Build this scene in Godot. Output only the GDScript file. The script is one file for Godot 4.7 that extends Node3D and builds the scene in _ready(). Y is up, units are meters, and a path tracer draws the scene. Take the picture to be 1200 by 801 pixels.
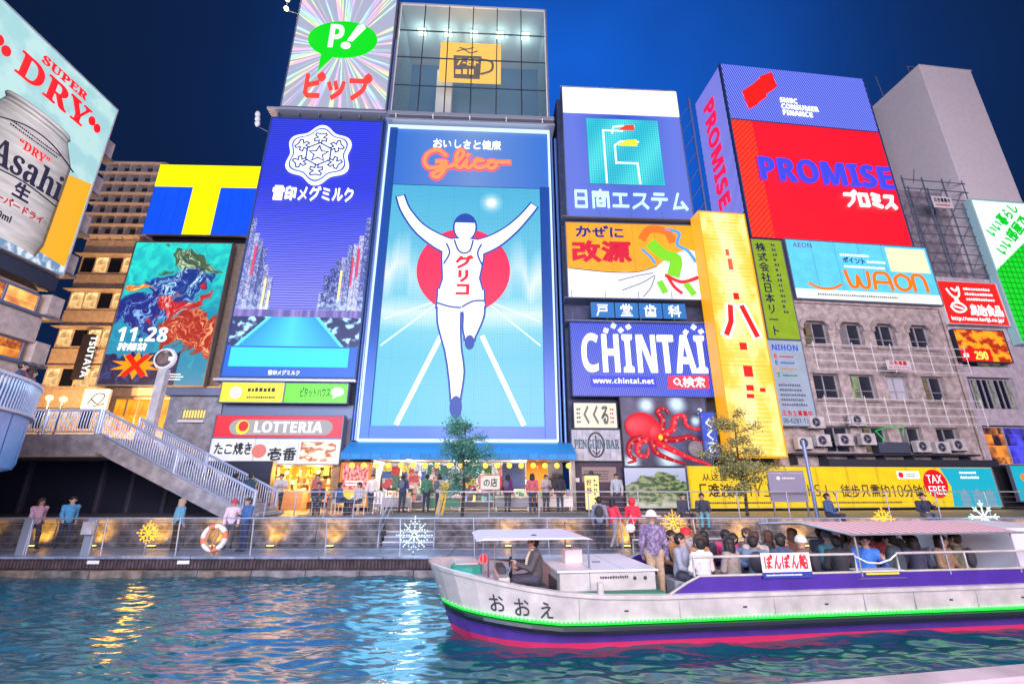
extends Node3D
# A canal at night below a wall of lit advertising signs. Units are metres, y is up,
# the water surface is y = 0 and the camera stands on the near bank looking along -z.

const DEG := PI / 180.0
const FACE_A := [0.0, -24.5, 0.05]      # main row of fronts: x, z of a point on it and how fast it recedes to the right
const FACE_B := [0.0, -23.2, 0.115]     # row of fronts further right
const FACE_T := [-25.0, -40.0, 0.03]    # building across the street behind the bridge
const SIGN_GAIN := 2.6                   # how strongly the signs light what faces them
const STREET := 1.5
const DECK := 0.55

var rng := RandomNumberGenerator.new()
var used := {}
var boxes := {}
var glyph_meshes := {}
var letter_meshes := {}
var fonts := {}
var mats := {}

# ---------------------------------------------------------------- naming and nodes
func numbered(n: String) -> String:
	if not used.has(n):
		used[n] = 0
		return n
	used[n] += 1
	return "%s_%03d" % [n, used[n]]

func tag(o: Node, label: String, category: String, group := "") -> void:
	o.set_meta("label", label)
	o.set_meta("category", category)
	if group != "":
		o.set_meta("group", group)

func thing(called: String, label: String, category: String, at := Vector3.ZERO, yaw := 0.0, group := "") -> Node3D:
	var o := Node3D.new()
	o.name = numbered(called)
	add_child(o)
	o.position = at
	o.rotation.y = yaw
	tag(o, label, category, group)
	return o

func setting(called: String, at := Vector3.ZERO, yaw := 0.0) -> Node3D:
	var o := Node3D.new()
	o.name = numbered(called)
	add_child(o)
	o.position = at
	o.rotation.y = yaw
	o.set_meta("kind", "structure")
	return o

func part(parent: Node, called: String, mesh: Mesh, m: Material, at := Vector3.ZERO, rot := Vector3.ZERO, sc := Vector3.ONE) -> MeshInstance3D:
	var o := MeshInstance3D.new()
	o.name = called
	o.mesh = mesh
	o.material_override = m
	parent.add_child(o, true)
	o.position = at
	o.rotation = rot
	o.scale = sc
	return o

func box(parent: Node, called: String, m: Material, x0: float, y0: float, z0: float, x1: float, y1: float, z1: float) -> MeshInstance3D:
	var size := Vector3(absf(x1 - x0), absf(y1 - y0), absf(z1 - z0)).snapped(Vector3.ONE * 0.001)
	if not boxes.has(size):
		boxes[size] = box_mesh(size)
	return part(parent, called, boxes[size], m, Vector3(x0 + x1, y0 + y1, z0 + z1) / 2.0)

func on(face: Array, s: float, y: float, out := 0.0) -> Vector3:
	var n := sqrt(1.0 + face[2] * face[2])
	return Vector3(face[0] + (s + out * face[2]) / n, y, face[1] + (out - s * face[2]) / n)

func yaw_of(face: Array) -> float:
	return atan(face[2])

# ---------------------------------------------------------------- materials
func solid(c: Color, rough := 0.7, metal := 0.0, grain := 0.0, key := "") -> StandardMaterial3D:
	var k := "%s %.2f %.2f %.2f %s" % [c, rough, metal, grain, key]
	if mats.has(k):
		return mats[k]
	var m := StandardMaterial3D.new()
	m.albedo_color = c.linear_to_srgb()
	m.roughness = rough
	m.metallic = metal
	if grain > 0.0:
		m.albedo_texture = grain_texture(1.0 - grain)
		m.uv1_triplanar = true
		m.uv1_world_triplanar = true
		m.uv1_scale = Vector3.ONE * 0.23
	mats[k] = m
	return m

func grain_texture(low: float) -> NoiseTexture2D:
	var k := "grain %.2f" % low
	if mats.has(k):
		return mats[k]
	var n := FastNoiseLite.new()
	n.seed = 11
	n.noise_type = FastNoiseLite.TYPE_SIMPLEX
	n.frequency = 0.012
	n.fractal_octaves = 6
	n.fractal_gain = 0.62
	var t := NoiseTexture2D.new()
	t.width = 512
	t.height = 512
	t.seamless = true
	t.noise = n
	var g := Gradient.new()
	g.set_color(0, Color(low, low, low))
	g.set_color(1, Color(1, 1, 1))
	t.color_ramp = g
	mats[k] = t
	return t

func glow(c: Color, energy := 1.0) -> StandardMaterial3D:
	# something that gives off light: a lit sign face, a neon tube, a lamp
	var k := "glow %s %.2f" % [c, energy]
	if mats.has(k):
		return mats[k]
	var m := StandardMaterial3D.new()
	m.albedo_color = Color(c.r * 0.35, c.g * 0.35, c.b * 0.35)
	m.roughness = 0.5
	m.emission_enabled = true
	m.emission = c
	m.emission_energy_multiplier = energy
	mats[k] = m
	return m

func lit_panel(c: Color, energy := 1.0, wide := 4.0, tall := 2.0, seams := 3) -> StandardMaterial3D:
	# a backlit sign skin: sheets joined side by side, slightly uneven in dye and age
	var n := noise(int(c.r * 90.0 + c.g * 50.0 + wide * 7.0), 0.9, 4)
	var w := 160
	var h := maxi(24, int(160.0 * tall / wide))
	var t := paint(w, h, func(u, v):
		var k := 1.0 + 0.045 * n.get_noise_2d(u * wide, v * tall) + 0.03 * n.get_noise_2d(u * wide * 6.0, v * tall * 6.0)
		if seams > 0 and fposmod(u * seams, 1.0) * wide / seams < 0.035 * wide / 8.0 + 0.02:
			k *= 0.86
		return Color(clampf(c.r * k, 0, 1), clampf(c.g * k, 0, 1), clampf(c.b * k, 0, 1)))
	return screen(t, energy)

func screen(t: Texture2D, energy := 1.0) -> StandardMaterial3D:
	var m := StandardMaterial3D.new()
	m.albedo_color = Color(0.12, 0.12, 0.13)
	m.roughness = 0.4
	m.emission_enabled = true
	m.emission = Color.BLACK
	m.emission_texture = t
	m.emission_energy_multiplier = energy
	return m

func print_on(t: Texture2D, rough := 0.6) -> StandardMaterial3D:
	var m := StandardMaterial3D.new()
	m.albedo_texture = t
	m.roughness = rough
	return m

func paint(w: int, h: int, f: Callable) -> ImageTexture:
	var im := Image.create(w, h, false, Image.FORMAT_RGB8)
	for y in h:
		for x in w:
			im.set_pixel(x, y, f.call((x + 0.5) / w, (y + 0.5) / h))
	return ImageTexture.create_from_image(im)

func noise(sd: int, freq: float, octaves := 4) -> FastNoiseLite:
	var n := FastNoiseLite.new()
	n.seed = sd
	n.noise_type = FastNoiseLite.TYPE_SIMPLEX
	n.frequency = freq
	n.fractal_octaves = octaves
	return n

# ---------------------------------------------------------------- meshes
func tri(st: SurfaceTool, a: Vector3, b: Vector3, c: Vector3, n: Vector3) -> void:
	if (b - a).cross(c - a).dot(n) > 0.0:
		var t := b
		b = c
		c = t
	for p in [a, b, c]:
		st.set_normal(n)
		st.add_vertex(p)

func quad(st: SurfaceTool, a: Vector3, b: Vector3, c: Vector3, d: Vector3, n: Vector3) -> void:
	tri(st, a, b, c, n)
	tri(st, a, c, d, n)

func begin() -> SurfaceTool:
	var st := SurfaceTool.new()
	st.begin(Mesh.PRIMITIVE_TRIANGLES)
	return st

func add_box(st: SurfaceTool, lo: Vector3, hi: Vector3) -> void:
	var p := []
	for i in 8:
		p.append(Vector3(hi.x if i & 1 else lo.x, hi.y if i & 2 else lo.y, hi.z if i & 4 else lo.z))
	quad(st, p[0], p[1], p[3], p[2], Vector3(0, 0, -1))
	quad(st, p[4], p[5], p[7], p[6], Vector3(0, 0, 1))
	quad(st, p[0], p[2], p[6], p[4], Vector3(-1, 0, 0))
	quad(st, p[1], p[3], p[7], p[5], Vector3(1, 0, 0))
	quad(st, p[0], p[1], p[5], p[4], Vector3(0, -1, 0))
	quad(st, p[2], p[3], p[7], p[6], Vector3(0, 1, 0))

func box_mesh(size: Vector3) -> Mesh:
	# a box whose long edges are chamfered where it is big enough to show
	var c := minf(0.012, minf(size.x, minf(size.y, size.z)) * 0.2)
	var st := begin()
	var h := size / 2.0
	var i := h - Vector3.ONE * c
	for s in [-1.0, 1.0]:
		quad(st, Vector3(s * h.x, -i.y, -i.z), Vector3(s * h.x, i.y, -i.z), Vector3(s * h.x, i.y, i.z), Vector3(s * h.x, -i.y, i.z), Vector3(s, 0, 0))
		quad(st, Vector3(-i.x, s * h.y, -i.z), Vector3(i.x, s * h.y, -i.z), Vector3(i.x, s * h.y, i.z), Vector3(-i.x, s * h.y, i.z), Vector3(0, s, 0))
		quad(st, Vector3(-i.x, -i.y, s * h.z), Vector3(i.x, -i.y, s * h.z), Vector3(i.x, i.y, s * h.z), Vector3(-i.x, i.y, s * h.z), Vector3(0, 0, s))
		for t in [-1.0, 1.0]:
			quad(st, Vector3(s * h.x, t * i.y, -i.z), Vector3(s * h.x, t * i.y, i.z), Vector3(s * i.x, t * h.y, i.z), Vector3(s * i.x, t * h.y, -i.z), Vector3(s, t, 0).normalized())
			quad(st, Vector3(s * h.x, -i.y, t * i.z), Vector3(s * h.x, i.y, t * i.z), Vector3(s * i.x, i.y, t * h.z), Vector3(s * i.x, -i.y, t * h.z), Vector3(s, 0, t).normalized())
			quad(st, Vector3(-i.x, s * h.y, t * i.z), Vector3(i.x, s * h.y, t * i.z), Vector3(i.x, s * i.y, t * h.z), Vector3(-i.x, s * i.y, t * h.z), Vector3(0, s, t).normalized())
			for u in [-1.0, 1.0]:
				tri(st, Vector3(s * h.x, t * i.y, u * i.z), Vector3(s * i.x, t * h.y, u * i.z), Vector3(s * i.x, t * i.y, u * h.z), Vector3(s, t, u).normalized())
	return st.commit()

func joined(list: Array) -> Mesh:
	# several plain boxes [x0, y0, z0, x1, y1, z1] of one part
	var st := begin()
	for b in list:
		add_box(st, Vector3(minf(b[0], b[3]), minf(b[1], b[4]), minf(b[2], b[5])), Vector3(maxf(b[0], b[3]), maxf(b[1], b[4]), maxf(b[2], b[5])))
	return st.commit()

func face_mesh(w: float, h: float) -> Mesh:
	# an upright sheet with texture coordinates, lower left corner at the origin, looking along +z
	var st := begin()
	var p := [Vector3(0, 0, 0), Vector3(w, 0, 0), Vector3(w, h, 0), Vector3(0, h, 0)]
	var uv := [Vector2(0, 1), Vector2(1, 1), Vector2(1, 0), Vector2(0, 0)]
	for i in [0, 2, 1, 0, 3, 2]:
		st.set_normal(Vector3(0, 0, 1))
		st.set_uv(uv[i])
		st.add_vertex(p[i])
	st.generate_tangents()
	return st.commit()

func add_tube(st: SurfaceTool, pts: Array, radii: Array, sides := 6, caps := true) -> void:
	var rings := []
	var up := Vector3(0.13, 0.97, 0.21)
	for i in pts.size():
		var d: Vector3 = (pts[mini(i + 1, pts.size() - 1)] - pts[maxi(i - 1, 0)]).normalized()
		var a := d.cross(up)
		if a.length() < 0.15:
			a = d.cross(Vector3(1, 0.1, 0))
		a = a.normalized()
		var b := d.cross(a)
		var ring := []
		var r: float = radii[mini(i, radii.size() - 1)]
		for k in sides:
			var t := TAU * k / sides
			ring.append([pts[i] + (a * cos(t) + b * sin(t)) * r, a * cos(t) + b * sin(t)])
		rings.append(ring)
	for i in rings.size() - 1:
		for k in sides:
			var q := [rings[i][k], rings[i][(k + 1) % sides], rings[i + 1][(k + 1) % sides], rings[i + 1][k]]
			var flip: bool = (q[1][0] - q[0][0]).cross(q[2][0] - q[0][0]).dot(q[0][1]) > 0.0
			for j in ([0, 2, 1, 0, 3, 2] if flip else [0, 1, 2, 0, 2, 3]):
				st.set_normal(q[j][1])
				st.add_vertex(q[j][0])
	if caps:
		for e in [0, rings.size() - 1]:
			var n: Vector3 = (pts[e] - pts[1 if e == 0 else e - 1]).normalized()
			for k in range(1, sides - 1):
				tri(st, rings[e][0][0], rings[e][k][0], rings[e][k + 1][0], n)

func tube(pts: Array, r: float, sides := 6) -> Mesh:
	var st := begin()
	add_tube(st, pts, [r], sides)
	return st.commit()

func add_ball(st: SurfaceTool, at: Vector3, r: Vector3, n := 8, from := 0.0, to := 1.0) -> void:
	# ellipsoid, or a belt of one between two shares of its height (0 top, 1 bottom)
	var rows := n
	for i in rows:
		for k in n * 2:
			var q := []
			for c in [[i, k], [i, k + 1], [i + 1, k + 1], [i + 1, k]]:
				var a := PI * lerpf(from, to, float(c[0]) / rows)
				var b = TAU * c[1] / (n * 2)
				q.append(Vector3(sin(a) * cos(b), cos(a), sin(a) * sin(b)))
			for t in [[0, 1, 2], [0, 2, 3]]:
				var a2: Vector3 = q[t[0]]
				var b2: Vector3 = q[t[1]]
				var c2: Vector3 = q[t[2]]
				if (b2 * r - a2 * r).cross(c2 * r - a2 * r).dot(a2 + b2 + c2) > 0.0:
					var s := b2
					b2 = c2
					c2 = s
				for v in [a2, b2, c2]:
					st.set_normal((v / r).normalized())
					st.add_vertex(at + v * r)

func ball(r: Vector3, n := 8) -> Mesh:
	var st := begin()
	add_ball(st, Vector3.ZERO, r, n)
	return st.commit()

func lathe(profile: Array, sides := 16) -> Mesh:
	# profile: [radius, height] pairs from bottom to top
	var st := begin()
	st.set_smooth_group(-1)
	for i in profile.size() - 1:
		for k in sides:
			var p := []
			for c in [[i, k], [i, k + 1], [i + 1, k + 1], [i + 1, k]]:
				var t: float = TAU * c[1] / sides
				p.append(Vector3(cos(t) * profile[c[0]][0], profile[c[0]][1], sin(t) * profile[c[0]][0]))
			var mid: float = TAU * (k + 0.5) / sides
			var dr: float = profile[i + 1][0] - profile[i][0]
			var dh: float = profile[i + 1][1] - profile[i][1]
			var n := Vector3(cos(mid) * dh, -dr, sin(mid) * dh).normalized()
			if p[0].distance_to(p[1]) > 1e-5:
				tri(st, p[0], p[1], p[2], n)
			if p[2].distance_to(p[3]) > 1e-5:
				tri(st, p[0], p[2], p[3], n)
	return st.commit()

func add_extruded(st: SurfaceTool, poly: PackedVector2Array, z0: float, z1: float) -> void:
	var idx := Geometry2D.triangulate_polygon(poly)
	for i in range(0, idx.size(), 3):
		var a := poly[idx[i]]
		var b := poly[idx[i + 1]]
		var c := poly[idx[i + 2]]
		tri(st, Vector3(a.x, a.y, z1), Vector3(b.x, b.y, z1), Vector3(c.x, c.y, z1), Vector3(0, 0, 1))
		if z0 < -0.05:
			tri(st, Vector3(a.x, a.y, z0), Vector3(b.x, b.y, z0), Vector3(c.x, c.y, z0), Vector3(0, 0, -1))
	var turn := -1.0 if Geometry2D.is_polygon_clockwise(poly) else 1.0
	for i in poly.size():
		var a := poly[i]
		var b := poly[(i + 1) % poly.size()]
		var e := (b - a).normalized()
		var n := Vector3(e.y, -e.x, 0) * turn
		quad(st, Vector3(a.x, a.y, z0), Vector3(b.x, b.y, z0), Vector3(b.x, b.y, z1), Vector3(a.x, a.y, z1), n)

func plate(parent: Node, called: String, pts: Array, m: Material, z0: float, z1: float) -> MeshInstance3D:
	# a flat cut-out; pts are [x, y] pairs
	var p := PackedVector2Array()
	for q in pts:
		p.append(Vector2(q[0], q[1]))
	var st := begin()
	add_extruded(st, p, z0, z1)
	return part(parent, called, st.commit(), m)

func oval(cx: float, cy: float, rx: float, ry: float, n := 32, a0 := 0.0, a1 := TAU) -> Array:
	var out := []
	var full := absf(a1 - a0 - TAU) < 0.01
	for i in (n if full else n + 1):
		var t := a0 + (a1 - a0) * i / n
		out.append([cx + rx * cos(t), cy + ry * sin(t)])
	return out

func smooth(pts: Array, steps := 6) -> Array:
	# Catmull-Rom through Vector2 points
	var out := []
	for i in pts.size() - 1:
		var p0: Vector2 = pts[maxi(i - 1, 0)]
		var p1: Vector2 = pts[i]
		var p2: Vector2 = pts[i + 1]
		var p3: Vector2 = pts[mini(i + 2, pts.size() - 1)]
		for k in steps:
			out.append(p1.cubic_interpolate(p2, p0, p3, float(k) / steps))
	out.append(pts[-1])
	return out

func add_ribbon(st: SurfaceTool, pts: Array, widths: Array, z0: float, z1: float) -> void:
	# a stroke of given widths along Vector2 points, mitred at the bends
	var n := pts.size()
	var left := []
	var right := []
	for i in n:
		var d0: Vector2 = (pts[i] - pts[maxi(i - 1, 0)]).normalized()
		var d1: Vector2 = (pts[mini(i + 1, n - 1)] - pts[i]).normalized()
		if i == 0:
			d0 = d1
		if i == n - 1:
			d1 = d0
		var t := d0 + d1
		if t.length() < 0.3:
			t = d1
		t = t.normalized()
		var side := Vector2(-t.y, t.x)
		var w: float = widths[mini(i, widths.size() - 1)] / 2.0
		w = w / maxf(0.55, absf(side.dot(Vector2(-d1.y, d1.x))))
		var p: Vector2 = pts[i]
		if i == 0:
			p -= d1 * widths[0] * 0.35
		if i == n - 1:
			p += d0 * widths[-1] * 0.35
		left.append(p + side * w)
		right.append(p - side * w)
	for i in n - 1:
		var a := Vector3(left[i].x, left[i].y, z1)
		var b := Vector3(right[i].x, right[i].y, z1)
		var c := Vector3(right[i + 1].x, right[i + 1].y, z1)
		var d := Vector3(left[i + 1].x, left[i + 1].y, z1)
		quad(st, a, b, c, d, Vector3(0, 0, 1))
		if z1 - z0 > 0.004:
			var h := Vector3(0, 0, z0 - z1)
			var e := (d - a).normalized()
			quad(st, a, d, d + h, a + h, Vector3(-e.y, e.x, 0))
			quad(st, b, c, c + h, b + h, Vector3(e.y, -e.x, 0))
			if i == 0:
				quad(st, a, b, b + h, a + h, -e)
			if i == n - 2:
				quad(st, d, c, c + h, d + h, e)

func strokes(parent: Node, called: String, lines: Array, w: float, m: Material, z0: float, z1: float, curved := true) -> MeshInstance3D:
	# lines: arrays of [x, y] pairs
	var st := begin()
	var k := 0
	for l in lines:
		var p := []
		for q in l:
			p.append(Vector2(q[0], q[1]))
		add_ribbon(st, smooth(p) if curved and p.size() > 2 else p, [w], z0, z1 + 0.0008 * k)
		k += 1
	return part(parent, called, st.commit(), m)

# ---------------------------------------------------------------- lettering
func font(kind: String) -> SystemFont:
	if not fonts.has(kind):
		var f := SystemFont.new()
		f.font_names = PackedStringArray(["Droid Serif" if kind.begins_with("serif") else "Droid Sans"])
		if kind.ends_with("bold"):
			f.font_weight = 700
		if kind.contains("slant"):
			f.font_italic = true
		fonts[kind] = f
	return fonts[kind]

func letter(ch: String, kind: String) -> Array:
	# [mesh of height about 1 for a capital, advance, baseline]
	var k := kind + ch
	if not letter_meshes.has(k):
		var t := TextMesh.new()
		t.font = font(kind)
		t.font_size = 72
		t.pixel_size = 1.0 / (72.0 * 0.714)
		t.depth = 1.0
		t.curve_step = 4.0
		t.horizontal_alignment = HORIZONTAL_ALIGNMENT_LEFT
		t.text = ch
		letter_meshes[k] = [t, font(kind).get_string_size(ch, HORIZONTAL_ALIGNMENT_LEFT, -1, 72).x * t.pixel_size]
	return letter_meshes[k]

func word(parent: Node, text: String, x: float, y: float, w: float, h: float, m: Material, kind := "sansbold", deep := 0.04, z := 0.006, down := false, tilt := 0.0) -> Node3D:
	# Latin lettering that fills w x h; each letter is a mesh of its own. down: set one above another
	var o := Node3D.new()
	o.name = "lettering"
	parent.add_child(o, true)
	o.position = Vector3(x, y, z)
	o.rotation.z = tilt
	var base: float = letter("H", kind)[0].get_aabb().position.y
	var total := 0.0
	for ch in text:
		total += letter(ch, kind)[1]
	var at := 0.0
	var i := 0
	for ch in text:
		var l := letter(ch, kind)
		if ch != " ":
			if down:
				var each := h / text.length()
				var sx: float = w / 0.72
				part(o, "letter", l[0], m, Vector3((w - l[1] * sx * 0.92) / 2.0, h - each * (i + 0.9) - base * each * 0.82, deep / 2.0), Vector3.ZERO, Vector3(sx * 0.92, each * 0.82, deep))
			else:
				var sx2 := w / total
				part(o, "letter", l[0], m, Vector3(at * sx2, -base * h, deep / 2.0), Vector3.ZERO, Vector3(sx2, h, deep))
		at += l[1]
		i += 1
	return o

func glyph(ch: String, weight: float) -> Mesh:
	var k := "%s%.3f" % [ch, weight]
	if glyph_meshes.has(k):
		return glyph_meshes[k]
	var st := begin()
	var n := 0
	for line in String(GLYPHS.get(ch, "1 1 9 1 9 9 1 9 1 1")).replace("O", RING).replace("%", DOTS).split("|"):
		var curved := line.begins_with("~")
		var v := line.trim_prefix("~").split_floats(" ", false)
		var p := []
		for i in range(0, v.size() - 1, 2):
			p.append(Vector2(v[i] / 10.0, 1.0 - v[i + 1] / 10.0))
		if p.size() > 1:
			add_ribbon(st, smooth(p, 4) if curved else p, [weight], 0.0, 1.0 + 0.015 * n)
			n += 1
	glyph_meshes[k] = st.commit()
	return glyph_meshes[k]

func kana(parent: Node, text: String, x: float, y: float, w: float, h: float, m: Material, weight := 0.11, deep := 0.03, z := 0.006, down := false, tilt := 0.0) -> Node3D:
	# Japanese and Chinese lettering drawn stroke by stroke, filling w x h
	var o := Node3D.new()
	o.name = "lettering"
	parent.add_child(o, true)
	o.position = Vector3(x, y, z)
	o.rotation.z = tilt
	var n := text.length()
	for i in n:
		if text[i] == " ":
			continue
		if down:
			part(o, "character", glyph(text[i], weight), m, Vector3(0, h - h * (i + 1.0) / n, 0), Vector3.ZERO, Vector3(w, h / n * 0.9, deep))
		else:
			part(o, "character", glyph(text[i], weight), m, Vector3(w * i / n, 0, 0), Vector3.ZERO, Vector3(w / n * 0.94, h, deep))
	return o

func fine_print(parent: Node, x: float, y: float, w: float, h: float, rows: int, m: Material, z := 0.006, sd := 1) -> void:
	# lines of print too small to read in the photograph
	rng.seed = sd
	var list := []
	for r in rows:
		var yy := y + h * (r + 0.25) / rows
		var hh := h / rows * 0.5
		var at := x
		var stop := x + w * rng.randf_range(0.75, 1.0)
		while at < stop - hh * 0.5:
			var l := hh * rng.randf_range(0.5, 0.95)
			list.append([at, yy, z, minf(at + l, stop), yy + hh * rng.randf_range(0.75, 1.0), z + 0.004])
			at += l + hh * 0.28
	part(parent, "fine_print", joined(list), m).set_meta("kind", "stuff")

# ---------------------------------------------------------------- signs
func sign_on(face: Array, s0: float, s1: float, y0: float, y1: float, out: float, thick: float, called: String, label: String, m: Material, edge: Material, rim := 0.1, category := "sign", group := "") -> Node3D:
	# a sign whose origin is the lower left corner of its front; x runs right, y up, z towards the canal
	var o := thing(called, label, category, on(face, s0, y0, out), yaw_of(face), group)
	fill_sign(o, s1 - s0, y1 - y0, thick, m, edge, rim)
	return o

func fill_sign(o: Node3D, w: float, h: float, thick: float, m: Material, edge: Material, rim: float) -> void:
	part(o, "sign_face", face_mesh(w, h), m)
	box(o, "cabinet", edge, 0, 0, -thick, w, h, -0.004)
	if rim > 0.0:
		box(o, "frame", edge, -rim, -rim, -thick - 0.02, 0, h + rim, 0.05)
		box(o, "frame", edge, w, -rim, -thick - 0.02, w + rim, h + rim, 0.05)
		box(o, "frame", edge, 0, -rim, -thick - 0.02, w, 0, 0.05)
		box(o, "frame", edge, 0, h, -thick - 0.02, w, h + rim, 0.05)

func sign_light(o: Node3D, w: float, h: float, c: Color, energy: float, x := 0.0, y := 0.0, z := 0.35) -> void:
	# the light that this sign throws, as large as its face and just in front of it
	var l := AreaLight3D.new()
	l.name = "sign_light"
	l.area_size = Vector2(w, h)
	l.area_normalize_energy = false
	l.light_color = c
	l.light_energy = energy * SIGN_GAIN
	l.area_range = 80.0
	l.shadow_enabled = true
	o.add_child(l, true)
	l.position = Vector3(x + w / 2.0, y + h / 2.0, z)
	l.rotation.y = PI

func bulb_light(o: Node3D, at: Vector3, c: Color, energy: float, size := 0.06) -> void:
	var l := OmniLight3D.new()
	l.name = "lamp_light"
	l.light_color = c
	l.light_energy = energy
	l.light_size = size
	l.omni_range = 40.0
	l.omni_attenuation = 2.0
	l.shadow_enabled = true
	o.add_child(l, true)
	l.position = at

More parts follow.
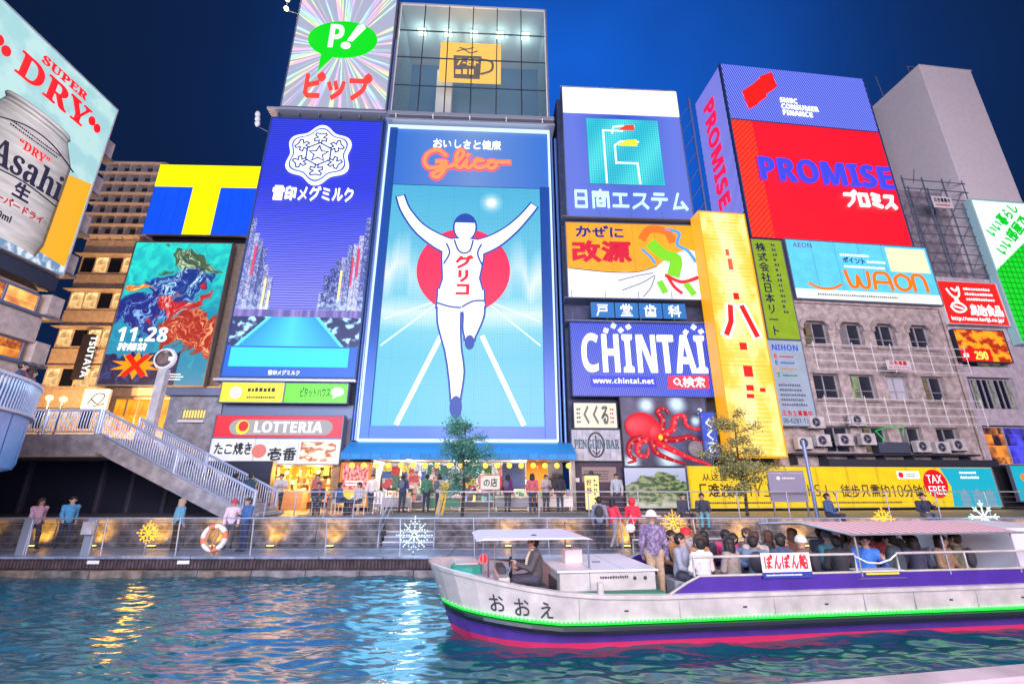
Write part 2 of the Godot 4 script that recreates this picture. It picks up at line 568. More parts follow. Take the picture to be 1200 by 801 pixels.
const RING := "~8.8 .3 9.9 1.3 8.8 2.4 7.7 1.3 8.8 .3"
const DOTS := "8 .6 8.7 2|9.2 .3 9.9 1.6"
const GLYPHS := {
	"お": "1 3 6 3|~4 .5 4 8 3 9.5 1.2 8.5 2 6.5 6 5 9 6.5 8.5 9 6 9.5|7.5 1.5 9.3 3",
	"い": "~1.5 2 1.5 6 2.5 8.5 4 7|~7 2.5 8.3 4.5 8.7 7",
	"し": "~3 1 3 7 4.5 9 7 8.5 8.8 6.5",
	"さ": "1.5 3.2 8.5 3.2|4.5 .8 7.2 6|~7 6 4 6 2.2 7.5 4 9.3 7.5 9.2",
	"と": "3 1 4 5|~8.5 3 4 5 2 7.5 4 9.3 8.5 9",
	"か": "~1 3.5 6 3 6.5 5 5.8 8.5 4.5 9|~4 .8 3 6 1 9|7.8 2.5 9.3 5.5",
	"ぜ": ".8 4.5 8 4|6 2 6 7|~2.8 2.2 2.8 7.5 4 9 7 8.8|%",
	"に": "~2 1.5 1.5 5 1.8 9|4.5 3 8.5 3|~4.5 6.5 4.5 8.5 8.8 8.7",
	"た": "1 3 6 3|~3.8 .8 3 5 1.2 9|5.5 5 9 5|~5.3 7 5.5 8.8 9 8.8",
	"こ": "~2 2.5 5 2.2 8 2.8|~2 6 2 8.5 5 9 8.5 8.5",
	"き": "2 2.5 8 2|2 4.8 8.3 4.2|4.3 .5 7.3 6|~7.3 6.3 4 6 2.3 7.5 4 9.3 7.3 9.2",
	"く": "7 1 3 5 7.5 9.2",
	"る": "~2.5 1.5 7.5 1.5 2 6.5 5 5 8.3 6 7.5 9 4.5 9 4 7.8 5.5 7.5",
	"え": "4 .8 6.5 1.8|~2.5 3.8 7.5 3.5 2 9|~4.5 6.3 6 6.5 6.3 8.8 9 9",
	"ぽ": "~1.5 1.5 1 5 1.3 9|3.5 3 7.5 3|3.5 5.3 7.8 5.3|~5.8 1.5 5.8 7.5 4.6 9 3.6 7.8 5 7 8.5 8.8|O",
	"ん": "~5.5 .8 1.5 9|~1.5 9 3.5 5.5 5 6 5.5 8.8 7 9 9 6",
	"で": "~1 2.2 8.5 1.8|~8 2 4 4.5 4.2 8 7.5 9.2|7 4 7.8 5.3|8.5 3.5 9.3 4.8",
	"ら": "4 .8 6.5 2|~3 3.2 2.5 6.5 5 5 8 6 7.5 8.5 4 9.5",
	"の": "~5.5 2.5 4.5 7 2.5 8 1.3 5.5 4 2.5 7.5 2.8 8.8 5.5 6.5 9",
	"ピ": "2.5 1 2.5 8 3.5 9 8.5 9|2.5 5 7.5 3.8|O",
	"ビ": "2.5 1 2.5 8 3.5 9 8.5 9|2.5 5 7.5 3.8|%",
	"ッ": "2 4 3 6|4.8 3.6 5.6 5.6|~8.5 3.6 7.5 7 4 9.5",
	"プ": "1 2.5 7.8 2.5|~7.8 2.5 7 6 2.5 9.5|O",
	"メ": "~7.5 1 6 5 1.5 9.3|2.5 3.5 7.8 8",
	"グ": "3.5 1 1 5|~3.2 2.5 7.5 2.5 6.5 6 2 9.5|%",
	"ミ": "2.5 1.3 7.5 2.3|2.5 4.3 7 5.2|2 7.3 8 9",
	"ル": "~3 1.5 3 5.5 1 9|~6 1 6 8.8 9.3 6",
	"ク": "3.8 .8 1.5 5|~3.5 2.5 8 2.5 7 6 2.5 9.5",
	"エ": "1.5 2.2 8.5 2.2|5 2.2 5 8.5|1 8.5 9 8.5",
	"ス": "2 2 8 2|~8 2 6 6 1.2 9.2|5.8 6 9 9.2",
	"テ": "2.5 1.5 7.5 1.5|1 4.2 9 4.2|~5.2 4.2 5 7 2.5 9.3",
	"ム": "4.8 1 2 8.8 8.3 8|6.5 5.5 9 9.3",
	"バ": "~3.2 2.5 2.8 6 .8 9|6.2 2.5 9 9|%",
	"パ": "~3.2 2.5 2.8 6 .8 9|6.2 2.5 9 9|O",
	"ハ": "~3.2 2.5 2.8 6 .8 9|6.2 2.5 9 9",
	"ー": "1 5 9 5",
	"ロ": "2 2 8 2 8 8.8 2 8.8 2 2",
	"リ": "3 1.5 3 6|~7 1.2 7 6 4 9.5",
	"コ": "2 2 8 2 8 8.5|1.5 8.5 8 8.5",
	"タ": "3.8 .8 1.5 5|~3.5 2.5 8 2.5 7 6 2.5 9.5|3 4.8 6.8 6.5",
	"ト": "3.5 1 3.5 9.3|3.5 4 7.5 6",
	"ウ": "5 .8 5 2.6|1.8 5 1.8 2.6 8.3 2.6|~8.3 2.6 7.5 6.5 3.5 9.5",
	"ド": "3.5 1 3.5 9.3|3.5 4 7.5 6|6.2 1 7 2.5|7.8 .6 8.6 2",
	"ラ": "2.5 1.5 7.5 1.5|1.5 4 8.3 4|~8.3 4 7 7.5 3 9.5",
	"イ": "8 1 1.5 6|5.3 3.3 5.3 9.3",
	"ポ": "1 3 9 3|5 .8 5 9.3|2.8 5 1.2 8|7.2 5 8.8 8|O",
	"ン": "1.8 2 4 3.8|~8.8 3 6.5 7 2 9.2",
	"健": "2.5 .5 .8 5|1.8 3.5 1.8 9.5|3 2 5 2 3.5 5 5 5 3 9|5 1.8 8.5 1.8 8.5 4.6|4.6 3.2 9.3 3.2|5 4.6 8.5 4.6|4.8 6.2 9 6.2|6.8 .5 6.8 8|~3.2 7 5 9 9.5 9.3",
	"康": "5 .3 5 1.5|1.5 1.5 9 1.5|1.5 1.5 1.3 6 .5 9.5|3 3 8 3 8 5.8|2.5 4.4 9.3 4.4|3 5.8 8 5.8|5.5 2 5.5 9.3|3 9.2 5 7.5|6 6.5 9 9.3",
	"雪": "2 .8 8 .8|.8 4 .8 2.3 9.2 2.3 9.2 4|5 .8 5 5|2.3 3.5 4 3.5|6 3.5 7.8 3.5|2.3 4.6 4 4.6|6 4.6 7.8 4.6|2 6 8.2 6 8.2 9.5|2 7.7 8.2 7.7|1.8 9.3 8.2 9.3",
	"印": "4 1 1.5 2 1.5 8.5 4.5 7.8|1.5 5 4.3 5|6 9.5 6 2 9 2 9 7.5 7.8 7.2",
	"日": "2.2 1 7.8 1 7.8 9.3 2.2 9.3 2.2 1|2.2 5 7.8 5",
	"商": "5 .2 5 1.5|.8 1.5 9.2 1.5|3.3 1.8 3.8 3|6.7 1.8 6.2 3|1 9.5 1 3.2 9 3.2 9 9.3|4 3.5 3 5.3|6 3.5 6.2 5 7.2 5|3.2 6.2 6.8 6.2 6.8 8.5 3.2 8.5 3.2 6.2",
	"改": "1 2 4 2 4 5 1.2 5 1.2 8.8 4.5 7.5|6.5 .8 5 4|5.8 2.8 9.5 2.8|~8.5 2.8 7.5 6.5 4.8 9.5|5.8 4 7 7 9.5 9.5",
	"源": "1 1 2.3 2|.6 3.8 2 4.8|.8 9 2.3 6|3.3 1.2 9.5 1.2|3.6 1.2 3.3 6 2.5 9.5|6.3 1.3 5.8 2.8|4.8 2.8 8.5 2.8 8.5 6 4.8 6 4.8 2.8|4.8 4.4 8.5 4.4|6.6 6 6.6 9.5|5.2 7 4.3 9|8 7 9.3 9",
	"戸": "1.5 1.2 8.8 1.2|2.2 3.2 8.2 3.2 8.2 5.8|2.2 5.8 8.2 5.8|2.2 3.2 2 6.5 .8 9.5",
	"堂": "5 .3 5 2.3|2.5 .6 3.3 2|7.5 .6 6.7 2|1 4 1 2.5 9 2.5 9 4|3.2 3.8 6.8 3.8 6.8 5.6 3.2 5.6 3.2 3.8|2 7.4 8 7.4|5 5.8 5 9.4|.8 9.4 9.2 9.4",
	"歯": "5 .3 5 3.2|5 1.5 7.8 1.5|2.5 1.3 2.5 3.2|.8 3.2 9.2 3.2|1.5 4.2 1.5 9.5 8.5 9.5 8.5 4.2|3 6.3 7 6.3|5 4 5 8.7|4.8 6.5 3 8.5|5.2 6.5 7 8.5",
	"科": "4.2 .8 1.2 1.8|.8 3.5 4.8 3.5|2.8 1.5 2.8 9.5|2.7 4 .8 7|3 4.5 4.6 6.5|6 1.8 7 3|5.6 4.2 6.6 5.4|5 7.4 9.8 6.3|8.2 .6 8.2 9.5",
	"株": "2.5 .5 2.5 9.5|.6 2.8 4.4 2.8|2.4 3.5 .6 7|2.8 4 4.2 6|5.8 1.2 5 3.5|5.2 2.8 9.2 2.8|4.8 5 9.8 5|7.3 .6 7.3 9.5|7.2 5.2 4.8 8.8|7.5 5.2 9.8 8.6",
	"式": "1 2.5 9.2 2.5|1.5 5 5.5 5|3.5 5 3.5 8|1 8.6 5.8 7.6|6.5 .5 7 5.5 8.5 9.3 9.5 7.5|8 .6 9 1.5",
	"会": "5 .4 .6 4|5 .4 9.4 4|3 4 7 4|1.5 6 8.5 6|4.5 6 3 9 7.5 8.5|6.5 7.2 8.8 9.5",
	"社": "2.5 .5 3 1.5|.8 2.5 4.2 2.5 .6 6.5|2.5 4.5 2.5 9.5|3 5.5 4.3 6.8|5.5 4 9.2 4|7.3 1 7.3 9|4.8 9.2 9.8 9.2",
	"本": "1 2.8 9 2.8|5 .5 5 9.5|5 3 1 8|5 3 9 8|3 7.4 7 7.4",
	"検": "2 .5 2 9.5|.5 2.8 3.8 2.8|2 3.5 .5 7|2.3 4 3.6 6|6.8 .4 4 3.5|6.8 .4 9.8 3.5|5.5 3 8.2 3|4.8 4.4 9 4.4 9 6.4 4.8 6.4 4.8 4.4|6.9 3 6.9 6.5 4 9.6|7 6.5 9.8 9.5",
	"索": "5 .3 5 2|2.5 1.2 7.5 1.2|1 3.8 1 2.3 9 2.3 9 3.8|5 2.6 3 4.3 5.5 5|7 3.6 2.5 6.5 8 6.2|5 6.5 5 9.6|3 7.3 1.2 9.2|7 7.3 8.8 9.2",
	"焼": "1 3 1.3 4.8|3.8 2.5 3.2 4|~2.4 .6 2.3 5 .6 9.5|2.4 6 4 8|4.5 2 9.5 2|7 .4 7 4|5.7 1 5.5 4.6|8.4 1 8.4 4.6|4.2 4.8 9.8 4.8|~6.2 5 6 7.5 4 9.6|~7.8 5 7.8 9 9.8 9.2 9.8 7.8",
	"壱": "1.2 1.6 8.8 1.6|5 .3 5 3.5|2.3 3.5 7.7 3.5|.8 6.3 .8 4.8 9.2 4.8 9.2 6.3|~3.2 6 3.2 9.3 8.2 9.3 8.4 8|3.2 7.8 7.3 6.6",
	"番": "7.8 .4 2.5 1.1|5 .8 5 5|.8 2.6 9.2 2.6|4.8 2.8 1 5|5.2 2.8 9 5|2.3 5.3 7.8 5.3 7.8 9.5 2.3 9.5 2.3 5.3|2.3 7.4 7.8 7.4|5 5.3 5 9.5",
	"船": "2.8 .3 2 1.6|1.2 1.6 4.4 1.6 4.4 9.4|1.2 1.6 1.2 6 .5 9.4|.5 5 4.9 5|2.7 2.8 2.9 4|2.7 6.3 2.9 7.6|6.5 1 6.3 3 5.2 4.8|8 1 8.2 3 9.6 4.4|6 6 9 6 9 9.4 6 9.4 6 6",
	"生": "2.6 .8 1 4.4|2 2.8 8.6 2.8|5 .4 5 9.2|1.8 5.8 8.3 5.8|.6 9.2 9.4 9.2",
	"难": "~.8 2 3.8 2 2.5 6.5 .6 9|1 3.8 4 8.6|5.8 .6 4.4 4|5.2 2.8 5.2 9.6|7 .5 7.5 1.8|5 2.5 9.6 2.5|5.2 4.7 9.2 4.7|5.2 6.8 9.2 6.8|5.2 9 9.8 9|7.4 2.6 7.4 9",
	"波": "1 1 2.3 2|.6 3.8 2 4.8|.8 9 2.3 6|3.8 2.4 9.3 2.4 8.8 3.8|3.8 2.4 3.6 6 2.6 9.4|6.6 .5 6.6 5|~4.2 5 8.6 5 7 8 4 9.6|5 5.6 9.8 9.4",
	"徒": "2.8 .6 .6 3|3 3 .4 6.2|2 4.8 2 9.6|4.6 2.2 9 2.2|6.8 .4 6.8 8.6|4 4.2 9.6 4.2|6.8 6.2 9.2 6.2|4.8 5.4 4.6 7.6 3.4 9.6|4.6 7.6 6 9 9.8 9.3",
	"步": "5 .4 5 4.2|5 2 8 2|2.6 1.6 2.6 4.2|.8 4.2 9.2 4.2|5 4.8 5 7.4|3 5.4 1.6 7.4|~8.4 5.4 6 8.6 1.4 9.6",
	"只": "2.4 1 7.6 1 7.6 5.6 2.4 5.6 2.4 1|3.8 6.2 1.2 9.4|6.2 6.2 8.8 9.4",
	"需": "2 .8 8 .8|.8 3.8 .8 2.2 9.2 2.2 9.2 3.8|5 .8 5 4.6|2.4 3.2 4 3.2|6 3.2 7.6 3.2|2.4 4.3 4 4.3|6 4.3 7.6 4.3|1 5.5 9 5.5|5 5.5 4.5 6.8|1.6 9.6 1.6 6.8 8.6 6.8 8.6 9.6|4 6.8 4 9.4|6.2 6.8 6.2 9.4",
	"约": "2.8 .6 1 3.6 3.2 3.6 1 6.6 4.4 6|.6 9.2 4.4 8.2|6.4 .6 5 4|~5.8 2.6 9.2 2.6 9 8.6 7.6 9.2|6 4.6 7.4 6.4",
	"分": "3.8 .6 .6 4.8|6.2 .6 9.4 4.8|~2.4 5.2 7.8 5.2 7.4 9 6 9.2|~4.6 5.2 4 7.6 1.4 9.6",
	"钟": "2.2 .5 .6 3|1.6 2.2 4.2 2.2|1 4.2 4.2 4.2|.8 6 4.4 6|2.6 4.2 2.6 8.8 4.6 7.8|5.4 3 9.4 3 9.4 6.4 5.4 6.4 5.4 3|7.4 .6 7.4 9.6",
	"広": "5 .4 5 1.8|1.8 1.8 9.2 1.8|1.8 1.8 1.6 6 .6 9.5|5.6 3.4 3.8 8.6 8.4 8|7 6 9 9.4",
	"告": "3 .8 1.6 3|2.4 2 8.4 2|5 .4 5 4.2|.8 4.2 9.2 4.2|2.4 5.8 7.6 5.8 7.6 9.2 2.4 9.2 2.4 5.8",
	"募": "1 1.2 9 1.2|3.2 .4 3.2 2|6.8 .4 6.8 2|2.5 2.6 7.5 2.6 7.5 5 2.5 5 2.5 2.6|2.5 3.8 7.5 3.8|1 6 9 6|4.5 5 1 8|5.5 5.5 9 8|3 7.4 7 7.4 6.6 9.4 5.6 9.4|5 6.4 3 9.6",
	"集": "3 .4 1.4 3|2.2 1.8 2.2 6|2.2 1.6 9 1.6|2.2 3 8.6 3|2.2 4.4 8.6 4.4|2.2 5.9 9 5.9|5.4 .4 5.4 5.8|.8 7.2 9.2 7.2|5 6 5 9.7|4.8 7.4 1.4 9.4|5.2 7.4 8.6 9.4",
	"中": "1.5 2.5 8.5 2.5 8.5 6.5 1.5 6.5 1.5 2.5|5 .5 5 9.6",
	"主": "4.4 .4 5.4 1.6|1.4 2.6 8.6 2.6|2 5.6 8 5.6|5 2.6 5 9.2|.8 9.2 9.2 9.2",
	"鳥": "5 .3 4 1.4|2.4 1.4 7.6 1.4 7.6 4.6|2.4 1.4 2.4 6|2.4 3 7.6 3|2.4 4.6 7.6 4.6|2.4 6 9 6 8.6 9.3 7.4 9.5|1 7.4 .8 9.2|3 7.4 3.2 8.8|5 7.4 5.2 8.6",
	"治": "1 1 2.3 2|.6 3.8 2 4.8|.8 9 2.3 6|6 .6 4.2 4 9 3.6|7.8 2.4 9.4 4.6|4.4 5.8 8.8 5.8 8.8 9.3 4.4 9.3 4.4 5.8",
	"食": "5 .3 .8 4|5 .3 9.2 4|5 2 5 3.4|2.6 3.4 7.4 3.4 7.4 6.4|2.6 4.9 7.4 4.9|2.6 3.4 2.6 9.2 5 8.2|2.6 6.4 7.4 6.4|7.8 6.8 5.6 7.8|5 6.6 8.8 9.5",
	"品": "3 .8 7 .8 7 4 3 4 3 .8|.8 5.6 4.2 5.6 4.2 9.2 .8 9.2 .8 5.6|5.8 5.6 9.2 5.6 9.2 9.2 5.8 9.2 5.8 5.6",
	"从": "~3 .8 2.6 5 .6 9.2|2.9 4.4 4.4 8|~7 .8 6.6 5 4.8 9.2|7 4 9.4 9.2",
	"这": "6.4 .4 6.8 1.8|4 2.2 9.4 2.2|~8.2 2.4 7 5 3.8 7.2|4.8 3.2 8.8 7|1.2 1 2.4 2.6|.8 4.4 2.2 4.4 2.2 7.4|~.8 9.2 2.2 7.6 5 9 9.6 9.2",
	"里": "2 1 8 1 8 5.2 2 5.2 2 1|2 3.1 8 3.1|5 1 5 9.2|1.8 7.2 8.2 7.2|.6 9.2 9.4 9.2",
	"店": "5 .3 5 1.6|1.5 1.6 9.2 1.6|1.5 1.6 1.4 6 .5 9.5|5.4 2.6 5.4 5.6|5.4 4 8.4 4|3.2 5.6 7.8 5.6 7.8 9.2 3.2 9.2 3.2 5.6",
	"好": "2.4 .6 1.2 6 4 8.6|4 2.6 3 6 .8 9|.5 3 4.8 3|5.4 1.6 9 1.6 7.2 3.6 7.2 9 6 8.6|4.8 5 9.8 5",
	"狩": "3.4 .8 1 3.4|~1.2 .8 2.8 4 2.6 8.6 1.4 9|2.8 4.6 .6 7.4|7 .3 7 1.6|4.6 3 4.6 1.8 9.4 1.8 9.4 3|5 4.6 9.6 4.6|8 3.4 8 9 7 9|5.6 6 6.4 7.4",
	"解": "3 .5 1 3|2 1.6 4.2 1.6 3.4 3.2|1.2 3.2 4.8 3.2 4.8 9.4|1.2 3.2 .8 9.4|1.2 5.2 4.8 5.2|1.2 7.2 4.8 7.2|3 3.2 3 8|5.8 1.2 9.2 1.2 8.8 4|7.2 1.2 5.6 4.4|6 6 9.4 6|5.6 8 9.8 8|7.6 4.6 7.6 9.6",
	"禁": "2.8 .4 2.8 4.4|.6 1.8 4.8 1.8|2.8 2 .8 4.4|7.2 .4 7.2 4.4|5.2 1.8 9.4 1.8|7.2 2 9.2 4.4|2.5 5.2 7.5 5.2|1 6.8 9 6.8|5 6.8 5 9.6|3 7.6 1.6 9.2|7 7.6 8.4 9.2",
	"暮": "1 1 9 1|3.2 .3 3.2 1.8|6.8 .3 6.8 1.8|2.8 2.2 7.2 2.2 7.2 4.8 2.8 4.8 2.8 2.2|2.8 3.5 7.2 3.5|.8 5.6 9.2 5.6|4.4 4.8 .8 7.6|5.6 5.6 9.2 7.4|3 6.8 7 6.8 7 9.6 3 9.6 3 6.8|3 8.2 7 8.2",
	"部": "3 .3 3 1.4|.8 1.6 5.4 1.6|1.6 2 2.2 3.6|4.6 2 4 3.6|.6 4 5.6 4|1.4 5.4 4.8 5.4 4.8 9 1.4 9 1.4 5.4|6.6 .8 6.6 9.6|6.6 .8 9.2 .8 7.8 3.8 9.2 6.2 8.4 7.6 7 7.4",
	"屋": "1.6 1 8.6 1 8.6 3 1.6 3|1.6 1 1.6 5 .6 9.4|2.4 4.4 9 4.4|4.6 4.4 3.4 6 8 5.8|3 7.4 8.6 7.4|5.6 6 5.6 9.4|1.8 9.4 9.6 9.4",
	"「": "4 9 4 1 9 1",
	"」": "6 1 6 9 1 9",
	"、": "2 6.5 4 9",
}

var M := {}

func _ready() -> void:
	rng.seed = 7
	# ---- camera
	var cam := Camera3D.new()
	cam.name = "camera"
	add_child(cam)
	cam.position = Vector3(0, 2.6, 0)
	cam.rotation.x = 17.7 * DEG
	cam.fov = 73.85
	cam.near = 0.1
	cam.far = 600.0
	cam.current = true
	# ---- sky and exposure
	var env := Environment.new()
	env.background_mode = Environment.BG_SKY
	env.sky = night_sky()
	env.background_energy_multiplier = 1.0
	env.tonemap_mode = Environment.TONE_MAPPER_LINEAR
	env.tonemap_exposure = 1.38
	env.sdfgi_enabled = true
	env.ssao_enabled = true
	env.ssil_enabled = true
	var we := WorldEnvironment.new()
	we.name = "environment"
	we.environment = env
	add_child(we)
	# ---- palette
	M.steel = solid(Color(0.16, 0.19, 0.28), 0.45, 0.3)
	M.dark = solid(Color(0.03, 0.035, 0.05), 0.6)
	M.darkblue = solid(Color(0.03, 0.06, 0.18), 0.5)
	M.white = solid(Color(0.75, 0.75, 0.76), 0.45)
	M.pale = solid(Color(0.5, 0.48, 0.52), 0.6, 0.0, 0.25)
	M.concrete = solid(Color(0.34, 0.32, 0.33), 0.85, 0.0, 0.45)
	M.stone = solid(Color(0.24, 0.22, 0.21), 0.85, 0.0, 0.6)
	M.rail = solid(Color(0.4, 0.42, 0.46), 0.35, 0.6)
	M.glass_dark = solid(Color(0.012, 0.016, 0.03), 0.08)
	M.lit = glow(Color(0.97, 0.98, 1.0), 1.0)
	M.black = solid(Color(0.015, 0.015, 0.02), 0.5)
	M.red = solid(Color(0.6, 0.03, 0.03), 0.5)
	# ---- the place
	near_bank()
	water()
	far_bank()
	bridge()
	print("setting done")
	left_buildings()
	tall_signs()
	middle_column()
	right_block()
	old_building()
	far_right()
	print("buildings done")
	shops()
	promenade_things()
	trees()
	print("props done")
	make_bodies()
	print("bodies done")
	crowd()
	boat()
	print("all done")

func night_sky() -> Sky:
	# dark blue night air with the city's glow above the lit signs, and thin uneven cloud
	var w := 512
	var h := 256
	var im := Image.create(w, h, false, Image.FORMAT_RGBF)
	var n := noise(5, 0.9, 4)
	for y in h:
		for x in w:
			var el := (0.5 - (y + 0.5) / h) * PI
			var az := (x + 0.5) / w * TAU
			var d := Vector3(cos(el) * sin(az), sin(el), -cos(el) * cos(az))
			var c := 1.0 + 0.35 * n.get_noise_3d(d.x * 2.0, d.y * 3.0, d.z * 2.0)
			var mid := Vector3(0.14, 0.66, -0.74)
			var g := exp(-pow(d.angle_to(mid) / 0.37, 2.0))
			var low := pow(clampf(1.0 - absf(d.y), 0.0, 1.0), 3.0)
			var e := (0.018 + 1.05 * g + 0.03 * low) * c
			im.set_pixel(x, y, Color(0.003 + 0.003 * e, 0.008 + 0.085 * e, 0.025 + 0.50 * e))
	var m := PanoramaSkyMaterial.new()
	m.panorama = ImageTexture.create_from_image(im)
	var s := Sky.new()
	s.sky_material = m
	return s

# ---------------------------------------------------------------- the setting
func near_bank() -> void:
	# the quay the photograph is taken from, and the fronts behind it whose signs light the boat and the far bank
	var q := setting("near_quay")
	box(q, "paving", M.stone, -60, -1.0, -1.2, 60, 1.0, 16)
	var p := thing("quay_parapet", "white painted coping on a brown parapet in the lower corner beside the water", "parapet", Vector3(1.34, 0, -2.36), 0.184)
	box(p, "wall", solid(Color(0.16, 0.07, 0.05), 0.8, 0.0, 0.4), -6, -0.8, 0.02, 9, 1.73, 0.12)
	box(p, "coping", solid(Color(0.56, 0.46, 0.50), 0.5, 0.0, 0.25), -6.05, 1.73, 0.0, 9.05, 1.79, 0.14)
	var faces := [[-27.0, -10.0, 5.0, 19.0, Color(0.78, 0.86, 1.0)], [-8.0, 8.0, 6.0, 22.0, Color(1.0, 0.94, 0.97)], [10.0, 27.0, 5.0, 18.0, Color(1.0, 0.88, 0.95)]]
	var b := thing("quay_building", "dark row of shop buildings on the near bank behind the camera", "building", Vector3(0, 1.0, 17))
	box(b, "wall", M.concrete, -40, 0, 0, 40, 23, 8)
	var k := 0
	for f in faces:
		var o := thing("billboard", ["large pale blue lit billboard on near bank wall", "large white lit billboard on near bank wall", "large pink lit billboard on near bank wall"][k], "billboard", Vector3(f[1], f[2], 16.6), PI)
		fill_sign(o, f[1] - f[0], f[3] - f[2], 0.3, glow(f[4], NEAR_BOARD), M.steel, 0.15)
		sign_light(o, f[1] - f[0], f[3] - f[2], f[4], NEAR_LIGHT)
		k += 1

const NEAR_BOARD := 2.7
const NEAR_LIGHT := 0.9

func water() -> void:
	var x0 := -34.0
	var x1 := 34.0
	var z0 := -16.2
	var z1 := -2.0
	var nx := 620
	var nz := 340
	var a := noise(3, 0.16, 2)
	var b := noise(4, 0.55, 3)
	var c := noise(9, 1.6, 2)
	var hgt := PackedFloat32Array()
	hgt.resize((nx + 1) * (nz + 1))
	for j in nz + 1:
		var z := lerpf(z0, z1, float(j) / nz)
		for i in nx + 1:
			var x := lerpf(x0, x1, float(i) / nx)
			# longer along x than across, as wash from a passing boat runs
			var bend := x + 0.35 * z
			hgt[j * (nx + 1) + i] = 0.045 * a.get_noise_2d(bend * 0.7, z * 1.5) + 0.046 * b.get_noise_2d(bend * 0.9, z * 2.4) + 0.013 * c.get_noise_2d(bend * 1.1, z * 2.6)
	var v := PackedVector3Array()
	var nn := PackedVector3Array()
	var idx := PackedInt32Array()
	v.resize(hgt.size())
	nn.resize(hgt.size())
	var dx := (x1 - x0) / nx
	var dz := (z1 - z0) / nz
	for j in nz + 1:
		for i in nx + 1:
			var k := j * (nx + 1) + i
			v[k] = Vector3(x0 + dx * i, hgt[k], z0 + dz * j)
			var l := hgt[j * (nx + 1) + maxi(i - 1, 0)]
			var r := hgt[j * (nx + 1) + mini(i + 1, nx)]
			var u := hgt[maxi(j - 1, 0) * (nx + 1) + i]
			var d := hgt[mini(j + 1, nz) * (nx + 1) + i]
			nn[k] = Vector3((l - r) / (2 * dx), 1.0, (u - d) / (2 * dz)).normalized()
	for j in nz:
		for i in nx:
			var k := j * (nx + 1) + i
			idx.append_array(PackedInt32Array([k, k + 1, k + nx + 2, k, k + nx + 2, k + nx + 1]))
	var arr := []
	arr.resize(Mesh.ARRAY_MAX)
	arr[Mesh.ARRAY_VERTEX] = v
	arr[Mesh.ARRAY_NORMAL] = nn
	arr[Mesh.ARRAY_INDEX] = idx
	var mesh := ArrayMesh.new()
	mesh.add_surface_from_arrays(Mesh.PRIMITIVE_TRIANGLES, arr)
	var m := StandardMaterial3D.new()
	m.albedo_color = Color(0.004, 0.085, 0.125).linear_to_srgb()
	m.roughness = 0.16
	m.metallic_specular = 0.7
	var o := part(self, "water", mesh, m)
	o.set_meta("kind", "structure")

func far_bank() -> void:
	# lower walk beside the water
	var deck := setting("promenade")
	var wood := solid(Color(0.34, 0.39, 0.52), 0.28, 0.0, 0.35)
	for i in 38:
		var x := -36.0 + i * 2.0
		box(deck, "deck_slab", wood, x, 0.47, -18.05, x + 1.985, DECK, -15.5)
	box(deck, "fascia", solid(Color(0.05, 0.035, 0.05), 0.8, 0.0, 0.5), -36, 0.18, -15.75, 40, 0.465, -15.56)
	var list := []
	for i in 700:
		list.append([-36.0 + i * 0.108, 0.2, -15.56, -36.0 + i * 0.108 + 0.07, 0.44 - 0.02 * (i % 3), -15.535])
	var slats := part(deck, "fascia_slats", joined(list), solid(Color(0.12, 0.075, 0.09), 0.8, 0.0, 0.5))
	slats.set_meta("kind", "stuff")
	rng.seed = 21
	for i in 46:
		var x := -36.0 + i * 1.65
		box(deck, "sill_stone", [M.concrete, M.stone, solid(Color(0.3, 0.24, 0.2), 0.9, 0.0, 0.5)][rng.randi() % 3], x, -0.8, -15.72, x + 1.63, 0.16 + rng.randf() * 0.012, -15.36 + rng.randf() * 0.012)
	for x in [-13.2, -10.4]:
		box(deck, "notice_plate", M.white, x, 0.33, -15.534, x + 0.38, 0.43, -15.515)
	# retaining wall between the walk and the street
	var wall := setting("embankment_wall")
	var st2 := solid(Color(0.29, 0.27, 0.29), 0.9, 0.0, 0.65)
	for seg in [[-36.0, -4.75], [-2.85, 40.0]]:
		var x: float = seg[0]
		while x < seg[1] - 0.1:
			var e := minf(x + 2.4, seg[1])
			box(wall, "wall_block", st2, x + 0.008, -0.6, -18.6, e - 0.008, 1.36, -18.05 + rng.randf() * 0.012)
			box(wall, "coping_stone", M.concrete, x + 0.005, 1.36, -18.6, e - 0.005, STREET + 0.02, -17.98)
			x = e
	# steps up to the street
	var stairs := thing("stone_steps", "pale stone steps between the walk and the street behind the white snowflake", "steps", Vector3(-4.75, DECK, -18.0))
	for i in 6:
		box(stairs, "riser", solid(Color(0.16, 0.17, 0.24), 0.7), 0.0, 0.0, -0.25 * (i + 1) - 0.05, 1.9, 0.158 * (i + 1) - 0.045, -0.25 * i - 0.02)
		box(stairs, "tread", solid(Color(0.72, 0.74, 0.78), 0.5, 0.0, 0.15), 0.0, 0.158 * (i + 1) - 0.043, -0.25 * (i + 1) - 0.05, 1.9, 0.158 * (i + 1), -0.25 * i)
	# street level
	var street := setting("street")
	box(street, "paving", solid(Color(0.2, 0.19, 0.2), 0.6, 0.0, 0.4), -60, -0.5, -60, 60, STREET, -18.6)

func rail_run(o: Node3D, x0: float, x1: float, h: float, wires: int, step: float, post: Material, wire: Material, lean := 0.0) -> void:
	# posts, top rail and wires along local x, standing on y = 0
	var n := maxi(1, roundi((x1 - x0) / step))
	for i in n + 1:
		var x := lerpf(x0, x1, float(i) / n)
		part(o, "post", tube([Vector3(x, 0, 0), Vector3(x + lean, h, 0)], 0.024, 6), post)
	part(o, "top_rail", tube([Vector3(x0 - 0.05, h, 0), Vector3(x1 + 0.05, h, 0)], 0.023, 8), post)
	for k in wires:
		var y := h * (k + 1.0) / (wires + 1.0)
		part(o, "wire", tube([Vector3(x0, y, 0), Vector3(x1, y, 0)], 0.0055, 5), wire)

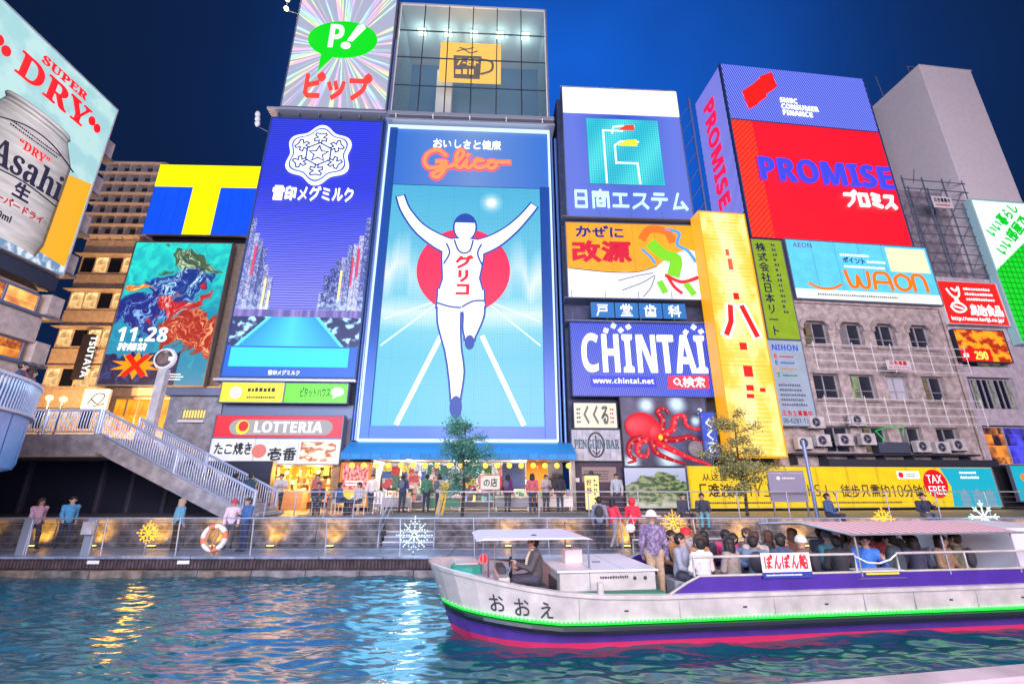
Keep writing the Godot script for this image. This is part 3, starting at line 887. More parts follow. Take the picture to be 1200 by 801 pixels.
func bridge() -> void:
	var conc := solid(Color(0.42, 0.42, 0.46), 0.7, 0.0, 0.3)
	var b := thing("road_bridge", "road bridge with rounded pale blue steel bay at its end", "bridge", Vector3.ZERO)
	box(b, "deck", conc, -40, 3.75, -26, -16.4, 4.55, -18.35)
	box(b, "deck", conc, -40, 3.75, -18.35, -21.5, 4.55, -4.0)
	# the rounded bay: drum below, close vertical bars above
	var c := Vector3(-19.7, 0, -10.6)
	var steel := solid(Color(0.16, 0.38, 0.74), 0.4, 0.0, 0.15)
	for i in 28:
		var a0 := TAU * i / 28.0 + 0.004
		var a1 := TAU * (i + 1) / 28.0 - 0.004
		var st := begin()
		for k in 4:
			var t0 := lerpf(a0, a1, k / 4.0)
			var t1 := lerpf(a0, a1, (k + 1) / 4.0)
			var prof := [[5.55, 3.05], [5.8, 3.12], [5.86, 3.3], [5.86, 4.62]]
			for j in 3:
				var p := []
				for e in [[j, t0], [j, t1], [j + 1, t1], [j + 1, t0]]:
					p.append(c + Vector3(cos(e[1]) * prof[e[0]][0], prof[e[0]][1], sin(e[1]) * prof[e[0]][0]))
				quad(st, p[0], p[1], p[2], p[3], Vector3(cos((t0 + t1) / 2), -0.6 if j == 0 else 0.0, sin((t0 + t1) / 2)).normalized())
		part(b, "bay_panel", st.commit(), steel)
	part(b, "bay_floor", lathe([[0.0, 3.04], [5.5, 3.05], [5.86, 4.55], [0.0, 4.56]], 40), conc, c)
	part(b, "bay_rail", lathe([[5.86, 4.62], [5.98, 4.64], [5.98, 4.72], [5.82, 4.74]], 56), solid(Color(0.5, 0.52, 0.6), 0.4), c)
	part(b, "bay_rail", lathe([[5.8, 5.58], [5.95, 5.58], [5.97, 5.66], [5.8, 5.68], [5.8, 5.58]], 56), solid(Color(0.45, 0.6, 0.8), 0.4), c)
	var bars := begin()
	for i in 250:
		var t := TAU * i / 250.0
		var d := Vector3(cos(t), 0, sin(t))
		add_tube(bars, [c + d * 5.86 + Vector3.UP * 4.74, c + d * 5.9 + Vector3.UP * 5.58], [0.028], 4, false)
	part(b, "bay_bars", bars.commit(), solid(Color(0.5, 0.62, 0.8), 0.35, 0.3)).set_meta("kind", "stuff")
	part(b, "bay_backing", lathe([[5.74, 4.6], [5.74, 5.4]], 56), solid(Color(0.1, 0.2, 0.4), 0.5), c)
	# dark underside: back wall with pilasters
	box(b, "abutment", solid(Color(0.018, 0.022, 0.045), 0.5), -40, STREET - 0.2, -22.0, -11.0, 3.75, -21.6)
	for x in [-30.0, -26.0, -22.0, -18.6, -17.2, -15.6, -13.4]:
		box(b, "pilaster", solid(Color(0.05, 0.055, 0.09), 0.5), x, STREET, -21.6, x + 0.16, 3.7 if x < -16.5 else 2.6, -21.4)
	# straight railing on the bridge end
	var bar := solid(Color(0.42, 0.5, 0.66), 0.35, 0.4)
	box(b, "edge_beam", conc, -22.0, 4.05, -18.62, -16.3, 4.62, -18.35)
	railing(b, Vector3(-21.0, 4.62, -18.5), Vector3(-16.7, 4.62, -18.5), 0.97, bar)
	# stairs from the bridge down to the street
	var s := thing("bridge_staircase", "long staircase with grey barred railings running down from the bridge to the street", "staircase", Vector3.ZERO)
	var top := Vector3(-16.4, 4.62, -18.5)
	var foot := Vector3(-9.7, 1.5, -18.5)
	for z in [-18.5, -20.7]:
		var back := 0.0 if z > -19.0 else -0.25
		var st := begin()
		var poly := PackedVector2Array([Vector2(top.x - 0.2, 4.6), Vector2(top.x, 4.56), Vector2(foot.x, 1.5), Vector2(foot.x - 1.3, 1.5), Vector2(top.x - 0.2, 4.0)])
		add_extruded(st, poly, -0.12, 0.12)
		part(s, "stringer", st.commit(), conc, Vector3(back, 0, z))
		railing(s, Vector3(top.x - 0.2 + back, 4.6, z), Vector3(foot.x - 0.2 + back, 1.47, z), 0.97, bar)
	for i in 19:
		var t := i / 19.0
		box(s, "tread", conc, top.x + 0.35 * i, lerpf(4.3, 1.4, t) - 0.02, -20.6, top.x + 0.35 * (i + 1) + 0.06, lerpf(4.3, 1.4, t) + 0.12, -18.6)

func railing(o: Node3D, a: Vector3, b: Vector3, h: float, m: Material) -> void:
	var up := Vector3.UP
	part(o, "handrail", tube([a + up * h, b + up * h], 0.055, 8), m)
	part(o, "bottom_rail", tube([a + up * 0.1, b + up * 0.1], 0.035, 6), m)
	var n := int(a.distance_to(b) / 0.115)
	var st := begin()
	for i in n + 1:
		var p := a.lerp(b, float(i) / n)
		var k := 0.012
		add_tube(st, [p + up * 0.1, p + up * h * 0.45 + Vector3(k, 0, 0.04), p + up * h], [0.022], 4, false)
	part(o, "balusters", st.commit(), m).set_meta("kind", "stuff")
	for t in [0.0, 0.5, 1.0]:
		var p := a.lerp(b, t)
		part(o, "post", tube([p, p + up * (h + 0.04)], 0.06, 8), m)

# ---------------------------------------------------------------- buildings at the left
func window_row(o: Node3D, x0: float, x1: float, y0: float, y1: float, z: float, n: int, frame: Material, panes: Array, bar := 0.06) -> void:
	# n panes side by side, each recessed in its frame
	var w := (x1 - x0) / n
	for i in n:
		var a := x0 + w * i
		var f := box(o, "window_frame", frame, a, y0, z - 0.05, a + bar, y1, z + 0.03)
		box(o, "pane", panes[(i * 7 + int(y0 * 3.0)) % panes.size()], a + bar, y0 + bar, z - 0.04, a + w - 0.004, y1 - bar, z - 0.02)
		f.name = "mullion"
	box(o, "mullion", frame, x1, y0, z - 0.05, x1 + bar, y1, z + 0.03)
	box(o, "transom", frame, x0, y0 - 0.002, z - 0.048, x1 + bar, y0 + bar, z + 0.032)
	box(o, "transom", frame, x0, y1 - bar, z - 0.048, x1 + bar, y1 + 0.002, z + 0.032)

func interior_glow(sd: int, warm: Color, dim: Color) -> StandardMaterial3D:
	# what shows through a lit window: furniture and fittings out of focus
	var n := noise(sd, 1.0, 4)
	var t := paint(96, 96, func(u, v):
		var k := 0.72 + 0.55 * n.get_noise_2d(u * 2.6, v * 2.0)
		var rack := n.get_noise_2d(floor(u * 7.0) * 1.7, floor(v * 5.0) * 2.3)
		if rack > 0.22:
			k -= 0.45 + 0.4 * n.get_noise_2d(u * 12.0, v * 12.0)
		if fposmod(v * 5.0, 1.0) < 0.10:
			k += 0.25
		return dim.lerp(warm, clampf(k, 0.0, 1.0)))
	var m := screen(t, 1.0)
	m.uv1_triplanar = true
	m.uv1_scale = Vector3.ONE * 0.31
	return m

func left_buildings() -> void:
	# the beer advertisement on the nearest building, facing across the bridge street
	var tan_wall := solid(Color(0.70, 0.58, 0.50), 0.7, 0.0, 0.2)
	var b := thing("corner_building", "tan corner building with warm windows under the slanting beer can sign", "building", Vector3(-22.0, 4.4, -8.0), PI / 2)
	box(b, "wall", tan_wall, 0, 0, -12, 12.2, 18.0, -0.9)
	box(b, "wall", M.dark, 5, 7.2, -0.9, 12.2, 7.9, -0.1)
	var warm := interior_glow(31, Color(1.0, 0.66, 0.22), Color(0.5, 0.2, 0.03))
	var warm2 := interior_glow(33, Color(1.0, 0.78, 0.4), Color(0.62, 0.2, 0.06))
	var y := 0.6
	for f in 3:
		box(b, "spandrel", tan_wall, 4.0, y - 0.6, -0.9, 12.2, y + 0.6, -0.25)
		box(b, "ledge", M.steel, 4.0, y + 0.6, -0.9, 12.35, y + 0.72, -0.02)
		window_row(b, 4.6, 11.9, y + 0.74, y + 1.72, -0.45, 5, M.steel, [warm, warm2], 0.1)
		y += 2.3
	for i in 7:
		var yy := 1.2 + i * 2.35
		box(b, "balcony_slab", M.concrete, 12.2, yy, -2.2, 13.0, yy + 0.14, -0.1)
		box(b, "balcony_front", tan_wall, 12.22, yy + 0.14, -0.9, 12.9, yy + 1.15, -0.2)
	var o := thing("beer_can_sign", "slanting icy white sign with red lettering and a silver beer can", "sign", Vector3(-21.9, 12.4, -13.9), PI / 2)
	var ice := noise(41, 2.0, 4)
	var tex := paint(200, 320, func(u, v):
		var base := Color(0.78, 0.93, 0.93)
		var k := ice.get_noise_2d(u * 1.3 + v * 1.2, v * 2.2 - u)
		base = base.lerp(Color(0.60, 0.82, 0.86), clampf(0.5 + k * 1.6, 0, 1) * 0.6)
		if v > 0.86 + 0.05 * ice.get_noise_1d(u * 6.0):
			base = Color(0.93, 0.96, 1.0).lerp(Color(0.45, 0.6, 0.75), clampf(0.5 + 1.5 * ice.get_noise_2d(u * 6.0, v * 6.0), 0, 1))
		return base)
	fill_sign(o, 6.2, 10.1, 0.5, screen(tex, 0.70), M.pale, 0.06)
	var red := glow(Color(0.93, 0.05, 0.07), 1.0)
	word(o, "SUPER", 2.25, 9.05, 2.3, 0.42, red, "serifbold", 0.05)
	word(o, "DRY", 1.45, 7.62, 3.55, 1.18, red, "serifbold", 0.06)
	for q in [[0.65, 8.35], [1.0, 8.15], [5.15, 8.35], [5.5, 8.2]]:
		plate(o, "quote_mark", oval(q[0], q[1], 0.17, 0.26, 12), red, 0.002, 0.05)
	# the can
	var yel := lit_panel(Color(0.98, 0.70, 0.02), 0.8, 1.4, 4.6, 0)
	plate(o, "gold_band", [[4.75, 0.6], [6.15, 0.45], [6.15, 5.2], [5.0, 4.9]], yel, 0.004, 0.02)
	plate(o, "gold_band", [[0.0, 3.6], [1.2, 4.6], [1.3, 5.3], [0.0, 6.3]], yel, 0.004, 0.02)
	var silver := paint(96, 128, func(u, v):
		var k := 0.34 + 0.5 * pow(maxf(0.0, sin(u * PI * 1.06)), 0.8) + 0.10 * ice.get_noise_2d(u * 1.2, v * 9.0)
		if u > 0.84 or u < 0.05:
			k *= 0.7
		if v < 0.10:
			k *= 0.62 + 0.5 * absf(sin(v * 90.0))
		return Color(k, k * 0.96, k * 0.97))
	var can := begin()
	var cx := 3.0
	var prof := [[1.75, 0.2], [1.95, 0.9], [1.95, 5.2], [1.5, 6.1], [1.42, 6.3], [1.52, 6.45], [1.45, 6.6]]
	for i in prof.size() - 1:
		for k in 16:
			var pts := []
			for e in [[i, k], [i, k + 1], [i + 1, k + 1], [i + 1, k]]:
				var t: float = PI * e[1] / 16.0
				pts.append([Vector3(cx - cos(t) * prof[e[0]][0], prof[e[0]][1], 0.02 + 0.35 * sin(t)), Vector3(-cos(t), 0.1, sin(t)).normalized(), Vector2(e[1] / 16.0, 1.0 - prof[e[0]][1] / 6.6)])
			for j in [0, 2, 1, 0, 3, 2]:
				can.set_normal(pts[j][1])
				can.set_uv(pts[j][2])
				can.add_vertex(pts[j][0])
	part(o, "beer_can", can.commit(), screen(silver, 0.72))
	var ink := solid(Color(0.03, 0.02, 0.035), 0.5)
	word(o, "Asahi", 1.5, 3.05, 3.1, 1.15, ink, "serifbold", 0.03, 0.40)
	kana(o, "生", 2.75, 2.15, 0.75, 0.75, ink, 0.14, 0.02, 0.40)
	kana(o, "スーパードライ", 1.9, 1.62, 2.4, 0.36, solid(Color(0.7, 0.02, 0.03), 0.5), 0.15, 0.02, 0.40)
	word(o, "350ml", 2.2, 0.95, 0.9, 0.3, ink, "sansbold", 0.02, 0.40)
	word(o, "“DRY”", 2.3, 4.35, 1.4, 0.4, red, "serifbold", 0.02, 0.40)
	for l in [[[1.2, 4.9], [2.4, 5.45], [3.6, 5.45], [4.8, 4.9]], [[1.4, 2.8], [3.0, 3.0], [4.6, 2.8]]]:
		strokes(o, "can_line", [l], 0.05, ink, 0.36, 0.40)
	fine_print(o, 1.8, 4.95, 2.4, 0.34, 2, ink, 0.40, 5)
	sign_light(o, 6.2, 10.1, Color(0.85, 0.95, 1.0), 0.10, 0, 0, 0.6)

	# building across the street: tan panels, glass above, the blue and yellow letter sign
	var t := thing("bookshop_building", "tan panelled building with gridded glass upper floors behind the bridge stairs", "building", on(FACE_T, -17.2, 1.5), yaw_of(FACE_T))
	var cream := solid(Color(0.74, 0.63, 0.53), 0.7, 0.0, 0.15)
	box(t, "wall", cream, 0, 0, -9, 19.5, 24.4, -0.6)
	box(t, "wall", M.dark, 0, 24.4, -9, 19.5, 33.4, -0.6)
	for i in 8:
		var yy := 24.6 + i * 1.22
		box(t, "fin", solid(Color(0.78, 0.70, 0.68), 0.6), -0.4, yy, -0.6, 6.2, yy + 0.1, 0.35)
	for i in 6:
		var xx := 0.1 + i * 1.2
		box(t, "mullion", solid(Color(0.55, 0.55, 0.62), 0.5), xx, 24.4, -0.59, xx + 0.08, 33.4, 0.1)
	var room := interior_glow(35, Color(1.0, 0.86, 0.60), Color(0.62, 0.42, 0.24))
	var glass = M.glass_dark
	for f in 6:
		var y0 := 2.0 + f * 3.75
		for i in 5:
			var x := 0.05 + i * 1.32
			box(t, "panel", [cream, solid(Color(0.70, 0.60, 0.50), 0.7, 0.0, 0.15)][(i + f) % 2], x, y0 + 2.0, -0.6, x + 1.29, y0 + 3.7, -0.35 - 0.02 * ((i + f) % 2))
		window_row(t, 0.05, 6.6, y0 + 0.1, y0 + 1.95, -0.5, 5, cream, [room, room, glass] if f < 5 else [glass, room], 0.12)
		box(t, "ledge", cream, -0.25, y0 + 1.96, -0.6, 6.8, y0 + 2.02, 0.15)
	var shop := interior_glow(37, Color(1.0, 0.66, 0.16), Color(0.8, 0.35, 0.05))
	window_row(t, 6.8, 15.0, 5.6, 8.7, -0.5, 8, cream, [shop], 0.14)
	box(t, "fascia", cream, 6.8, 8.8, -0.6, 17.0, 9.5, 0.1)
	for i in 2:
		var foot := on(FACE_T, -7.9 + 1.0 * i, STREET, 8.0)
		var sl := thing("street_lamp", ["amber globe street lamp behind the bridge rail, the one nearer the bay", "amber globe street lamp behind the bridge rail, the one nearer the stairs"][i], "street lamp", foot, 0.0, "street lamps behind the bridge")
		part(sl, "post", tube([Vector3.ZERO, Vector3(0, 6.9 - 0.1 * i, 0)], 0.06, 8), M.dark)
		part(sl, "base", lathe([[0.2, 0.0], [0.16, 0.3], [0.06, 0.4]], 12), M.steel)
		part(sl, "globe", ball(Vector3.ONE * 0.2, 8), glow(Color(1.0, 0.76, 0.32), 8.0), Vector3(0, 7.1 - 0.1 * i, 0))
		bulb_light(sl, Vector3(0, 7.1 - 0.1 * i, 0), Color(1.0, 0.74, 0.46), 100.0, 0.2)

	var s := sign_on(FACE_T, -11.3, -0.9, 26.2, 34.3, 0.5, 0.5, "letter_sign", "blue sign with a huge yellow letter on top of the tan building", lit_panel(Color(0.02, 0.30, 0.92), 0.95, 10.4, 8.1, 8), M.steel, 0.0)
	plate(s, "letter", [[0.0, 5.46], [3.85, 5.46], [3.85, 0.0], [6.6, 0.0], [6.6, 5.46], [10.4, 5.46], [10.4, 8.1], [0.0, 8.1]], glow(Color(0.99, 0.95, 0.02), 1.0), 0.003, 0.03)
	sign_light(s, 10.4, 8.1, Color(0.9, 0.9, 0.4), 0.06)

	var mon := noise(51, 1.0, 3)
	var mon2 := noise(52, 1.6, 3)
	var ptex := paint(260, 400, func(u, v):
		var wu: float = u + 0.16 * mon.get_noise_2d(u * 2.0, v * 3.0)
		var wv: float = v + 0.12 * mon.get_noise_2d(u * 2.0 + 7.0, v * 3.0)
		var ridge: float = 1.0 - absf(mon2.get_noise_2d(wu * 7.0, wv * 10.0)) * 3.2
		var tone: float = mon2.get_noise_2d(wu * 3.0 + 5.0, wv * 4.0)
		var c := Color(0.16, 0.84, 0.78).lerp(Color(0.06, 0.52, 0.66), clampf(v * 1.3 + tone * 0.5, 0, 1))
		for q in [[0.62, 0.17, 0.26, 0.13, Color(0.26, 0.32, 0.24), Color(0.80, 0.86, 0.70)], [0.50, 0.32, 0.33, 0.14, Color(0.06, 0.18, 0.52), Color(0.75, 0.90, 0.96)], [0.34, 0.50, 0.34, 0.13, Color(0.08, 0.12, 0.46), Color(0.55, 0.72, 0.95)], [0.60, 0.46, 0.30, 0.08, Color(0.75, 0.10, 0.14), Color(0.98, 0.76, 0.70)], [0.76, 0.66, 0.34, 0.16, Color(0.66, 0.12, 0.10), Color(1.0, 0.68, 0.46)], [0.12, 0.33, 0.22, 0.035, Color(0.92, 0.40, 0.12), Color(1.0, 0.88, 0.5)]]:
			var d := Vector2((wu - q[0]) / q[2], (wv - q[1]) / q[3]).length() + 0.35 * tone
			if d < 1.0:
				c = c.lerp(q[4].lerp(q[5], clampf(ridge * 0.9 - 0.1 + tone, 0, 1)), clampf((1.0 - d) * 5.0, 0, 0.95))
		if v > 0.80 + 0.04 * tone and u < 0.72:
			c = Color(0.05, 0.09, 0.26).lerp(Color(0.12, 0.3, 0.55), clampf(ridge * 0.5 + tone, 0, 1))
		return c)
	var p := sign_on(FACE_T, -11.4, -2.3, 11.15, 25.2, 0.6, 0.4, "film_poster", "tall teal and red lit poster with a release date below the letter sign", screen(ptex, 0.95), M.steel, 0.12, "poster")
	word(p, "11.28", 0.5, 4.0, 4.6, 1.35, M.lit, "sansbold", 0.03)
	kana(p, "狩解禁", 0.9, 3.1, 2.6, 0.75, M.lit, 0.13, 0.03)
	var burst := []
	for i in 20:
		var a := TAU * i / 20.0
		var r := 1.5 if i % 2 else 0.75
		burst.append([2.9 + cos(a) * r * 1.5, 1.75 + sin(a) * r * 0.85])
	plate(p, "star_burst", burst, glow(Color(0.98, 0.55, 0.08), 1.0), 0.003, 0.02)
	strokes(p, "cross_mark", [[[2.1, 2.6], [3.7, 0.9]], [[3.7, 2.6], [2.1, 0.9]]], 0.45, glow(Color(0.9, 0.1, 0.05), 1.0), 0.02, 0.03, false)
	fine_print(p, 5.0, 0.4, 2.4, 0.7, 3, M.lit, 0.006, 8)
	sign_light(p, 9.1, 14.0, Color(0.5, 0.85, 0.85), 0.06)

	var ts := sign_on(FACE_T, -13.25, -12.35, 11.5, 15.6, 1.2, 0.3, "vertical_shop_sign", "narrow dark vertical sign with white letters reading upwards on tan wall", solid(Color(0.03, 0.03, 0.05), 0.4), M.dark, 0.0)
	word(ts, "TSUTAYA", 0.76, 3.95, 3.8, 0.58, M.lit, "sansbold", 0.03, 0.006, false, -PI / 2)
	var ws := sign_on(FACE_T, -10.0, -8.1, 8.55, 10.2, 3.0, 0.2, "square_shop_sign", "small white square lit sign with a black drawn mark near bridge rail", glow(Color(0.98, 0.97, 0.93), 1.0), M.white, 0.05)
	strokes(ws, "mark", [[[0.4, 0.5], [0.9, 1.3], [1.6, 1.2], [1.2, 0.5], [0.6, 0.9]], [[0.9, 0.3], [1.7, 0.5]]], 0.1, M.black, 0.004, 0.01)
	sign_light(ws, 1.9, 1.65, Color(1, 0.97, 0.9), 0.15)

	# grey corner block under the milk sign
	var g := thing("grey_annex", "plain grey annex with a small barred lit window beside the stairs", "building", on(FACE_A, -18.1, STREET), yaw_of(FACE_A))
	box(g, "wall", solid(Color(0.38, 0.38, 0.42), 0.7, 0.0, 0.3), 0, 0, -5, 2.75, 5.7, -0.2)
	box(g, "cornice", M.steel, -0.15, 5.7, -5, 2.8, 6.1, 0.05)
	box(g, "window_glow", glow(Color(1.0, 0.86, 0.5), 0.9), 0.85, 4.55, -0.21, 1.95, 4.95, -0.17)
	for i in 8:
		box(g, "window_bar", M.dark, 0.85 + i * 0.145, 4.5, -0.16, 0.875 + i * 0.145, 5.0, -0.13)
	box(g, "window_sill", M.white, 0.75, 4.3, -0.2, 2.05, 4.42, 0.0)
	# pillar with a round disc at the stair head
	var pl := thing("disc_pillar", "concrete pillar carrying a round framed disc at the head of the stairs", "pillar", Vector3(-16.85, 4.55, -21.4))
	box(pl, "shaft", solid(Color(0.6, 0.58, 0.58), 0.6, 0.0, 0.2), -0.2, 0, -0.16, 0.2, 3.5, 0.16)
	part(pl, "rim", lathe([[0.0, -0.1], [0.50, -0.1], [0.55, 0.0], [0.50, 0.1], [0.42, 0.11]], 28), M.white, Vector3(0, 3.98, 0.1), Vector3(PI / 2, 0, 0))
	part(pl, "disc", lathe([[0.43, 0.08], [0.28, 0.16], [0.0, 0.19]], 28), solid(Color(0.3, 0.26, 0.26), 0.15, 0.7), Vector3(0, 3.98, 0.1), Vector3(PI / 2, 0, 0))

# ---------------------------------------------------------------- the two tallest sign fronts
func tall_signs() -> void:
	var body := solid(Color(0.06, 0.07, 0.12), 0.6, 0.0, 0.3)
	var b := thing("milk_sign_building", "narrow dark building carrying the milk and speech bubble signs", "building", on(FACE_A, -15.4, STREET), yaw_of(FACE_A))
	box(b, "wall", body, 0, 5.3, -8, 7.1, 33.5, -0.75)
	box(b, "wall", M.steel, -0.1, 2.1, -8, 7.0, 5.3, -0.3)
	box(b, "ledge", solid(Color(0.5, 0.52, 0.6), 0.4, 0.5), -0.4, 24.25, -0.8, 7.2, 24.4, 0.5)
	box(b, "ledge", solid(Color(0.5, 0.52, 0.6), 0.4, 0.5), -0.4, 6.45, -0.8, 7.0, 6.6, 0.3)
	for i in 6:
		box(b, "bracket", M.steel, 0.2 + i * 1.3, 23.95, -0.75, 0.28 + i * 1.3, 24.25, 0.3)
	for q in [[-0.55, 34.0], [-0.5, 33.1]]:
		part(b, "floodlight", ball(Vector3.ONE * 0.16, 6), glow(Color(1.0, 0.85, 0.6), 5.0), Vector3(q[0], q[1], 0.4))
		bulb_light(b, Vector3(q[0], q[1], 0.4), Color(1, 0.85, 0.6), 3.0, 0.16)
	part(b, "lamp_arm", tube([Vector3(0.0, 22.8, -0.2), Vector3(-0.75, 22.9, 0.3), Vector3(-0.8, 23.8, 0.45)], 0.03, 5), M.steel)
	part(b, "lamp_arm", tube([Vector3(0.2, 33.4, -0.2), Vector3(-0.52, 33.0, 0.35), Vector3(-0.55, 34.0, 0.38)], 0.03, 5), M.steel)
	for i in 3:
		part(b, "lamp_head", ball(Vector3(0.16, 0.24, 0.16), 6), M.white, Vector3(-0.75 - 0.05 * i, 23.0 + 0.35 * i, 0.5))
	part(b, "pipe", tube([Vector3(7.25, 3.4, 0.1), Vector3(7.25, 31, 0.1)], 0.09, 8), solid(Color(0.2, 0.3, 0.6), 0.3, 0.5))
	part(b, "pipe", tube([Vector3(7.05, 3.4, -0.1), Vector3(7.05, 31, -0.1)], 0.12, 8), solid(Color(0.05, 0.1, 0.3), 0.4, 0.5))

	# silver rainbow sign with a green speech bubble
	var rn := noise(61, 1.0, 2)
	var rtex := paint(256, 320, func(u, v):
		var d := Vector2(u - 0.5, (v - 0.5) * 1.45)
		var a := atan2(d.y, d.x)
		var c := Color(0.62, 0.64, 0.74)
		var ray := rn.get_noise_1d(a * 9.0) + 0.6 * rn.get_noise_1d(a * 31.0 + 50.0)
		var k := clampf(ray * 2.2 + 0.25 - d.length() * 0.5, 0.0, 1.0)
		return c.lerp(Color.from_hsv(fposmod(a * 2.7 + d.length() * 1.3, 1.0), 0.38, 1.0).lerp(Color.WHITE, 0.35), k))
	var p := sign_on(FACE_A, -15.0, -8.35, 26.15, 36.3, 0.3, 0.6, "speech_bubble_sign", "silver rainbow-rayed sign with green speech bubble and red kana", screen(rtex, 0.95), M.steel, 0.08)
	var gr := glow(Color(0.03, 0.78, 0.10), 1.0)
	plate(p, "speech_bubble", oval(3.28, 5.9, 2.35, 1.65, 40), gr, 0.003, 0.08)
	plate(p, "bubble_tail", [[2.0, 4.9], [2.9, 4.5], [1.95, 3.05]], gr, 0.003, 0.075)
	word(p, "P", 2.15, 5.1, 1.25, 2.1, M.lit, "sansbold", 0.03, 0.082)
	plate(p, "exclamation_dot", oval(3.55, 5.3, 0.33, 0.30, 16), M.lit, 0.082, 0.11)
	plate(p, "exclamation_bar", [[3.6, 5.75], [3.95, 5.7], [4.75, 7.0], [4.55, 7.3], [4.2, 7.2]], M.lit, 0.082, 0.11)
	kana(p, "ピップ", 1.0, 0.7, 4.6, 2.1, glow(Color(0.98, 0.25, 0.22), 1.0), 0.17, 0.08)
	sign_light(p, 6.65, 10.1, Color(0.85, 0.85, 1.0), 0.08)

	# blue tube sign of the dairy with a night picture of a canal
	var cn := noise(71, 1.5, 3)
	var mtex := paint(256, 640, func(u, v):
		var c := Color(0.16, 0.22, 0.86).lerp(Color(0.52, 0.52, 0.98), clampf((v - 0.3) / 0.42, 0, 1))
		if fposmod(v * 640.0, 6.0) < 2.0:
			c = c.lerp(Color(0.05, 0.08, 0.5), 0.7)
		var e := 0.0
		# printed view: fronts at both sides, a low bridge, bright water
		var side: float = u if u < 0.45 else 1.0 - u
		var strip := floorf(side / 0.042)
		var pick := fposmod(sin(strip * 12.98 + (7.0 if u < 0.45 else 31.0)) * 437.58, 1.0)
		var roof := 0.41 + strip * (0.042 if u < 0.45 else 0.034) + 0.05 * pick
		if v > roof and v < 0.79 and side < (0.26 if u < 0.45 else 0.36):
			c = Color(0.20, 0.26, 0.60).lerp(Color(0.66, 0.66, 0.86), pick)
			var cell := fposmod(sin(floorf(u * 105.0) * 3.17 + floorf(v * 215.0) * 7.31) * 951.3, 1.0)
			if cell > 0.72:
				c = c.lerp(Color(0.95, 0.95, 1.0), 0.35)
			elif cell < 0.25:
				c = c.darkened(0.25)
			if fposmod(side / 0.042, 1.0) < 0.12:
				c = c.darkened(0.4)
			if pick > 0.62 and fposmod(side / 0.042, 1.0) > 0.6 and v > roof + 0.05 and v < roof + 0.16:
				c = Color(0.85, 0.22, 0.36) if strip < 3.0 else Color(0.95, 0.88, 0.6)
			c = c.lerp(Color(0.85, 0.95, 1.0), clampf((v - 0.70) * 5.0 + 0.5 * cn.get_noise_2d(u * 9.0, v * 20.0), 0, 0.6))
		if v >= 0.775 and v < 0.80:
			c = Color(0.35, 0.34, 0.6).lerp(Color(0.6, 0.5, 0.8), clampf(cn.get_noise_1d(u * 9.0) + 0.4, 0, 1))
		if v >= 0.80:
			var half = 0.20 + (v - 0.80) * 2.2
			var off := absf(u - 0.47)
			c = Color(0.10, 0.55, 0.85).lerp(Color(0.25, 0.80, 0.93), clampf(1.0 - off / half, 0, 1))
			if off > half:
				e = cn.get_noise_2d(u * 5.0, v * 16.0)
				c = Color(0.12, 0.16, 0.38).lerp(Color(0.7, 0.9, 1.0), clampf(e * 2.2, 0, 1))
			elif off > half - 0.03:
				c = Color(0.35, 0.9, 0.98)
		if v > 0.90:
			c = Color(0.03, 0.36, 0.80)
		return c)
	var m := sign_on(FACE_A, -15.5, -8.5, 8.22, 25.3, 0.15, 0.7, "milk_sign", "tall blue neon-lined sign with snow crystal badge above a canal picture", screen(mtex, 1.0), M.darkblue, 0.09)
	var badge := []
	for i in 60:
		var a := TAU * i / 60.0
		var r := 1.0 + 0.10 * cos(a * 6.0 + PI)
		badge.append([3.32 + cos(a) * 1.95 * r, 14.3 + sin(a) * 2.05 * r])
	var inner := []
	for q in badge:
		inner.append([3.32 + (q[0] - 3.32) * 0.9, 14.3 + (q[1] - 14.3) * 0.9])
	plate(m, "badge_edge", badge, M.lit, 0.003, 0.12)
	plate(m, "badge_ring", inner, glow(Color(0.15, 0.32, 0.85), 0.9), 0.12, 0.13)
	var inner2 := []
	for q in badge:
		inner2.append([3.32 + (q[0] - 3.32) * 0.85, 14.3 + (q[1] - 14.3) * 0.85])
	plate(m, "badge_face", inner2, M.lit, 0.13, 0.14)
	var flake := []
	for i in 6:
		var a := TAU * i / 6.0 + PI / 2
		var d := Vector2(cos(a), sin(a))
		var e := Vector2(-d.y, d.x)
		var c0 := Vector2(3.32, 14.3)
		for sgn in [-1.0, 1.0]:
			var pts := []
			for k in [[0.72, 0.09], [1.0, 0.09], [0.92, 0.36], [1.12, 0.38], [1.2, 0.16], [1.38, 0.36], [1.52, 0.3], [1.45, 0.0]]:
				var w: Vector2 = c0 + d * k[0] * 1.05 + e * k[1] * sgn
				pts.append([w.x, w.y])
			flake.append(pts)
	var hexa := []
	var star := []
	for i in 7:
		var a := TAU * i / 6.0 + PI / 6
		hexa.append([3.32 + cos(a) * 0.85, 14.3 + sin(a) * 0.85])
	for i in 11:
		var a := TAU * i / 10.0 + PI / 2
		var r := 0.62 if i % 2 == 0 else 0.27
		star.append([3.32 + cos(a) * r, 14.3 + sin(a) * r])
	flake.append(hexa)
	flake.append(star)
	strokes(m, "snow_crystal", flake, 0.085, glow(Color(0.10, 0.28, 0.62), 0.7), 0.138, 0.15, false)
	kana(m, "雪印", 0.9, 10.95, 1.45, 1.0, M.lit, 0.15, 0.08)
	kana(m, "メグミルク", 2.4, 10.95, 3.45, 1.0, M.lit, 0.12, 0.08)
	plate(m, "caption_panel", [[0.25, 0.55], [6.55, 0.55], [6.55, 1.62], [0.25, 1.62]], glow(Color(0.20, 0.80, 0.92), 1.0), 0.003, 0.02)
	kana(m, "雪印メグミルク", 2.4, 0.1, 1.7, 0.26, M.lit, 0.13, 0.01)
	sign_light(m, 7.0, 17.0, Color(0.35, 0.45, 1.0), 0.10)

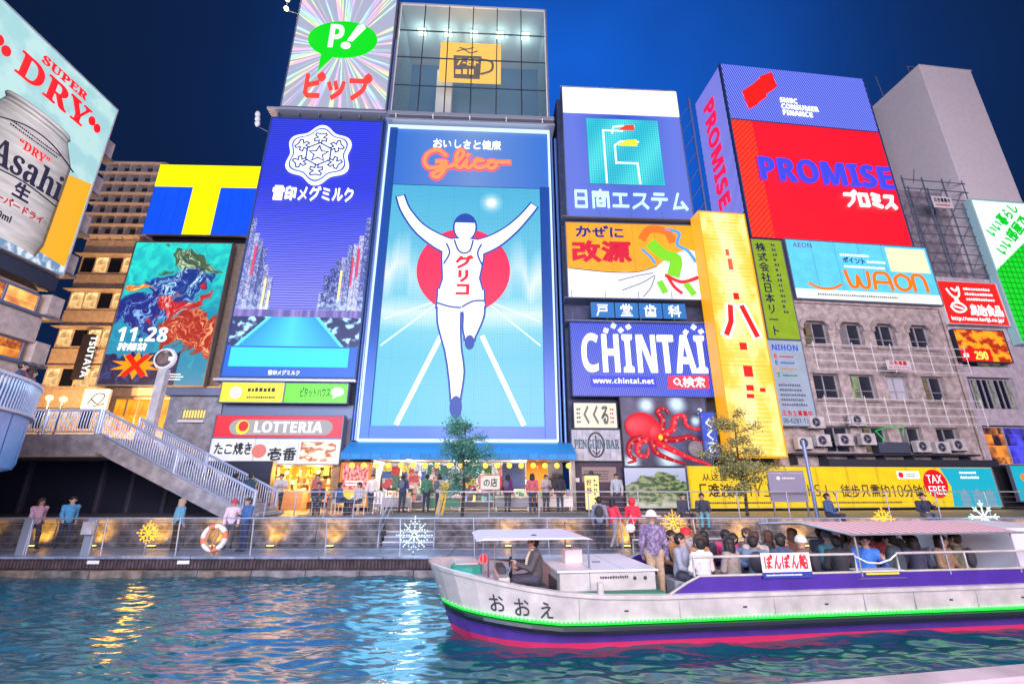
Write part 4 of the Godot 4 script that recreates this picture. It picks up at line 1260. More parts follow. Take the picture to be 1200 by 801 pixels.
	# small agency boards
	var y1 := sign_on(FACE_A, -15.25, -12.05, 6.82, 7.85, 0.3, 0.25, "yellow_agency_sign", "small yellow lit board with dark print above the burger sign", lit_panel(Color(0.96, 0.90, 0.12), 1.0, 3.2, 1.0, 0), M.steel, 0.05)
	fine_print(y1, 1.35, 0.45, 1.6, 0.42, 1, M.black, 0.006, 11)
	fine_print(y1, 1.35, 0.15, 1.5, 0.22, 1, M.black, 0.006, 12)
	plate(y1, "round_mark", oval(0.75, 0.5, 0.32, 0.32, 18), M.white, 0.003, 0.01)
	var g1 := sign_on(FACE_A, -11.98, -8.75, 6.82, 7.83, 0.3, 0.25, "green_agency_sign", "small bright green lit board with black kana and white bubble", lit_panel(Color(0.42, 0.90, 0.06), 1.0, 3.2, 1.0, 0), M.steel, 0.05)
	kana(g1, "ピタットハウス", 0.75, 0.3, 1.6, 0.5, M.black, 0.11, 0.01)
	plate(g1, "bubble", oval(2.72, 0.58, 0.33, 0.24, 20), M.lit, 0.003, 0.01)
	plate(g1, "bubble_tail", [[2.5, 0.45], [2.75, 0.38], [2.5, 0.2]], M.lit, 0.003, 0.01)
	# burger sign
	var lo := sign_on(FACE_A, -15.1, -8.75, 5.0, 6.08, 0.5, 0.4, "burger_shop_sign", "red lit fascia with white pill and grey block lettering", lit_panel(Color(0.86, 0.06, 0.14), 1.0, 6.3, 1.1, 3), M.steel, 0.06)
	plate(lo, "pill", oval(1.15, 0.5, 0.42, 0.38, 16, PI / 2, PI * 1.5) + oval(5.45, 0.5, 0.42, 0.38, 16, -PI / 2, PI / 2), glow(Color(0.62, 0.60, 0.62), 0.9), 0.003, 0.03)
	word(lo, "LOTTERIA", 1.92, 0.24, 3.45, 0.55, M.lit, "sansbold", 0.05, 0.032)
	plate(lo, "round_logo", oval(1.38, 0.5, 0.33, 0.36, 24), glow(Color(0.95, 0.85, 0.1), 1.0), 0.03, 0.04)
	plate(lo, "round_logo", oval(1.42, 0.55, 0.24, 0.26, 20), glow(Color(0.9, 0.12, 0.1), 1.0), 0.04, 0.05)
	sign_light(lo, 6.3, 1.08, Color(1, 0.3, 0.3), 0.2)
	var tk := sign_on(FACE_A, -15.1, -8.72, 3.7, 4.92, 0.55, 0.4, "octopus_ball_sign", "white lit fascia with black brush lettering over the warm snack shop", lit_panel(Color(0.86, 0.86, 0.90), 0.95, 6.3, 1.2, 3), M.steel, 0.05)
	kana(tk, "たこ焼き", 0.2, 0.45, 1.9, 0.58, M.black, 0.13, 0.02)
	kana(tk, "壱番", 2.85, 0.18, 1.45, 0.6, M.black, 0.14, 0.02)
	plate(tk, "octopus_mark", oval(2.4, 0.62, 0.36, 0.34, 18), glow(Color(0.82, 0.45, 0.42), 0.9), 0.003, 0.012)
	var food := noise(75, 3.0, 3)
	var ft := paint(48, 32, func(u, v): return Color(0.95, 0.9, 0.8).lerp(Color(0.72, 0.36, 0.16), clampf(food.get_noise_2d(u * 0.8, v * 0.8) * 2.5, 0, 1)))
	part(tk, "food_picture", face_mesh(1.75, 0.95), screen(ft, 0.95), Vector3(4.42, 0.13, 0.012))
	sign_light(tk, 6.3, 1.2, Color(1, 1, 1), 0.15)

	runner_sign()
	glass_box()

func runner_sign() -> void:
	var frame := solid(Color(0.02, 0.09, 0.36), 0.3, 0.2)
	var b := thing("runner_sign_building", "building behind the great runner sign with a wide blue awning", "building", on(FACE_A, -8.1, STREET), yaw_of(FACE_A))
	box(b, "wall", solid(Color(0.04, 0.08, 0.22), 0.5), 0, 3.3, -9, 10.9, 24.6, -0.9)
	box(b, "ledge", solid(Color(0.55, 0.58, 0.66), 0.35, 0.6), -0.1, 23.75, -0.9, 10.9, 23.9, 0.5)
	box(b, "ledge", solid(Color(0.55, 0.58, 0.66), 0.35, 0.6), -0.1, 24.35, -0.9, 10.9, 24.65, 0.3)
	for i in 5:
		part(b, "floodlight_arm", tube([Vector3(0.5 + i * 2.4, 23.9, 0.2), Vector3(0.5 + i * 2.4, 24.3, 0.45)], 0.04, 6), M.white)
	var o := thing("runner_sign", "giant sky blue screen showing a white runner with raised arms before a red disc", "sign", on(FACE_A, -7.95, 4.83, 0.4), yaw_of(FACE_A))
	var edge := glow(Color(0.80, 0.90, 1.0), 0.95)
	# outer light lines, deep blue frame, recessed faces
	box(o, "light_line", edge, 0.0, 0.0, -0.6, 0.10, 19.9, 0.22)
	box(o, "light_line", edge, 10.26, 0.0, -0.6, 10.36, 19.9, 0.22)
	box(o, "light_line", edge, 0.10, 0.0, -0.6, 10.26, 0.13, 0.22)
	box(o, "light_line", edge, 0.10, 19.78, -0.6, 10.26, 19.9, 0.22)
	box(o, "frame", frame, 0.10, 0.13, -0.6, 0.58, 19.78, 0.12)
	box(o, "frame", frame, 9.66, 0.13, -0.6, 10.26, 15.6, 0.12)
	box(o, "frame", frame, 0.58, 0.13, -0.6, 9.66, 0.78, 0.12)
	var bt := paint(64, 32, func(u, v): return Color(0.16, 0.42, 0.80).lerp(Color(0.42, 0.55, 0.80), clampf(1.0 - absf(u - 0.5) * 1.8, 0, 1)))
	part(o, "name_panel", face_mesh(9.66, 4.22), screen(bt, 0.85), Vector3(0.58, 15.56, 0.0))
	kana(o, "おいしさと健康", 2.86, 18.35, 4.4, 0.68, M.lit, 0.12, 0.05, 0.02)
	# script name in red tube with pink light
	var script := [
		[[3.75, 17.75], [3.2, 18.15], [2.6, 17.85], [2.42, 17.25], [2.7, 16.8], [3.3, 16.85], [3.65, 17.2], [3.1, 17.25], [3.75, 17.25], [3.65, 16.6], [3.3, 16.1], [2.95, 16.3], [3.6, 16.75], [4.3, 17.1], [4.85, 17.9], [4.6, 18.2], [4.4, 17.7], [4.42, 17.0], [4.75, 16.9], [5.05, 17.4], [5.0, 17.0], [5.25, 16.88], [5.7, 17.4], [6.05, 17.45], [5.65, 17.5], [5.55, 17.05], [5.9, 16.88], [6.3, 17.1], [6.6, 17.45], [6.35, 17.1], [6.65, 16.88], [6.95, 17.15], [6.75, 17.45], [6.5, 17.4], [7.1, 17.38], [7.75, 17.4]],
		[[5.1, 17.75], [5.16, 17.85]]]
	strokes(o, "script_name", script, 0.42, glow(Color(0.98, 0.32, 0.42), 1.0), 0.01, 0.06)
	strokes(o, "script_name", script, 0.22, glow(Color(1.0, 0.50, 0.30), 1.2), 0.06, 0.12)
	# the screen itself
	var cl := noise(81, 1.4, 4)
	var tex := paint(300, 480, func(u, v):
		var c := Color(0.24, 0.70, 0.88).lerp(Color(0.45, 0.82, 0.92), clampf(v * 1.6, 0, 1))
		var far := absf(u - 0.5) * 2.0
		var k := clampf(1.0 - absf(v - (0.42 + 0.10 * cl.get_noise_1d(u * 3.0))) / 0.14, 0, 1) * clampf(far * 1.5 - 0.35, 0, 1)
		k = maxf(k, clampf(1.0 - absf(v - 0.57) / 0.08, 0, 1) * 0.85)
		c = c.lerp(Color(0.88, 0.94, 0.98), k)
		if v > 0.62:
			c = c.lerp(Color(0.28, 0.76, 0.90), clampf((v - 0.60) * 7.0, 0, 1))
		var sun := Vector2(u - 0.67, (v - 0.075) * 1.6).length()
		c = c.lerp(Color(1, 1, 0.98), clampf(0.09 / (sun + 0.03) - 0.75, 0, 1))
		if int(u * 300.0) % 3 == 0 or int(v * 480.0) % 3 == 0:
			c = c.darkened(0.16)
		if int(u * 300.0) % 50 == 25 or int(v * 480.0) % 48 == 24:
			c = c.darkened(0.05)
		c = c.lerp(Color(c.get_luminance(), c.get_luminance(), c.get_luminance()), 0.12)
		return c)
	part(o, "screen_face", face_mesh(9.08, 14.78), screen(tex, 1.0), Vector3(0.58, 0.78, -0.05))
	var white := glow(Color(0.95, 0.95, 0.98), 1.0)
	var pale := glow(Color(0.80, 0.93, 0.97), 1.0)
	for l in [[[3.95, 5.69], [1.92, 0.95]], [[6.29, 5.73], [8.53, 0.95]]]:
		strokes(o, "lane_line", [l], 0.27, white, -0.045, -0.035, false)
	for l in [[[3.72, 7.74], [0.74, 5.18]], [[6.52, 7.8], [9.5, 5.3]], [[3.59, 7.83], [0.78, 6.74]], [[6.7, 7.84], [9.5, 6.71]]]:
		strokes(o, "lane_line", [l], 0.09, pale, -0.045, -0.035, false)
	plate(o, "red_disc", oval(5.1, 9.85, 2.72, 2.72, 56), glow(Color(0.93, 0.12, 0.30), 1.0), -0.045, -0.03)
	# a plain runner: tapered limbs with a blue edge, no features
	var limbs := [
		[[[1.15, 14.55], [1.5, 13.7], [2.35, 12.55], [3.4, 11.75], [4.4, 11.25]], [0.42, 0.46, 0.6, 0.82, 1.0]],
		[[[9.2, 14.2], [8.65, 13.45], [7.85, 12.55], [6.85, 11.75], [5.8, 11.25]], [0.42, 0.46, 0.6, 0.82, 1.0]],
		[[[4.38, 8.1], [4.4, 6.6], [4.68, 5.0], [4.9, 3.7], [4.92, 2.3]], [1.35, 1.2, 0.82, 0.78, 0.42]],
		[[[5.72, 8.1], [5.76, 7.1], [5.62, 6.2], [5.58, 5.7]], [1.2, 1.12, 0.8, 0.46]]]
	var torso := [[3.85, 11.75], [4.6, 11.85], [5.5, 11.85], [6.2, 11.75], [6.22, 10.6], [6.0, 9.3], [6.25, 8.4], [6.38, 7.6], [5.1, 7.2], [3.68, 7.5], [3.72, 8.3], [3.95, 9.2], [3.84, 10.6]]
	var blue := glow(Color(0.08, 0.25, 0.62), 0.9)
	for pass_no in 2:
		var grow := 0.22 if pass_no == 0 else 0.0
		var m: Material = blue if pass_no == 0 else white
		var z := -0.03 + 0.03 * pass_no
		var st := begin()
		var i := 0
		for l in limbs:
			var p := []
			for q in l[0]:
				p.append(Vector2(q[0], q[1]))
			var sm := smooth(p, 6)
			var ws := []
			for k in sm.size():
				var f := float(k) / 6.0
				var a: int = mini(int(f), l[1].size() - 1)
				ws.append(lerpf(l[1][a], l[1][mini(a + 1, l[1].size() - 1)], f - a) + grow)
			add_ribbon(st, sm, ws, z, z + 0.012 + 0.002 * i)
			i += 1
		var tp := PackedVector2Array()
		for q in torso:
			tp.append(Vector2(q[0] + signf(q[0] - 5.05) * grow * 0.5, q[1] + grow * (0.5 if q[1] > 11 else -0.5 if q[1] < 7.7 else 0.0)))
		add_extruded(st, tp, z, z + 0.024)
		var hp := PackedVector2Array()
		for q in oval(5.1, 12.65, 0.62 + grow * 0.5, 0.86 + grow * 0.5, 28):
			hp.append(Vector2(q[0], q[1]))
		add_extruded(st, hp, z, z + 0.022)
		part(o, "runner_edge" if pass_no == 0 else "runner_figure", st.commit(), m)
	plate(o, "runner_hair", oval(5.1, 12.95, 0.64, 0.6, 20, 0.0, PI), blue, 0.0, 0.035)
	plate(o, "runner_shoe", oval(4.95, 1.8, 0.33, 0.6, 20), blue, 0.0, 0.035)
	plate(o, "runner_shoe", oval(5.58, 5.4, 0.27, 0.42, 20), blue, 0.0, 0.035)
	strokes(o, "vest_line", [[[4.5, 11.75], [4.75, 11.1], [5.1, 10.9], [5.45, 11.1], [5.6, 11.75]], [[4.05, 11.5], [4.25, 10.9], [3.95, 10.2]], [[6.1, 11.5], [5.9, 10.9], [6.15, 10.2]], [[3.72, 7.7], [4.4, 7.5], [5.0, 7.45]], [[5.1, 7.5], [5.7, 7.85], [6.3, 7.9]]], 0.1, blue, 0.02, 0.035)
	kana(o, "グリコ", 4.62, 8.2, 0.95, 2.6, glow(Color(0.90, 0.08, 0.16), 1.0), 0.2, 0.02, 0.03, true)
	sign_light(o, 9.2, 15.0, Color(0.5, 0.8, 1.0), 0.36, 0.5, 0.8)

func glass_box() -> void:
	var o := thing("glass_top_storey", "glass-fronted top storey with a glowing orange mug sign inside", "building", on(FACE_A, -8.05, 26.15, 0.0), yaw_of(FACE_A))
	var w := 10.45
	var h := 10.0
	var wall := solid(Color(0.22, 0.24, 0.30), 0.7, 0.0, 0.2)
	box(o, "back_wall", solid(Color(0.05, 0.08, 0.16), 0.7), 0, 0, -5.2, w, h, -5.0)
	box(o, "floor", wall, 0, -0.2, -5.2, w, 0, 0)
	box(o, "ceiling", solid(Color(0.4, 0.44, 0.45), 0.7), 0, h, -5.2, w, h + 0.2, 0)
	box(o, "side_wall", wall, -0.15, -0.2, -5.2, 0, h + 0.2, 0)
	box(o, "side_wall", wall, w, -0.2, -5.2, w + 0.15, h + 0.2, 0)
	box(o, "pillar", solid(Color(0.6, 0.6, 0.62), 0.7), 2.3, 0, -4.4, 3.5, 8.0, -3.6)
	box(o, "counter", M.pale, 0.2, 0, -2.4, w - 0.2, 2.1, -2.2)
	for i in 6:
		box(o, "bench", M.black, 0.6 + i * 1.65, 0.0, -1.2, 1.95 + i * 1.65, 0.85, -0.6)
		box(o, "chair_back", M.black, 0.9 + i * 1.65, 0.85, -1.2, 1.4 + i * 1.65, 1.25, -1.1)
	var mx := box(o, "lit_panel", glow(Color(1.0, 0.72, 0.02), 1.0), 2.75, 4.75, -1.75, 7.3, 8.5, -1.6)
	mx.name = "mug_sign"
	var brown := solid(Color(0.16, 0.07, 0.0), 0.6)
	plate(o, "mug", [[3.85, 5.0], [5.75, 5.0], [5.85, 7.2], [3.75, 7.2]], brown, -1.599, -1.58)
	strokes(o, "mug_handle", [[[5.8, 6.9], [6.6, 6.7], [6.6, 5.9], [5.85, 5.5]]], 0.18, brown, -1.599, -1.58)
	strokes(o, "steam", [[[4.0, 7.6], [4.5, 7.8], [5.0, 7.5], [5.5, 7.7]], [[4.2, 8.0], [4.7, 7.85], [5.2, 8.05]]], 0.1, brown, -1.599, -1.58)
	word(o, "7-8F", 3.95, 6.25, 1.75, 0.65, glow(Color(1.0, 0.72, 0.02), 1.0), "sansbold", 0.02, -1.575)
	fine_print(o, 3.95, 5.15, 1.6, 1.0, 1, glow(Color(1.0, 0.72, 0.02), 1.0), -1.575, 3)
	sign_light(o, 4.0, 3.9, Color(1.0, 0.7, 0.15), 0.35, 2.75, 4.75, -1.4)
	for i in 5:
		var q := Vector3(1.2 + i * 2.0, 9.85, -2.0)
		box(o, "ceiling_lamp", glow(Color(0.9, 1.0, 0.97), 2.0), q.x - 0.3, 9.9, -2.3, q.x + 0.3, 9.96, -1.7)
		bulb_light(o, q + Vector3(0, -0.15, 0), Color(0.85, 1.0, 0.95), 1.6, 0.2)
	# glazing: panes in a thin grid
	var pane := StandardMaterial3D.new()
	pane.albedo_color = Color(0.5, 0.75, 0.85, 0.10)
	pane.transparency = BaseMaterial3D.TRANSPARENCY_ALPHA
	pane.roughness = 0.02
	pane.metallic_specular = 0.25
	for i in 6:
		for j in 4:
			box(o, "pane", pane, w * i / 6.0 + 0.04, h * j / 4.0 + 0.04, -0.02, w * (i + 1) / 6.0 - 0.04, h * (j + 1) / 4.0 - 0.04, -0.008)
	for i in 7:
		box(o, "mullion", M.dark if i % 6 else M.white, w * i / 6.0 - 0.035, 0, -0.08, w * i / 6.0 + 0.035, h, 0.03)
	for j in 5:
		box(o, "transom", M.dark if j % 4 else M.white, 0.04, h * j / 4.0 - 0.03, -0.07, w - 0.04, h * j / 4.0 + 0.03, 0.02)

# ---------------------------------------------------------------- the column of signs right of the runner
func stripes(w: int, h: int, a: Color, b: Color, slope: float, period: float, duty := 0.5) -> ImageTexture:
	# slanting light tubes on a dark ground
	return paint(w, h, func(u, v):
		var k := fposmod(u * w + v * h * slope, period) / period
		return a.lerp(b, clampf((absf(k - 0.5) * 2.0 - duty) * 3.0 + 0.5, 0, 1)))

func middle_column() -> void:
	var b := thing("advert_tower", "narrow building stacked with signs between the runner and the yellow bar sign", "building", on(FACE_A, 3.1, STREET), yaw_of(FACE_A))
	box(b, "wall", solid(Color(0.05, 0.07, 0.16), 0.6, 0.0, 0.3), 0, 2.5, -8, 8.4, 26.8, -0.35)
	part(b, "pipe", tube([Vector3(-0.25, 3, 0.1), Vector3(-0.25, 23, 0.1)], 0.08, 8), solid(Color(0.1, 0.2, 0.5), 0.35, 0.5))
	part(b, "pipe", tube([Vector3(-0.5, 3, 0.2), Vector3(-0.5, 23, 0.2)], 0.05, 8), solid(Color(0.1, 0.2, 0.5), 0.35, 0.5))
	for q in [16.75, 11.4, 10.0]:
		box(b, "catwalk", M.steel, -0.1, q, -0.35, 8.6, q + 0.06, 0.7)
		for i in 5:
			part(b, "catwalk_post", tube([Vector3(0.3 + i * 1.95, q, 0.66), Vector3(0.3 + i * 1.95, q + 0.5, 0.66)], 0.02, 5), M.steel)
	# steel lattice behind, towards the red sign
	for x in [8.8, 9.7]:
		part(b, "mast", tube([Vector3(x, 10, -0.6), Vector3(x - 0.1, 27.6, -0.6)], 0.08, 6), solid(Color(0.16, 0.22, 0.5), 0.4, 0.4))
	for i in 12:
		part(b, "lattice_bar", tube([Vector3(8.8, 11 + i * 1.35, -0.6), Vector3(9.7, 12.35 + i * 1.35, -0.6)], 0.03, 5), solid(Color(0.16, 0.22, 0.5), 0.4, 0.4))

	var o := sign_on(FACE_A, 3.42, 11.35, 18.5, 28.65, 0.3, 0.6, "property_sign", "grey lit sign with pale square emblem under a white band", screen(paint(64, 64, func(u, v):
		return Color(0.40, 0.48, 0.88).lerp(Color(0.16, 0.32, 0.78), clampf(1.0 - absf(u - 0.5) * 2.4, 0, 1) * clampf(1.2 - v, 0, 1))), 0.8), M.steel, 0.05)
	plate(o, "white_band", [[0, 8.02], [7.93, 8.02], [7.93, 10.15], [0, 10.15]], glow(Color(0.96, 0.95, 0.93), 1.0), 0.003, 0.06)
	for i in 4:
		part(o, "rail_post", tube([Vector3(0.1 + i * 2.55, 10.15, -0.3), Vector3(0.1 + i * 2.55, 10.6, -0.3)], 0.025, 5), M.rail)
	part(o, "rail", tube([Vector3(-0.1, 10.6, -0.3), Vector3(8.0, 10.6, -0.3)], 0.03, 6), M.rail)
	var dots := paint(128, 128, func(u, v):
		var c := Color(0.30, 0.86, 0.90).lerp(Color(0.16, 0.74, 0.84), 0.5 + 0.5 * sin(u * 9.0 + v * 6.0))
		return c.darkened(0.25) if (int(u * 128.0) % 4 == 0 or int(v * 128.0) % 4 == 0) else c)
	part(o, "emblem_panel", face_mesh(4.85, 5.15), screen(dots, 1.0), Vector3(1.5, 2.42, 0.07))
	part(o, "emblem_box", box_mesh(Vector3(4.85, 5.15, 0.06)), M.steel, Vector3(3.925, 4.995, 0.036))
	var line := [[[2.6, 2.5], [2.6, 6.6], [3.9, 6.6]], [[3.2, 6.4], [3.3, 6.9], [3.8, 7.0], [4.7, 7.0]], [[3.3, 4.0], [3.3, 5.4], [3.7, 5.75], [4.9, 5.75]], [[3.3, 4.05], [4.7, 4.05], [4.75, 2.5]]]
	strokes(o, "emblem", line, 0.12, glow(Color(0.9, 1.0, 1.0), 1.0), 0.075, 0.10, false)
	plate(o, "emblem_flag", [[3.6, 6.65], [4.7, 6.65], [4.7, 7.1], [4.1, 7.05]], glow(Color(0.95, 0.25, 0.2), 1.0), 0.10, 0.13)
	plate(o, "emblem_flag", [[3.5, 5.4], [4.8, 5.4], [4.8, 5.9], [4.1, 5.85]], glow(Color(0.98, 0.85, 0.2), 1.0), 0.10, 0.13)
	kana(o, "日商エステム", 0.3, 0.62, 7.5, 1.35, glow(Color(0.75, 0.93, 1.0), 1.0), 0.11, 0.1)
	sign_light(o, 7.9, 10.1, Color(0.7, 0.85, 1.0), 0.09)

	var k := sign_on(FACE_A, 3.28, 11.4, 13.0, 18.05, 0.35, 0.35, "cold_remedy_sign", "orange and white lit sign with blue and crimson lettering and drifting ribbons", lit_panel(Color(0.97, 0.62, 0.08), 1.0, 8.1, 5.0, 6), M.steel, 0.05)
	var arc := [[0.0, 0.02], [8.1, 0.02], [8.1, 3.2], [7.4, 3.4], [6.4, 3.0], [5.4, 2.2], [4.2, 1.8], [2.4, 1.75], [0.0, 1.95]]
	plate(k, "white_cloud", arc, glow(Color(0.86, 0.88, 0.98), 1.0), 0.003, 0.012)
	kana(k, "かぜに", 0.55, 4.05, 3.1, 0.8, glow(Color(0.10, 0.14, 0.55), 0.7), 0.15, 0.02)
	kana(k, "改源", 0.25, 2.42, 3.75, 1.42, glow(Color(0.80, 0.04, 0.20), 0.9), 0.17, 0.02, 0.014)
	strokes(k, "cloud_line", [[[0.1, 1.95], [2.4, 1.75], [4.2, 1.8], [5.4, 2.2]], [[3.0, 1.2], [4.0, 1.5], [5.1, 1.75]], [[3.2, 0.6], [4.4, 1.1], [5.2, 1.6]], [[5.2, 1.5], [4.9, 0.8], [4.4, 0.2]]], 0.05, M.black, 0.012, 0.018)
	# generic swirl in the colours of the printed figure
	var sw := [[Color(0.98, 0.42, 0.10), [[4.7, 4.1], [5.2, 4.7], [6.2, 4.6], [6.5, 4.0]], 0.5], [Color(0.45, 0.80, 0.10), [[5.3, 3.6], [5.9, 3.0], [6.6, 2.7], [6.4, 1.8]], 0.75], [Color(0.25, 0.60, 0.92), [[6.2, 4.75], [7.0, 4.5], [6.8, 3.7], [7.4, 3.3], [7.8, 2.6]], 0.2], [Color(0.25, 0.60, 0.92), [[4.6, 3.3], [5.0, 2.9], [5.3, 2.4]], 0.16], [Color(0.88, 0.12, 0.12), [[5.9, 1.6], [6.8, 1.2], [7.8, 1.5]], 0.22], [Color(0.88, 0.12, 0.12), [[6.0, 1.5], [6.3, 0.9], [6.7, 0.5]], 0.2], [Color(0.45, 0.80, 0.10), [[5.5, 1.1], [5.7, 0.6]], 0.4], [Color(0.45, 0.80, 0.10), [[7.1, 1.0], [7.4, 0.5]], 0.4]]
	for q in sw:
		strokes(k, "ribbon", [q[1]], q[2], glow(q[0], 0.95), 0.013, 0.022)
	sign_light(k, 8.1, 5.0, Color(1.0, 0.8, 0.6), 0.10)

	for i in 4:
		var d := sign_on(FACE_A, 4.52 + i * 1.4, 5.86 + i * 1.4, 11.82, 12.76, 0.45, 0.15, "dentist_tile_sign", "blue tile sign with one white character, %s of four in a row" % ["first", "second", "third", "last"][i], glow(Color(0.05, 0.42, 0.72), 0.85), M.steel, 0.0, "sign", "dentist tile signs")
		kana(d, ["戸", "堂", "歯", "科"][i], 0.28, 0.1, 0.8, 0.75, M.lit, 0.11, 0.02)

	var ch := sign_on(FACE_A, 3.3, 11.5, 7.32, 11.63, 0.4, 0.4, "rental_sign", "deep blue slant-striped sign with bold white Latin capitals", screen(stripes(512, 256, Color(0.03, 0.10, 0.55), Color(0.22, 0.40, 0.95), 0.35, 7.0), 0.95), M.darkblue, 0.06)
	word(ch, "CHINTAI", 0.45, 1.3, 7.2, 2.2, glow(Color(0.97, 0.98, 0.95), 1.05), "sansbold", 0.14)
	for q in [[2.0, 3.72], [2.45, 4.0], [2.85, 3.75], [6.6, 3.7], [7.1, 4.0], [7.5, 3.75], [3.3, 3.95]]:
		part(ch, "confetti", box_mesh(Vector3(0.26, 0.26, 0.1)), M.lit, Vector3(q[0], q[1], 0.06), Vector3(0, 0, q[0] * 3.0))
	plate(ch, "address_strip", [[1.0, 0.48], [4.6, 0.48], [4.6, 1.1], [1.0, 1.1]], glow(Color(0.10, 0.22, 0.80), 0.9), 0.003, 0.03)
	word(ch, "www.chintai.net", 1.1, 0.68, 3.4, 0.28, M.lit, "sansbold", 0.02, 0.032)
	plate(ch, "search_button", [[5.25, 0.4], [7.55, 0.45], [7.6, 1.2], [5.3, 1.12]], glow(Color(0.90, 0.16, 0.26), 1.0), 0.003, 0.05)
	kana(ch, "検索", 6.1, 0.5, 1.3, 0.58, M.lit, 0.12, 0.02, 0.052)
	strokes(ch, "magnifier", [[[5.95, 0.82], [5.78, 0.99], [5.6, 0.82], [5.78, 0.65], [5.95, 0.82]], [[5.9, 0.7], [6.05, 0.55]]], 0.07, M.lit, 0.05, 0.07)
	sign_light(ch, 8.2, 4.3, Color(0.5, 0.65, 1.0), 0.12)

	var ku := sign_on(FACE_A, 3.3, 5.6, 5.6, 6.92, 0.35, 0.15, "brush_name_sign", "small cream sign with loose grey brush characters", glow(Color(0.90, 0.88, 0.80), 0.8), M.dark, 0.06)
	kana(ku, "くくる", 0.42, 0.2, 1.5, 1.0, solid(Color(0.14, 0.13, 0.12), 0.6), 0.17, 0.02)
	fine_print(ku, 0.14, 0.2, 0.22, 0.9, 4, M.black, 0.006, 14)
	fine_print(ku, 1.95, 0.2, 0.22, 0.9, 4, glow(Color(0.8, 0.1, 0.05), 0.6), 0.006, 15)
	var pe := sign_on(FACE_A, 3.1, 5.7, 3.9, 5.5, 0.35, 0.15, "bar_name_sign", "grey plank sign with dark lettering across an oval ring", solid(Color(0.4, 0.42, 0.47), 0.6, 0.0, 0.3), M.dark, 0.06)
	for i in 9:
		box(pe, "plank", solid(Color(0.62, 0.64, 0.72), 0.6, 0.0, 0.25), 0.02 + i * 0.288, 0.02, 0.002, 0.295 + i * 0.288, 1.58, 0.02)
	strokes(pe, "oval_ring", [oval(1.3, 0.82, 0.42, 0.62, 24) + [[1.72, 0.82]]], 0.09, M.black, 0.02, 0.05, false)
	word(pe, "PENGUIN BAR", 0.12, 0.62, 2.4, 0.46, solid(Color(0.02, 0.12, 0.16), 0.5), "serifbold", 0.03, 0.05)
	strokes(pe, "anchor_mark", [[[1.3, 1.3], [1.3, 0.3]], [[1.12, 0.5], [1.3, 0.3], [1.48, 0.5]]], 0.06, M.black, 0.02, 0.05, false)

	octopus_sign()
	var lf := noise(95, 3.2, 4)
	var ntex := paint(96, 64, func(u, v):
		var e: float = lf.get_noise_2d(u * 1.0, v * 1.0)
		var hill := 0.42 - 0.25 * sin(u * 3.2) + 0.12 * e
		if v < hill:
			return Color(0.80, 0.82, 0.94).lerp(Color(0.62, 0.66, 0.86), v * 1.4)
		var g: float = lf.get_noise_2d(u * 2.2 + 9.0, v * 2.2)
		var c := Color(0.22, 0.34, 0.18).lerp(Color(0.62, 0.66, 0.46), clampf(g * 1.7 + 0.45, 0, 1))
		return c.lerp(Color(0.82, 0.80, 0.74), clampf((v - 0.75) * 4.0 + e, 0, 1)))
	var n := sign_on(FACE_A, 5.75, 9.4, 1.6, 3.55, 0.5, 0.1, "garden_poster", "lit poster showing green hillside trees at the pavement", screen(ntex, 0.7), M.dark, 0.04, "poster")
	n.get_child(0).name = "picture"

